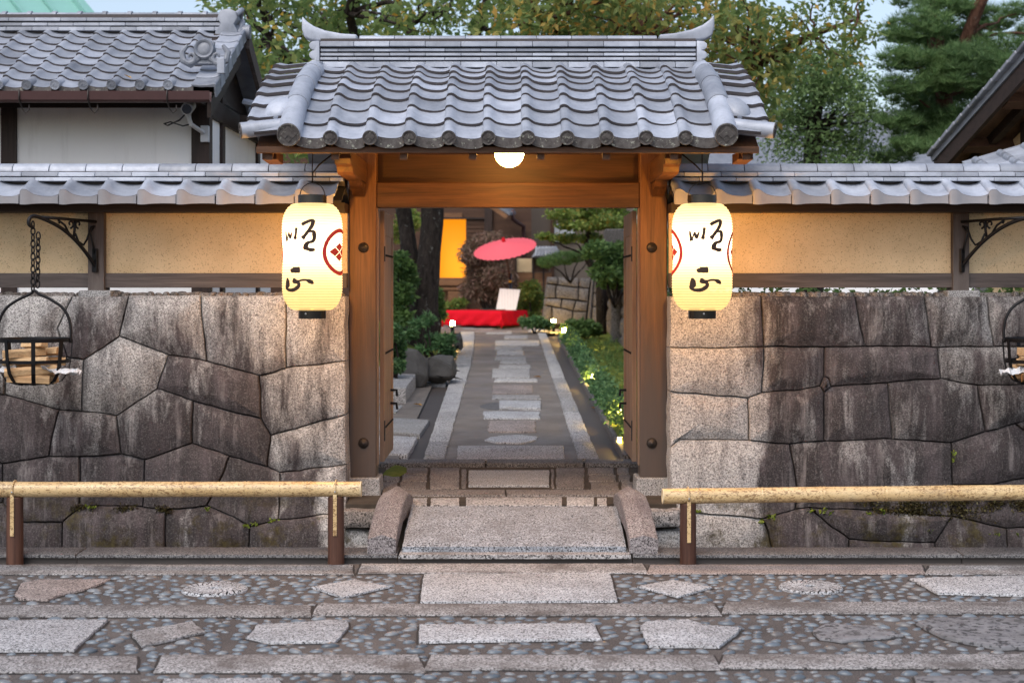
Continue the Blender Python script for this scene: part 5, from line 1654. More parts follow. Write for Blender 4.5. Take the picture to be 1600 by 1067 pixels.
mb.prism([(-0.12, -0.14), (0.09, -0.14), (0.11, -0.02), (0.07, 0.05), (0.11, 0.11), (0.09, 0.18), (0.02, 0.21), (-0.07, 0.19), (-0.10, 0.11), (-0.06, 0.05), (-0.12, -0.03)], 'y', -0.15, 0.15)
mb.tube([(0.11, -0.1, -0.06), (0.14, 0.0, 0.10), (0.11, 0.1, -0.06)], 0.03, 8)
mb.tube([(0.09, -0.12, 0.15), (0.13, 0.0, 0.22), (0.09, 0.12, 0.15)], 0.03, 8)
mb.build('ridge_end_ornament', M_TILE_OLD, lroof, bevel=0.015, smooth=True, loc=(-2.96, ry, rz + 0.01))
MB().tube([(-2.90, ry, rz - 0.0), (-2.74, ry, rz - 0.0)], 0.075, 18).build('ridge_end_tile', M_TILE_OLD, lroof, smooth=True)
# gutter with hangers
mb = MB()
gy, gz = 13.86, Lz(159, 13.8)
prg = [(-0.055, 0.10), (-0.045, 0.02), (-0.02, 0.0), (0.02, 0.0), (0.045, 0.02), (0.055, 0.10), (0.049, 0.10), (0.04, 0.026), (0.018, 0.007), (-0.018, 0.007), (-0.04, 0.026), (-0.049, 0.10)]
gut = MB().prism([(gy + a, gz + b) for a, b in prg], 'x', -9.5, Lx(329, 13.86)).build('gutter', M_COPPERPIPE, lb)
for px in (33, 140, 263):
    x = Lx(px, 13.86)
    MB().tube([(x, gy - 0.058, gz + 0.11), (x, gy - 0.06, gz + 0.02), (x, gy - 0.02, gz - 0.008), (x + 0.01, gy, gz - 0.06), (x + 0.045, gy, gz - 0.10), (x + 0.075, gy, gz - 0.07), (x + 0.075, gy, gz - 0.02)], 0.007, 6).build('gutter_hanger', M_OLDIRON, gut, smooth='all')
# security camera under the eave
cc = thing('security_camera', 'small grey security camera on a bracket at the corner of the white storehouse', 'camera', (Lx(300, 14.5), 14.5, 3.4))
c0 = Vector((Lx(293, 14.3), 14.3, Lz(170, 14.3)))
mb = MB(); mb.tube([c0 + Vector((0.02, -0.12, -0.02)), c0 + Vector((-0.01, 0.16, 0.05))], 0.058, 16)
mb.build('housing', M_CAMW, cc, smooth=True)
MB().tube([c0 + Vector((0.021, -0.128, -0.022)), c0 + Vector((0.02, -0.119, -0.02))], 0.046, 16).build('lens', M_CAMD, cc, smooth=True)
mb = MB(); mb.tube([c0 + Vector((0.0, 0.0, -0.05)), c0 + Vector((0.03, 0.02, -0.15)), c0 + Vector((0.09, 0.30, -0.20))], 0.022, 8)
mb.box(c0.x + 0.06, c0.x + 0.14, 14.60, 14.66, c0.z - 0.29, c0.z - 0.13)
mb.build('bracket', M_CAMW, cc, bevel=0.004)
MB().tube([c0 + Vector((-0.02, 0.1, -0.02)), c0 + Vector((-0.10, 0.1, -0.10)), c0 + Vector((-0.22, 0.12, -0.15)), c0 + Vector((-0.26, 0.15, -0.13)), c0 + Vector((-0.20, 0.16, -0.11)), c0 + Vector((-0.08, 0.16, -0.15)), c0 + Vector((0.02, 0.2, -0.12))], 0.008, 6).build('cable', M_CAMD, cc, smooth='all')

# ================================================================== right house and other roofs beyond
rb = thing('gabled_house', 'brown house with dark roof verge and ochre gable behind the right wall', 'house', (7.0, 16, 0.4))
B_ = Vector((4.80, 14.0, 3.96)); A_ = Vector((4.36, 15.42, 3.13))
B_ = B_ + (B_ - A_) * 0.35                                     # verge runs on above the frame
rd = Vector((0.955, 0.297, 0.0))                               # ridge direction
vd = (A_ - B_)
up_ = rd.cross(vd).normalized()
if up_.z < 0: up_ = -up_
def rslab(name, mat, off, th, r0, r1, v0=0.0, v1=1.0):
    c = [B_ + rd * r0 + vd * v0, B_ + rd * r1 + vd * v0, B_ + rd * r1 + vd * v1, B_ + rd * r0 + vd * v1]
    v = [q_ + up_ * off for q_ in c] + [q_ + up_ * (off + th) for q_ in c]
    return MB().add(v, [(3, 2, 1, 0), (4, 5, 6, 7), (0, 1, 5, 4), (1, 2, 6, 5), (2, 3, 7, 6), (3, 0, 4, 7)]).build(name, mat, rb)
rslab('roof_slab', M_COLDTILE, 0.0, 0.06, -0.02, 6)
rslab('roof_soffit', M_SOFFIT, -0.03, 0.028, 0.05, 6)
rslab('barge_board', M_DARKW, -0.15, 0.148, 0.0, 0.045)
for k in range(16):
    t0 = k / 16
    a_ = B_ + vd * t0 + up_ * 0.085; b_ = B_ + vd * (t0 + 0.06) + up_ * 0.075
    MB().obox(a_, b_, 0.14, 0.045, up=up_).build('verge_tile', M_COLDTILE, rb, bevel=0.008, bseg=1)
for r0 in (0.32,):
    rslab('rafter', M_DARKW, -0.12, 0.088, r0, r0 + 0.08)
for t0 in (0.45, 0.78):
    rslab('purlin', M_HOUSEW, -0.15, 0.11, 0.06, 6, t0, t0 + 0.05)
# gable wall set back under the overhang
g0 = B_ + rd * 0.62 + vd * -0.6; g1 = B_ + rd * 0.62 + vd * 0.94
zt = lambda q_: q_.z - 0.05
w0, w1 = g0, g1
dx = rd * 0.12
pv = [Vector((w0.x, w0.y, 0.3)), Vector((w1.x, w1.y, 0.3)), w1 + Vector((0, 0, -0.06)), w0 + Vector((0, 0, -0.06))]
MB().add(pv + [q_ + dx for q_ in pv], [(0, 1, 2, 3), (7, 6, 5, 4), (0, 4, 5, 1), (1, 5, 6, 2), (2, 6, 7, 3), (3, 7, 4, 0)]).build('gable_wall', M_OCHRE, rb)
e0 = g1; e1 = g1 + rd * 5
MB().add([Vector((e0.x, e0.y, 0.3)), Vector((e1.x, e1.y, 0.3)), Vector((e1.x, e1.y, e0.z)), e0], [(0, 1, 2, 3)]).build('rear_wall', M_OCHRE, rb)
for t0 in (0.30, 0.62):
    q_ = B_ + rd * 0.58 + vd * t0
    MB().box(q_.x - 0.05, q_.x + 0.05, q_.y - 0.07, q_.y + 0.07, 0.3, q_.z - 0.08).build('timber_post', M_DARKWZ, rb)
q0 = B_ + rd * 0.56 + vd * 0.25; q1 = B_ + rd * 0.56 + vd * 0.98
MB().obox((q0.x, q0.y, 3.62), (q1.x, q1.y, 3.62), 0.1, 0.12).build('tie_beam', M_DARKW, rb)
# lower tiled roof in front of it, rows of round cover tiles
lr = thing('low_tiled_roof', 'low grey tiled roof with rows of round cover tiles before the brown gabled house', 'roof', (6, 13.6, 2.6))
lr_o = Vector((4.32, 13.0, 2.72))
ex = Vector((0.93, -0.10, 0.27)).normalized()
ey = Vector((0.20, 0.93, 0.30)); ey = (ey - ex * ey.dot(ex)).normalized()
ez = ex.cross(ey)
LM = Matrix((ex, ey, ez)).transposed().to_4x4()
cap_me2 = MB().prism([(0.04 * math.cos(t * math.pi / 8), 0.04 * math.sin(t * math.pi / 8)) for t in range(9)], 'y', 0, 0.15).mesh('cover_tile', M_TILE, smooth=True)
pan_me = MB().box(-0.10, 0.10, 0.0, 0.20, -0.004, 0.010).mesh('pan_tile', M_TILE, bevel=0.003)
eu = LM.to_euler()
MB().box(-0.05, 3.2, 0.0, 1.35, -0.09, -0.012).build('roof_bed', M_TILE_OLD, lr, loc=lr_o, rot=eu)
for i in range(6):
    for k in range(13):
        link('cover_tile', cap_me2, lr, lr_o + ex * (0.04 + k * 0.235) + ey * (i * 0.205) + ez * 0.004, eu)
        link('pan_tile', pan_me, lr, lr_o + ex * (0.16 + k * 0.235) + ey * (i * 0.205) - ez * 0.004, eu)
MB().box(4.55, 7.2, 13.1, 13.9, 0.3, 2.66).build('wall', M_OCHRE, lr)
# green copper roof far left
gr = thing('copper_roofed_hall', 'distant hall with pale green copper roof at the upper left corner', 'building', (-13, 34, 0.8))
a0 = Vector((Lx(-420, 32), 32, Lz(95, 32))); a1 = Vector((Lx(168, 32), 32, Lz(62, 32))); a2 = Vector((Lx(95, 38), 38, Lz(-28, 38))); a3 = Vector((Lx(-500, 38), 38, Lz(-28, 38)))
th = Vector((0, 0.05, -0.15))
MB().add([a0, a1, a2, a3, a0 + th, a1 + th, a2 + th, a3 + th], [(0, 1, 2, 3), (7, 6, 5, 4), (0, 4, 5, 1), (1, 5, 6, 2), (2, 6, 7, 3), (3, 7, 4, 0)]).build('roof', M_COPPERROOF, gr)
for k in range(13):
    t0 = k / 12
    b0 = a0.lerp(a1, t0); b1 = a3.lerp(a2, t0)
    MB().obox(b0 + Vector((0, 0, 0.04)), b1 + Vector((0, 0, 0.04)), 0.06, 0.08).build('roof_seam', M_COPPERROOF, gr)
MB().obox(a1 + Vector((0, 0, 0.05)), a2 + Vector((0, 0, 0.05)), 0.2, 0.16).build('hip_roll', M_COPPERROOF, gr)
MB().box(-22, a1.x - 1.2, 33.2, 40, 0.7, a0.z - 0.4).build('wall', M_WHITE, gr)
# distant pale house between the trees on the right
dh = thing('distant_house', 'pale distant house with grey roof glimpsed through the leaves right of the gate', 'house', (9.5, 52, 1.2))
MB().box(7.2, 15.5, 50, 58, 1.0, 5.6).build('wall', M_WHITE, dh)
MB().prism([(49.3, 5.5), (54, 8.2), (58.7, 5.5), (58.7, 5.3), (54, 7.95), (49.3, 5.3)], 'x', 6.6, 16).build('roof', M_COLDTILE, dh)
for k in range(4):
    f = MB().box(8.2 + k * 1.8, 9.2 + k * 1.8, 49.94, 49.99, 2.8, 4.2).build('window', M_GREYWALL, dh)

# ================================================================== garden buildings beyond the gate
hs = thing('garden_house', 'dark timber house with a glowing amber doorway at the end of the path', 'house', (-2.5, 41, 1.0))
HY = 41.0
def hx(px): return Lx(px, HY)
def hz(py): return Lz(py, HY)
MB().box(-9, hx(683) - 0.02, HY, HY + 0.2, 0.9, 6.2).build('wall', M_HOUSEW, hs)
MB().box(hx(728), hx(830), HY, HY + 0.2, 0.9, 6.2).build('wall', M_HOUSEW, hs)
MB().box(hx(660), hx(730), HY + 0.02, HY + 0.18, hz(342), 6.2).build('lintel_wall', M_HOUSEW, hs)
MB().box(hx(660), hx(730), HY - 0.1, HY + 0.3, 0.9, hz(434)).build('door_plinth', M_HOUSEL, hs)
MB().box(hx(655), hx(730), HY + 0.6, HY + 0.65, hz(436), hz(335)).build('lit_doorway', M_AMBER, hs)
for k in range(12):
    z0 = hz(345) - k * 0.115
    MB().box(hx(728), hx(758), HY - 0.04, HY - 0.001, z0 - 0.1, z0 - 0.008).build('weatherboard', M_HOUSEW, hs)
MB().box(hx(757), hx(769), HY - 0.12, HY + 0.01, 0.9, 6.0).build('timber_post', M_DARKWZ, hs)
MB().box(hx(640), hx(770), HY - 0.1, HY - 0.002, hz(343), hz(340)).build('beam', M_DARKW, hs)
MB().box(hx(694), hx(722), HY - 0.06, HY - 0.002, hz(340), hz(333)).build('carved_transom', M_HOUSEL, hs)
MB().box(hx(683), hx(724), HY - 0.5, HY - 0.12, hz(446), hz(439)).build('veranda_beam', M_HOUSEL, hs)
MB().box(hx(686), hx(725), HY - 0.9, HY - 0.52, hz(453), hz(449)).build('step', M_HOUSEL, hs)
MB().box(hx(703), hx(726), HY - 1.2, HY - 0.92, hz(470), hz(455)).build('step_box', M_HOUSEL, hs)
MB().prism([(hx(756), hz(322)), (hx(790), hz(346)), (hx(794), hz(342)), (hx(764), hz(318))], 'y', HY - 1.6, HY - 1.45).build('eave_barge', M_HOUSEL, hs)
MB().add([(hx(764), HY - 1.6, hz(316)), (hx(796), HY - 1.6, hz(338)), (hx(806), HY - 0.3, hz(332)), (hx(790), HY - 0.3, hz(310)), (hx(764), HY - 1.6, hz(320)), (hx(796), HY - 1.6, hz(341)), (hx(806), HY - 0.3, hz(336)), (hx(790), HY - 0.3, hz(314))],
         [(0, 1, 2, 3), (7, 6, 5, 4), (0, 4, 5, 1), (1, 5, 6, 2), (2, 6, 7, 3), (3, 7, 4, 0)]).build('eave_roof', M_COLDTILE, hs)
MB().tube([(hx(801), HY - 0.8, hz(330)), (hx(801), HY - 0.8, hz(344)), (hx(808), HY - 0.6, hz(349)), (hx(818), HY - 0.2, hz(354)), (hx(818), HY - 0.15, hz(375)), (hx(818), HY - 0.15, hz(440))], 0.055, 10).build('downpipe', M_COPPERPIPE, hs, smooth='all')
an = thing('annex', 'grey-brown walled annex with a pale window behind the garden maple', 'building', (1.5, 43, 1.0))
MB().box(Lx(815, 43), Lx(990, 43), 43, 43.2, 0.95, 6.5).build('wall', M_GREYWALL, an)
MB().box(Lx(866, 43), Lx(898, 43), 42.93, 42.995, Lz(378, 43), Lz(350, 43)).build('window', M_PALEW, an)
MB().box(Lx(860, 43), Lx(866, 43), 42.9, 42.998, 0.95, 6.4).build('timber_post', M_HOUSEW, an)
sg = thing('inner_gate', 'small garden fence gate with blue-grey tiled roof right of the parasol', 'gate', (0.9, 40, 1.0))
SY = 39.5
MB().prism([(Lx(830, SY), Lz(403, SY)), (Lx(880, SY), Lz(402, SY)), (Lx(868, SY), Lz(386, SY)), (Lx(840, SY), Lz(387, SY))], 'y', SY - 0.5, SY + 0.9).build('roof', M_COLDTILE, sg, bevel=0.03)
for k in range(7):
    xx = Lx(838 + 5 * k, SY)
    MB().tube([(xx - 0.02, SY - 0.52, Lz(401, SY)), (xx, SY - 0.42, Lz(386, SY))], 0.035, 8).build('cover_tile', M_COLDTILE, sg, smooth=True)
MB().box(Lx(806, SY), Lx(831, SY), SY + 0.1, SY + 0.2, Lz(425, SY), Lz(404, SY)).build('plaster_panel', M_OCHRE, sg)
MB().box(Lx(800, SY), Lx(862, SY), SY + 0.08, SY + 0.22, 0.95, Lz(426, SY)).build('wainscot', M_HOUSEL, sg)
for px in (805, 832, 848):
    MB().box(Lx(px, SY), Lx(px + 2.5, SY), SY + 0.02, SY + 0.079, 0.95, Lz(400, SY)).build('post', M_DARKWZ, sg)
MB().box(Lx(832, SY), Lx(858, SY), SY + 0.1, SY + 0.2, Lz(425, SY), Lz(402, SY)).build('dark_panel', M_HOUSEW, sg)

# ---- bench with red felt, notice board and parasol
BY = 35.4
zb = zp(BY) + 0.0
ben = thing('red_bench', 'low bench draped in bright red felt at the end of the path', 'bench', (0, BY, zb))
B0 = P(783, 506, BY); B0.z = zb
ph = R(30)
ux = Vector((-math.cos(ph), math.sin(ph), 0)); uy = Vector((math.sin(ph), math.cos(ph), 0))
BLn, BWd, BH = 1.62, 1.25, 0.44
vs, fs = [], []
nu, nv = 40, 30
def clothpt(u, v):
    """u,v run past the edges of the top: the overhang hangs down in folds"""
    cu = min(max(u, 0), BLn); cv = min(max(v, 0), BWd)
    ou = u - cu; ov = v - cv
    dn = min(math.hypot(ou, ov), 0.40)
    fold = 0.035 * math.sin((u + v * 1.3) * 15) * min(1, dn / 0.25)
    p = B0 + ux * cu + uy * cv
    if dn > 1e-5:
        nn = (ux * ou + uy * ov).normalized()
        p = p + nn * (0.02 + fold + 0.05 * dn)
    p.z = zb + BH - dn
    return p
for i in range(nu + 1):
    for j in range(nv + 1):
        u = -0.36 + (BLn + 0.72) * i / nu; v = -0.36 + (BWd + 0.58) * j / nv
        vs.append(clothpt(u, v))
for i in range(nu):
    for j in range(nv):
        a = i * (nv + 1) + j
        fs.append((a, a + 1, a + nv + 2, a + nv + 1))
o = MB().add(vs, fs).build('felt_cloth', M_RED, ben, smooth='all')
o.modifiers.new('thickness', 'SOLIDIFY').thickness = 0.008
for u in (0.12, BLn - 0.12):
    for v in (0.12, BWd - 0.12):
        p = B0 + ux * u + uy * v
        MB().box(p.x - 0.035, p.x + 0.035, p.y - 0.035, p.y + 0.035, zb, zb + BH - 0.06).build('leg', M_HOUSEW, ben)
mb = MB(); c = [B0 + ux * 0.04 + uy * 0.04, B0 + ux * (BLn - 0.04) + uy * 0.04, B0 + ux * (BLn - 0.04) + uy * (BWd - 0.04), B0 + ux * 0.04 + uy * (BWd - 0.04)]
mb.prism([(q_.x, q_.y) for q_ in c], 'z', zb + BH - 0.06, zb + BH - 0.012).build('bench_top', M_HOUSEW, ben)
# board leaning on an easel back, standing on the bench
bd = thing('notice_board', 'white notice board propped up on the red bench', 'notice board', (P(794, 481, BY + .4)))
bl = P(775, 479, BY + 0.45); brr = P(806, 481, BY + 0.45); tl = P(781, 451, BY + 0.62); tr = P(813, 453, BY + 0.62)
bl.z = brr.z = zb + BH + 0.01
th = Vector((0, 0.03, 0.004))
o = MB().add([bl, brr, tr, tl, bl + th, brr + th, tr + th, tl + th], [(0, 1, 2, 3), (7, 6, 5, 4), (0, 4, 5, 1), (1, 5, 6, 2), (2, 6, 7, 3), (3, 7, 4, 0)]).build('panel', M_BOARD, bd)
MB().obox((bl + brr) / 2 + Vector((0, 0.3, 0)), (tl + tr) / 2 + Vector((0, 0.06, -0.05)), 0.03, 0.03).build('prop', M_HOUSEW, bd)
tr_ = MB().box(-0.30, 0.30, -0.09, 0.09, 0, 0.02).build('tray', M_LACQ, None, bevel=0.004, loc=(P(770, 481, BY + .2).x, BY + 0.28, zb + BH + 0.012), rot=(0, 0, R(-20)))
tag(tr_, 'flat black tray lying on the red bench before the notice board', 'tray')
# parasol
pa = thing('parasol', 'large pinkish red paper parasol tilted over the red bench', 'parasol', P(797, 500, 36.6))
apex = P(787, 377, 36.2)
ax = Vector((-0.17, -0.36, 1.0)).normalized()
RP, HP = 0.765, 0.20
e1 = ax.orthogonal().normalized(); e2 = ax.cross(e1)
vs, fs = [], []
ns, nr = 72, 10
for j in range(nr + 1):
    t = j / nr
    for k in range(ns):
        a = 2 * math.pi * k / ns
        r = RP * t * (1 + (0.012 * (k % 2) if j == nr else 0))
        h = -HP * (t ** 1.25) + 0.012 * t * (1 if k % 2 else -1)
        vs.append(apex + ax * h + (e1 * math.cos(a) + e2 * math.sin(a)) * r)
for j in range(nr):
    for k in range(ns):
        k2 = (k + 1) % ns
        fs.append((j * ns + k, j * ns + k2, (j + 1) * ns + k2, (j + 1) * ns + k))
MB().add(vs, fs).build('canopy', M_PARASOL, pa, smooth='all')
for k in range(36):
    a = 2 * math.pi * k / 36
    dv = e1 * math.cos(a) + e2 * math.sin(a)
    MB().tube([apex - ax * 0.03 + dv * 0.03, apex - ax * (HP + 0.012) + dv * (RP - 0.02)], 0.006, 4).build('rib', M_HOUSEL, pa)
MB().tube([apex - ax * 0.02, apex + ax * 0.03, apex + ax * 0.085], [0.05, 0.045, 0.035], 10).build('finial', M_RED, pa, smooth='all')
foot = Vector((apex.x + 0.16, 36.5, zp(36.5)))
mid = apex - ax * 1.0
MB().tube([apex - ax * 0.02, mid], 0.02, 8).build('shaft', M_HOUSEW, pa, smooth='all')
MB().tube([mid + Vector((0, 0, 0.15)), Vector((mid.x, mid.y, foot.z + 0.02))], 0.035, 10).build('stand_pole', M_LACQ, pa, smooth='all')
for zz in (mid.z - 0.05, mid.z - 0.35):
    MB().lathe([(0.04, -0.03), (0.042, 0.0), (0.04, 0.03)], 12, c=(mid.x, mid.y, zz)).build('brass_band', M_FALLEN, pa, smooth='all')
MB().lathe([(0.0, 0.09), (0.06, 0.09), (0.22, 0.05), (0.25, 0.0), (0.0, 0.0)], 16, c=(mid.x, mid.y, foot.z + 0.004)).build('stand_base', M_ROCK, pa, smooth=True)

# ---- garden walls on the right
GY = 35.0
gw = thing('garden_stone_wall', 'low stone wall of fitted grey blocks right of the red bench', 'stone wall', (1.3, GY, zp(GY)))
def Gc(c):
    q_ = P(790 + c[0] / 5.335, 320 + c[1] / 5.335, GY); return (q_.x, q_.z)
for pl in ([(345, 600), (440, 600), (440, 665), (335, 658)], [(440, 600), (610, 605), (611, 688), (440, 670)], [(610, 605), (715, 610), (702, 700), (611, 688)],
           [(335, 658), (425, 669), (415, 781), (320, 777)], [(425, 669), (611, 688), (608, 796), (415, 781)], [(611, 688), (702, 700), (690, 811), (608, 796)],
           [(320, 777), (415, 781), (470, 786), (460, 860), (385, 845), (312, 839)], [(470, 786), (590, 798), (562, 886), (460, 860)], [(590, 798), (690, 811), (680, 890), (562, 886)],
           [(312, 839), (385, 848), (390, 1000), (297, 1000)], [(385, 848), (460, 860), (562, 886), (550, 1000), (390, 1000)], [(562, 886), (680, 890), (672, 1000), (550, 1000)],
           [(717, 605), (742, 610), (715, 1000), (674, 1000)], [(742, 612), (830, 660), (820, 750), (732, 735)], [(732, 735), (820, 750), (815, 850), (724, 850)], [(724, 850), (815, 850), (812, 1000), (715, 1000)]):
    stone('wall_stone', [Gc(c) for c in pl], lambda u, v, h: (u, GY - h + 0.1 * (v - 1), v), M_GWALL, gw, gap=0.012, depth=0.4, rnd=0.03, bulge=0.015, seg=0.12, wob=0.012, wk=3)
MB().box(Gc((350, 0))[0], Gc((830, 0))[0], GY + 0.25, GY + 0.5, 0.7, Gc((0, 640))[1]).build('core', M_JOINT, gw)
rw = thing('rubble_garden_wall', 'dark rubble wall running along the mossy lawn behind the right door leaf', 'stone wall', (2.2, 26, zp(26)))
rr_ = random.Random(3)
yy = 34.6
while yy > 16:
    wlen = rr_.uniform(0.5, 0.95)
    zz = zp(yy) - 0.1
    top = zp(yy) + rr_.uniform(0.95, 1.1)
    while zz < top - 0.1:
        hgt = rr_.uniform(0.2, 0.42)
        z2 = min(zz + hgt, top)
        sh = rr_.uniform(-0.06, 0.06)
        stone('wall_stone', [(yy, zz), (yy - wlen, zz + sh * .3), (yy - wlen + sh, z2), (yy + sh, z2 + 0.02)], lambda u, v, h: (2.14 + 0.012 * (u - 30) - h + 0.08 * (v - 1), u, v), M_GWALL, rw, gap=0.008, depth=0.3, rnd=0.04, bulge=0.03, seg=0.14, wob=0.03, wk=3)
        zz = z2
    yy -= wlen
MB().box(2.3, 2.6, 16, 34.6, 0.4, 1.45).build('core', M_JOINT, rw)
sl_ = thing('stone_lantern', 'grey stone lantern top half hidden among the maple branches by the right door leaf', 'stone lantern', (2.05, 29.5, zp(29.5)))
MB().box(1.82, 2.36, 29.2, 29.8, Lz(381, 29.3), Lz(358, 29.3)).build('cap_stone', M_GWALL, sl_, bevel=0.03)
MB().box(1.96, 2.2, 29.35, 29.65, Lz(405, 29.3), Lz(381, 29.3)).build('light_box', M_GWALL, sl_, bevel=0.02)
MB().box(1.88, 2.28, 29.28, 29.72, Lz(412, 29.3), Lz(405, 29.3)).build('platform', M_GWALL, sl_, bevel=0.02)
MB().lathe([(0.14, zp(29.5) - 0.05), (0.12, 1.5), (0.14, Lz(412, 29.3))], 14, c=(2.08, 29.5, 0)).build('shaft', M_GWALL, sl_, smooth='all')

# ---- planted bank on the left with rocks
vs, fs = [], []
nxb, nyb = 24, 30
for j in range(nyb + 1):
    y = 20.6 + 12.5 * j / nyb
    for i in range(nxb + 1):
        x1 = lk(y) - 0.36; x0 = x1 - 4.2
        u = i / nxb
        x = x0 + (x1 - x0) * u
        e = min(1, (1 - u) / 0.16) * min(1, j / 3.0)
        vs.append((x, y, zp(y) - 0.05 + (0.34 + 0.07 * nz(x, y, 1.7, 3)) * math.sqrt(max(e, 0))))
for j in range(nyb):
    for i in range(nxb):
        a = j * (nxb + 1) + i
        fs.append((a, a + 1, a + nxb + 2, a + nxb + 1))
struct(MB().add(vs, fs).build('planting_bank', M_MOSS, smooth='all'))
def rock(label, px, py, dd, sx_, sy_, sz_, seed):
    p = P(px, py, dd)
    rr = random.Random(seed)
    bm = bmesh.new()
    for k in range(26):
        v_ = Vector((rr.uniform(-1, 1), rr.uniform(-1, 1), rr.uniform(-1, 1)))
        v_ = v_ / (0.55 * max(abs(v_.x), abs(v_.y), abs(v_.z)) + 0.45 * v_.length)
        bm.verts.new((v_.x * sx_, v_.y * sy_, v_.z * sz_))
    bmesh.ops.convex_hull(bm, input=bm.verts)
    bmesh.ops.bevel(bm, geom=bm.edges[:], offset=0.012, segments=2, affect='EDGES')
    bmesh.ops.triangulate(bm, faces=bm.faces[:])
    bmesh.ops.subdivide_edges(bm, edges=bm.edges[:], cuts=2, use_grid_fill=True)
    for v in bm.verts:
        v.co += v.co.normalized() * 0.03 * mnoise.noise(v.co * 6 + Vector((seed, 0, 0)))
    me = bpy.data.meshes.new('garden_rock'); bm.to_mesh(me); bm.free(); me.materials.append(M_ROCK)
    tag(link('garden_rock', me, None, p), label, 'rock', 'rocks edging the planted bank')
rock('dark angular rock behind the stone steps inside the gate', 640, 577, 20.3, 0.27, 0.25, 0.32, 1)
rock('broad flat dark rock beside the steps below the big tree', 677, 575, 20.6, 0.32, 0.25, 0.20, 4)
rock('upright pale rock at the corner of the planted bank by the kerb', 717, 533, 26.5, 0.08, 0.3, 0.16, 7)
rock('small dark rock half under the ferns by the path gutter', 694, 580, 20.9, 0.2, 0.2, 0.14, 9)

# ---- garden lamps
def glamp(label, px, py, dd, h, r=0.045):
    p = P(px, py, dd)
    g_ = thing('garden_lamp', label, 'garden lamp', (p.x, p.y, p.z - h), 'small lit garden lamps')
    r *= 0.72
    MB().lathe([(r, -0.045), (r * 1.05, 0.0), (r, 0.04), (0, 0.042)], 14, c=p).build('lit_head', M_GLAMP, g_, smooth=True)
    MB().lathe([(r * 1.2, 0.042), (r * 1.2, 0.05), (0.0, 0.058)], 14, c=p).build('lamp_lid', M_IRON, g_, smooth=True)
    MB().lathe([(r * 0.9, -h), (r * 0.9, -0.046), (0.0, -0.046)], 12, c=p).build('post', M_IRON, g_, smooth=True)
glamp('lit garden lamp on the bank right of the big trunk', 707, 505, 29.5, 0.26, 0.055)
glamp('lit garden lamp half hidden behind the big trunk beside the red bench', 683, 487, 33.5, 0.3, 0.05)
glamp('lit garden lamp before the low fitted stone wall', 865, 502, 34.2, 0.30, 0.06)
glamp('lit garden lamp low in the yellow-lit leaves nearest the fitted wall', 881, 516, 30.6, 0.18)
glamp('lit garden lamp with black post at the edge of the moss lawn', 904, 543, 27.0, 0.17, 0.05)
glamp('lit garden lamp among the leaves halfway along the path', 927, 588, 20.2, 0.15, 0.04)
glamp('lit garden lamp nearest the right door leaf, deep in leaves', 974, 646, 15.5, 0.16, 0.035)
glamp('small lit garden spot at the foot of the right door leaf', 968, 690, 14.0, 0.08, 0.022)
# ================================================================== vegetation
def leaf_mesh(name, pts, size, aspect, mat, droop=0.5, fold=0.25, sizevar=0.35, up=0.0):
    """one small folded leaf per point; each leaf is its own island"""
    pts = np.asarray(pts, dtype=float)
    n = len(pts)
    d = nrg.normal(size=(n, 3)); d[:, 2] = d[:, 2] * 0.7 - droop + up
    d /= np.linalg.norm(d, axis=1)[:, None] + 1e-9
    s = nrg.normal(size=(n, 3)); s -= (s * d).sum(1)[:, None] * d
    s /= np.linalg.norm(s, axis=1)[:, None] + 1e-9
    nn = np.cross(d, s)
    L = (size * (1 + sizevar * nrg.uniform(-1, 1, n)))[:, None]
    W = L * aspect * 0.5
    v = np.empty((n, 4, 3))
    v[:, 0] = pts
    v[:, 1] = pts + d * L * 0.45 + s * W + nn * L * fold * 0.4
    v[:, 2] = pts + d * L
    v[:, 3] = pts + d * L * 0.45 - s * W + nn * L * fold * 0.4
    idx = np.arange(n)[:, None] * 4
    f = np.concatenate([idx + np.array([[0, 1, 2]]), idx + np.array([[0, 2, 3]])], axis=1).reshape(-1)
    me = bpy.data.meshes.new(name)
    me.vertices.add(n * 4); me.vertices.foreach_set('co', v.reshape(-1))
    me.loops.add(len(f)); me.loops.foreach_set('vertex_index', f.astype(np.int32))
    me.polygons.add(len(f) // 3)
    me.polygons.foreach_set('loop_start', np.arange(0, len(f), 3, dtype=np.int32))
    me.polygons.foreach_set('loop_total', np.full(len(f) // 3, 3, dtype=np.int32))
    me.materials.append(mat)
    me.update(calc_edges=True); me.validate()
    return me
def needle_mesh(name, pts, length, width, per, mat, up=0.5):
    """tufts of pine needles: thin triangles fanning from each point"""
    pts = np.repeat(np.asarray(pts, dtype=float), per, axis=0)
    n = len(pts)
    d = nrg.normal(size=(n, 3)); d[:, 2] = np.abs(d[:, 2]) * 0.6 + up
    d /= np.linalg.norm(d, axis=1)[:, None]
    s = np.cross(d, nrg.normal(size=(n, 3))); s /= np.linalg.norm(s, axis=1)[:, None] + 1e-9
    L = (length * nrg.uniform(0.6, 1.15, n))[:, None]
    v = np.empty((n, 3, 3))
    v[:, 0] = pts - s * width / 2; v[:, 1] = pts + s * width / 2; v[:, 2] = pts + d * L
    f = np.arange(n * 3, dtype=np.int32)
    me = bpy.data.meshes.new(name)
    me.vertices.add(n * 3); me.vertices.foreach_set('co', v.reshape(-1))
    me.loops.add(n * 3); me.loops.foreach_set('vertex_index', f)
    me.polygons.add(n)
    me.polygons.foreach_set('loop_start', np.arange(0, n * 3, 3, dtype=np.int32))
    me.polygons.foreach_set('loop_total', np.full(n, 3, dtype=np.int32))
    me.materials.append(mat)
    me.update(calc_edges=True); me.validate()
    return me
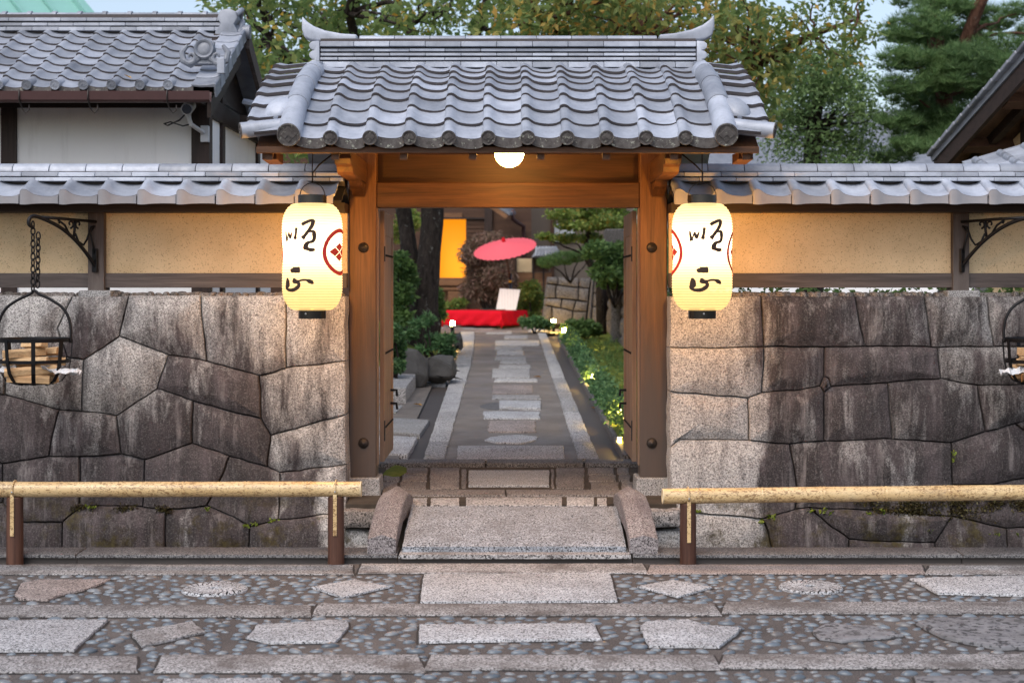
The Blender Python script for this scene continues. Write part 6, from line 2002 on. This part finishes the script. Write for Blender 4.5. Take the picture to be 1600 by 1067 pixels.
def blob(c, r, n, shell=0.0):
    """n points in an ellipsoid; shell>0 pushes them outwards"""
    p = nrg.normal(size=(n, 3)); p /= np.linalg.norm(p, axis=1)[:, None]
    q = nrg.uniform(shell, 1, n) ** (1 / 2.2)
    return np.asarray(c)[None, :] + p * q[:, None] * np.asarray(r)[None, :]
def crooked(a, b, n, amp, seed):
    a, b = Vector(a), Vector(b)
    L = (b - a).length
    out = []
    for i in range(n + 1):
        t = i / n
        p = a.lerp(b, t)
        k = math.sin(math.pi * t) * amp * L
        out.append(p + Vector((mnoise.noise(Vector((t * 3, seed, 0))), mnoise.noise(Vector((t * 3, seed, 5))), mnoise.noise(Vector((t * 3, seed, 9))) * 0.6)) * k)
    return out
def taper(r0, r1, n): return [r0 + (r1 - r0) * (i / n) ** 0.8 for i in range(n + 1)]

# ---- cherry rooted on the planted bank: big dark trunk inside the gate, crown above the gate roof
def tree_branches(mb, forks, targets, seed, r0=0.055):
    for i, t in enumerate(targets):
        t = Vector(t)
        f = min(forks, key=lambda q: (q - t).length + 0.6 * max(0, q.z - t.z + 0.3))
        pts = crooked(f, t, 7, 0.22, seed + i * 1.37)
        mb.tube(pts, taper(min(r0, 0.02 + 0.014 * (f - t).length), 0.006, 7), 6)

def cluster_field(px0, px1, py0, py1, d0, d1, n, seed):
    g = random.Random(seed)
    out = []
    for i in range(n):
        dd = g.uniform(d0, d1)
        out.append(P(g.uniform(px0, px1), g.uniform(py0, py1), dd))
    return out

cherry = thing('cherry_tree', 'big dark-trunked cherry inside the gate, yellow-green crown above the gate roof left half', 'tree', P(655, 530, 26))
mb = MB()
tb = P(655, 534, 26); tb.z = zp(26) + 0.15
tr_pts = [tb, P(659, 500, 26), P(663, 462, 26), P(671, 430, 26), P(670, 395, 26.0), P(674, 350, 26.1), P(676, 310, 26.1), P(668, 230, 25.8), P(650, 120, 25.2), P(640, 40, 24.8)]
mb.tube(tr_pts, [0.36, 0.27, 0.26, 0.24, 0.20, 0.22, 0.23, 0.20, 0.15, 0.08], 18)
s2 = [P(648, 430, 26.1), P(638, 395, 26.2), P(634, 360, 26.3), P(630, 320, 26.4), P(600, 240, 26.0), P(560, 150, 25.4), P(530, 60, 24.8)]
mb.tube(s2, [0.20, 0.17, 0.15, 0.14, 0.13, 0.10, 0.05], 12)
s3 = [P(672, 310, 26.1), P(700, 230, 25.6), P(720, 130, 25), P(745, 50, 24.2), P(765, -20, 23.8)]
mb.tube(s3, [0.2, 0.18, 0.14, 0.09, 0.04], 10)
s4 = [P(600, 240, 26.0), P(540, 190, 24.6), P(470, 120, 23.5), P(420, 60, 22.8)]
mb.tube(s4, [0.12, 0.1, 0.07, 0.03], 9)
s5 = [P(690, 260, 25.8), P(560, 80, 24.0), P(545, 20, 23.4), P(560, -60, 23)]
mb.tube(s5, [0.14, 0.09, 0.07, 0.05], 9)
tg = cluster_field(365, 800, -70, 120, 21.5, 26.5, 70, 21) + cluster_field(365, 500, 110, 235, 21.5, 25, 22, 5)
forks = [Vector(p) for p in tr_pts[6:] + s2[3:] + s3[1:] + s4 + s5[1:]]
tree_branches(mb, forks, tg, 2.0)
trunk = mb.build('trunk', M_BARK, cherry, smooth='all')
for v in trunk.data.vertices:                                  # burls and flutes
    if v.co.z < 4.5 and abs(v.co.x + 1.5) < 1.2:
        ax_ = Vector((-1.5, 26.05, v.co.z)); dv = v.co - ax_
        v.co += Vector((dv.x, dv.y, 0)).normalized() * (0.07 * mnoise.noise(v.co * 2.2) + 0.035 * mnoise.noise(v.co * 6.0))
pts = np.concatenate([blob(t, (0.62, 0.62, 0.40), 92) for t in tg])
link('crown', leaf_mesh('crown', pts, 0.15, 0.5, M_CHERRY), cherry)

# ---- second cherry, autumn-tinted, behind the right half of the gate roof
ch2 = thing('autumn_cherry_tree', 'autumn-tinted cherry behind the right half of the gate roof', 'tree', (2.75, 23.5, zp(23)))
mb = MB()
t2 = [Vector((2.75, 23.5, zp(23) - 0.1)), Vector((2.7, 23.5, 2.2)), P(1055, 230, 23.4), P(1040, 140, 23.3), P(1010, 60, 23), P(960, -20, 22.5)]
mb.tube(t2, [0.26, 0.22, 0.19, 0.16, 0.11, 0.05], 12)
u2 = [P(1055, 230, 23.4), P(1120, 150, 22.8), P(1190, 95, 22.3), P(1270, 55, 22), P(1340, 30, 21.8)]
mb.tube(u2, [0.14, 0.11, 0.085, 0.05, 0.02], 9)
u3 = [P(1040, 140, 23.3), P(930, 90, 22.6), P(850, 30, 22), P(800, -30, 21.8)]
mb.tube(u3, [0.12, 0.10, 0.07, 0.03], 9)
tg = cluster_field(790, 1180, -70, 70, 21, 25, 62, 33) + cluster_field(1110, 1215, 40, 190, 21.5, 24, 20, 8)
tg2 = [P(a, b, c) for a, b, c in ((1185, 20, 22), (1215, 60, 22), (1245, 25, 22), (1260, 75, 21.8), (1290, 45, 21.8), (1315, 15, 22), (1330, 55, 21.6), (1352, 48, 21.6), (1300, 90, 21.8), (1235, 105, 22), (1205, 120, 22), (1340, -5, 22), (1270, -10, 22), (1318, 92, 21.6), (1190, 160, 22.2))]
forks = [Vector(p) for p in t2[2:] + u2 + u3]
tree_branches(mb, forks, tg + tg2, 5.0)
mb.build('trunk', M_BARKR, ch2, smooth='all')
pts = np.concatenate([blob(t, (0.62, 0.62, 0.40), 90) for t in tg])
link('crown', leaf_mesh('crown', pts, 0.15, 0.48, M_CHERRYO), ch2)
pts = np.concatenate([blob(t, (0.36, 0.4, 0.24), 95) for t in tg2])
link('side_branch_leaves', leaf_mesh('side_branch_leaves', pts, 0.115, 0.42, M_CHERRY), ch2)

# ---- evergreen behind it
ev = thing('evergreen_tree', 'dense blue-green broadleaf tree between the gate roof and the pine', 'tree', (5.6, 27.5, zp(27)))
mb = MB()
t3 = [Vector((5.6, 27.5, zp(27) - 0.1)), Vector((5.5, 27.5, 2.6)), P(1270, 200, 27.3), P(1280, 140, 27.2), P(1275, 90, 27)]
mb.tube(t3, [0.22, 0.19, 0.15, 0.1, 0.04], 10)
tg = cluster_field(1195, 1372, 112, 262, 26, 29, 62, 12) + cluster_field(1210, 1350, 70, 150, 26, 28, 26, 13)
tree_branches(mb, [Vector(p) for p in t3[1:]], tg, 9.0, 0.04)
mb.build('trunk', M_BARK, ev, smooth='all')
pts = np.concatenate([blob(t, (0.46, 0.5, 0.36), 135) for t in tg])
link('crown', leaf_mesh('crown', pts, 0.095, 0.40, M_BROAD), ev)

# ---- pine on the right
pn = thing('pine_tree', 'tall red-barked pine with dark green needle pads at the upper right', 'tree', (8.0, 26, zp(26)))
mb = MB()
t4 = [Vector((7.6, 26, zp(26) - 0.1)), Vector((7.7, 26, 2.4)), P(1478, 190, 26), P(1470, 100, 26), P(1458, 20, 26), P(1470, -60, 26), P(1490, -160, 26)]
mb.tube(t4, [0.24, 0.2, 0.16, 0.13, 0.11, 0.09, 0.06], 12)
v4 = [P(1476, 150, 26), P(1510, 60, 25.6), P(1530, 10, 25.4), P(1560, -50, 25.2)]
mb.tube(v4, [0.12, 0.11, 0.10, 0.07], 10)
pads = [(1440, 45, 60, 34), (1412, 95, 46, 26), (1465, 105, 60, 30), (1415, 140, 52, 26), (1500, 95, 55, 30), (1545, 80, 60, 30), (1590, 110, 60, 32), (1480, 150, 60, 26), (1540, 140, 60, 30), (1405, 195, 40, 22), (1450, 190, 55, 28), (1510, 185, 55, 28), (1585, 165, 50, 28), (1420, 232, 44, 20), (1470, 228, 50, 22), (1392, 250, 40, 14), (1560, 40, 30, 14), (1595, 20, 40, 16), (1530, 45, 34, 16), (1400, 60, 30, 16), (1480, 10, 50, 22), (1430, 0, 40, 20), (1640, 60, 60, 40), (1660, 150, 60, 40), (1455, 75, 50, 30), (1490, 125, 55, 30), (1440, 165, 50, 28), (1475, 60, 40, 24), (1520, 20, 45, 22), (1500, 215, 55, 26), (1440, 215, 50, 24), (1555, 110, 50, 30)]
tg = []
PP = []
gpn = random.Random(4)
for px, py, rx, ry_ in pads:
    dd = gpn.uniform(24.8, 27.2)
    c = P(px, py, dd); tg.append(c)
    k = dd / FPX
    PP.append(blob(c, (rx * k * 0.95, rx * k * 0.95, ry_ * k * 0.8), int(150 * rx * ry_ / 1500)))
tree_branches(mb, [Vector(p) for p in t4[1:] + v4], tg, 3.0, 0.06)
mb.build('trunk', M_BARKR, pn, smooth='all')
link('crown', needle_mesh('crown', np.concatenate(PP), 0.20, 0.013, 26, M_PINE, 0.35), pn)

# ---- a dark conifer showing between the cherries
cf = thing('conifer_tree', 'dark conifer showing between cherry leaves above the gate ridge', 'tree', (2.4, 36, zp(36)))
mb = MB().tube([Vector((2.4, 36, 1.0)), Vector((2.5, 36, 8.8))], [0.25, 0.1], 10)
mb.build('trunk', M_BARK, cf, smooth='all')
PP = [blob(P(a, b, 36), (rx, rx, rz_), 60) for a, b, rx, rz_ in ((930, 20, 0.9, 0.35), (990, 5, 0.9, 0.4), (960, 45, 1.0, 0.35), (900, 60, 0.9, 0.35), (1000, 55, 0.9, 0.3), (950, -30, 0.8, 0.4), (970, 85, 1.1, 0.4), (920, 110, 1.1, 0.4), (1010, 120, 1.1, 0.4))]
link('crown', needle_mesh('crown', np.concatenate(PP), 0.3, 0.03, 26, M_PINE, 0.3), cf)

# ---- far wood behind everything
PP = []
gw_ = random.Random(31)
for k in range(70):
    x = gw_.uniform(-26, 30); y = gw_.uniform(58, 70)
    PP.append(blob((x, y, gw_.uniform(1.5, 5.0)), (2.2, 1.6, 1.7), 150))
o = link('far_wood', leaf_mesh('far_wood', np.concatenate(PP), 0.5, 0.6, M_BROAD))
tag(o, 'dim mass of distant trees behind the garden and houses', 'trees', kind='stuff')

# ---- garden trees and shrubs seen through the gate
mp = thing('green_maple', 'bright green layered maple above the garden stone walls', 'tree', (2.0, 31.5, zp(31)))
mb = MB()
t5 = [Vector((1.95, 32.3, zp(31) - 0.1)), Vector((1.9, 32.2, 2.0)), P(915, 400, 32), P(920, 360, 31.8), P(910, 310, 31.5)]
mb.tube(t5, [0.12, 0.1, 0.08, 0.06, 0.03], 9)
pads = [(878, 335, 28, 9), (915, 335, 34, 10), (955, 335, 34, 10), (895, 352, 30, 8), (935, 352, 36, 9), (972, 352, 26, 10), (853, 369, 18, 4), (885, 372, 20, 6), (920, 372, 24, 8), (950, 345, 30, 10), (905, 318, 50, 12), (960, 315, 40, 12)]
tg = [P(a, b, 31 + (i % 3) * 0.5) for i, (a, b, _, _) in enumerate(pads)]
tree_branches(mb, [Vector(p) for p in t5[1:]], tg, 4.0, 0.03)
mb.build('trunk', M_BARK, mp, smooth='all')
PP = [blob(c, (rx / 75.0, rx / 75.0, rz_ / 75.0), int(16 * rx)) for c, (_, _, rx, rz_) in zip(tg, pads)]
link('crown', leaf_mesh('crown', np.concatenate(PP), 0.085, 0.75, M_MAPLE, droop=0.1), mp)
def shrub(name, label, cat, pads, dd, mat, size, dens, needle=False, aspect=0.5, droop=0.0, stem=True):
    c0 = P(sum(p[0] for p in pads) / len(pads), max(p[1] + p[3] for p in pads), dd)
    base_ = Vector((c0.x, dd, max(zp(dd) - 0.05, c0.z - 0.3)))
    if base_.z > c0.z: base_.z = c0.z - 0.05
    r_ = thing(name, label, cat, base_)
    cs = [P(a, b, dd + 0.25 * ((i * 7) % 3 - 1) * min(1.0, dd / 30)) for i, (a, b, _, _) in enumerate(pads)]
    k = dd / FPX
    PPs = [blob(c, (rx * k, rx * k, rz_ * k), int(dens * rx * rz_ / 100), 0.25) for c, (_, _, rx, rz_) in zip(cs, pads)]
    if stem:
        mb_ = MB()
        for i, c in enumerate(cs): mb_.tube(crooked(base_, c, 5, 0.15, i * 2.2 + dd), taper(0.03, 0.008, 5), 6)
        mb_.build('stem', M_BARK, r_, smooth='all')
    A = np.concatenate(PPs)
    if needle: link('crown', needle_mesh('crown', A, size, 0.012, 12, mat, 0.4), r_)
    else: link('crown', leaf_mesh('crown', A, size, aspect, mat, droop=droop), r_)
    return r_
shrub('pruned_pine', 'low cloud-pruned pine over the fitted garden wall', 'shrub', [(855, 412, 16, 9), (880, 405, 26, 11), (905, 402, 24, 9), (925, 398, 22, 9)], 33.5, M_SHRUB, 0.12, 70, True)
shrub('tall_garden_shrub', 'tall green shrub against the right door leaf above the rubble wall', 'shrub', [(935, 392, 26, 16), (958, 400, 26, 20), (972, 425, 22, 26), (945, 425, 26, 18), (975, 390, 16, 14), (955, 442, 22, 10), (985, 440, 18, 16)], 29, M_SHRUB, 0.10, 160)
shrub('bronze_maple', 'bronze weeping maple dome behind the red parasol', 'tree', [(765, 372, 26, 12), (742, 385, 22, 14), (790, 385, 22, 14), (730, 398, 14, 14), (765, 395, 34, 16), (755, 425, 32, 22), (780, 430, 28, 22), (742, 452, 24, 18), (768, 458, 30, 18), (790, 452, 18, 18)], 38.5, M_REDMAPLE, 0.15, 150, aspect=0.22, droop=0.9)
shrub('round_shrub', 'rounded green shrub right of the notice board', 'shrub', [(828, 455, 18, 16), (838, 470, 14, 16), (820, 478, 14, 14), (832, 448, 12, 10), (832, 492, 14, 8)], 36.8, M_MAPLE, 0.09, 300)
shrub('azalea_bush', 'bright green low bush at the left end of the red bench', 'shrub', [(705, 478, 12, 6), (718, 473, 14, 7), (695, 484, 8, 7)], 38, M_MAPLE, 0.09, 500)
shrub('low_bush', 'low grey-green bush in front of the bench right end', 'shrub', [(822, 503, 11, 8), (838, 503, 14, 9), (852, 507, 12, 7)], 33.6, M_COVER, 0.09, 420)
shrub('dark_bush', 'dark green bush before the rubble wall', 'shrub', [(895, 508, 14, 8), (915, 510, 18, 10), (930, 515, 10, 10), (905, 520, 16, 7)], 30.8, M_SHRUB, 0.09, 420)
shrub('glossy_bush', 'glossy green bush against the left door leaf above the steps', 'shrub', [(614, 520, 16, 14), (620, 540, 15, 16), (616, 560, 16, 18), (622, 572, 10, 10), (604, 545, 14, 25)], 19.5, M_COVER, 0.06, 330, aspect=0.55)
shrub('dark_camellia', 'dark evergreen bush left of the big trunk', 'shrub', [(622, 410, 20, 18), (634, 425, 18, 18), (618, 440, 20, 20), (630, 460, 18, 20), (616, 475, 18, 18), (640, 440, 12, 14), (625, 495, 20, 16)], 25.2, M_SHRUB, 0.10, 120)
shrub('pale_bush', 'pale green foliage behind the stems left of the big trunk', 'shrub', [(632, 345, 16, 14), (620, 365, 14, 16), (640, 335, 14, 10), (650, 350, 10, 12)], 31, M_MAPLE, 0.10, 120)  # pale green is the leaf colour itself
shrub('bank_fern', 'fern clump at the foot of the big cherry trunk', 'fern', [(655, 505, 12, 6), (668, 500, 10, 8), (642, 522, 12, 8), (690, 540, 12, 10), (700, 552, 10, 12), (680, 530, 16, 8), (700, 530, 12, 8), (665, 545, 14, 5)], 23.5, M_COVER, 0.09, 300, aspect=0.3)
shrub('trunk_side_bush', 'green bush peeping out right of the big trunk', 'shrub', [(683, 462, 8, 12), (686, 478, 8, 10), (690, 492, 9, 6)], 28.5, M_SHRUB, 0.08, 420)

# clipped hedge behind the right plaster wall, glimpsed under its sill beam
hd = thing('clipped_hedge', 'dark green hedge glimpsed under the sill beam of the right plaster wall', 'hedge', (3.6, 13.2, 0.26))
PP = [blob((x_, 13.2, 1.2), (0.32, 0.28, 0.95), 480, 0.5) for x_ in np.arange(1.6, 6.2, 0.3)]
link('crown', leaf_mesh('crown', np.concatenate(PP), 0.07, 0.55, M_SHRUB, droop=-0.1), hd)
mb = MB()
for x_ in np.arange(1.6, 6.2, 0.6): mb.tube([(x_, 13.2, 0.2), (x_ + 0.03, 13.22, 0.8), (x_, 13.2, 1.6)], [0.03, 0.025, 0.01], 6)
mb.build('stem', M_BARK, hd, smooth='all')

# ground cover beside the path: one leafy mass
PP = []
gg = random.Random(17)
y = 13.5
while y < 31:
    n_ = 16
    for _ in range(4):
        x = rk(y) + 0.29 + gg.uniform(0.0, 0.24 if y < 17 else 0.15) + (0.15 if y < 15 else 0) * gg.random()
        h = gg.uniform(0.09, 0.22)
        PP.append(blob((x, y + gg.uniform(-.1, .1), zp(y) + 0.06 + h * 0.5), (0.12, 0.13, h), 24, 0.3))
    y += 0.13 + 0.006 * (y - 13)
o = link('ground_cover', leaf_mesh('ground_cover', np.concatenate(PP), 0.058, 0.5, M_COVER, droop=-0.1))
tag(o, 'bright leafy ground cover along the right edge of the garden path', 'ground cover', kind='stuff')
# moss cushions and grasses on the lawn
PP = [blob((gg.uniform(1.5, 2.2), gg.uniform(19, 29), 0), (0.2, 0.3, 0.12), 40) for _ in range(26)]
for A in PP: A[:, 2] = np.abs(A[:, 2]) + np.array([zp(t) for t in A[:, 1]]) + 0.05
o = link('lawn_grass', leaf_mesh('lawn_grass', np.concatenate(PP), 0.10, 0.12, M_SHRUB, droop=-0.9), None)
tag(o, 'short dark grass tufts on the moss lawn by the rubble wall', 'grass', kind='stuff')
# weeds in the lowest wall joints
spots_ = [Rc(c) for c in ((370, 858), (400, 848), (410, 846), (545, 822), (590, 825), (620, 832), (750, 835), (805, 828), (680, 890), (968, 900), (1095, 930), (1180, 915), (1200, 925), (1215, 905), (1285, 905), (1063, 620), (1062, 640), (145, 832), (70, 912))] + [Lc(c) for c in ((900, 880), (930, 870), (985, 860), (1000, 858), (330, 812), (350, 810), (760, 815))]
PP = [blob((x, 11.235, z), (0.022, 0.015, 0.014), 9) for x, z in spots_]
o = link('wall_weeds', leaf_mesh('wall_weeds', np.concatenate(PP), 0.028, 0.7, M_WEED, droop=0.0))
tag(o, 'tiny yellow-green weeds growing in the lowest wall joints', 'weeds', kind='stuff')
# moss strands on the lowest course
PP = [blob((rng.uniform(2.6, 4.6), 11.25, rng.uniform(0.09, 0.24)), (0.09, 0.012, 0.035), 80) for _ in range(80)] + [blob((rng.uniform(-3.35, -2.6), 11.25, rng.uniform(0.10, 0.20)), (0.06, 0.012, 0.025), 50) for _ in range(14)]
M_MOSSL = m_leaf('dry_moss', [(0.0, (0.018, 0.014, 0.006)), (0.7, (0.06, 0.045, 0.016)), (1.0, (0.11, 0.10, 0.03))], trans=0.1)
o = link('wall_moss', leaf_mesh('wall_moss', np.concatenate(PP), 0.022, 0.5, M_MOSSL, droop=0.5))
tag(o, 'brown moss clinging to the lowest stones of both walls', 'moss', kind='stuff')

# ---- fallen leaves on the garden paving
lf = MB()
lf.add([(0, 0, 0.004), (0.03, 0.035, 0.014), (0.012, 0.09, 0.006), (-0.028, 0.04, 0.016), (0.0, 0.045, 0.004)], [(0, 1, 4), (1, 2, 4), (2, 3, 4), (3, 0, 4)])
lfm = lf.mesh('fallen_leaf', M_FALLEN)
for px, py, dz, a, lab in ((660, 634, 0.006, 1.2, 'yellow fallen leaf on the earth terrace left of the path'), (634, 577, 0.205, 0.3, 'yellow fallen leaf on the upper stone step'), (846, 590, 0.004, 2.0, 'small orange fallen leaf on the path near the right kerb'), (936, 640, -0.02, 0.9, 'yellow fallen leaf in the right path gutter')):
    p = gp(px, py, dz)
    tag(link('fallen_leaf', lfm, None, p, (0.1, 0.1, a), (1.5, 1.5, 1.5)), lab, 'leaf', 'fallen leaves')
p = Vector((Lx(208, 14.2), 14.15, Lz(124, 14.15)))
tag(link('fallen_leaf', lfm, None, p + Vector((0, 0, 0.0)), (R(25), 0, 1.4), (1.1, 1.1, 1.1)), 'orange fallen leaf lying on the storehouse roof tiles above the gutter', 'leaf', 'fallen leaves')
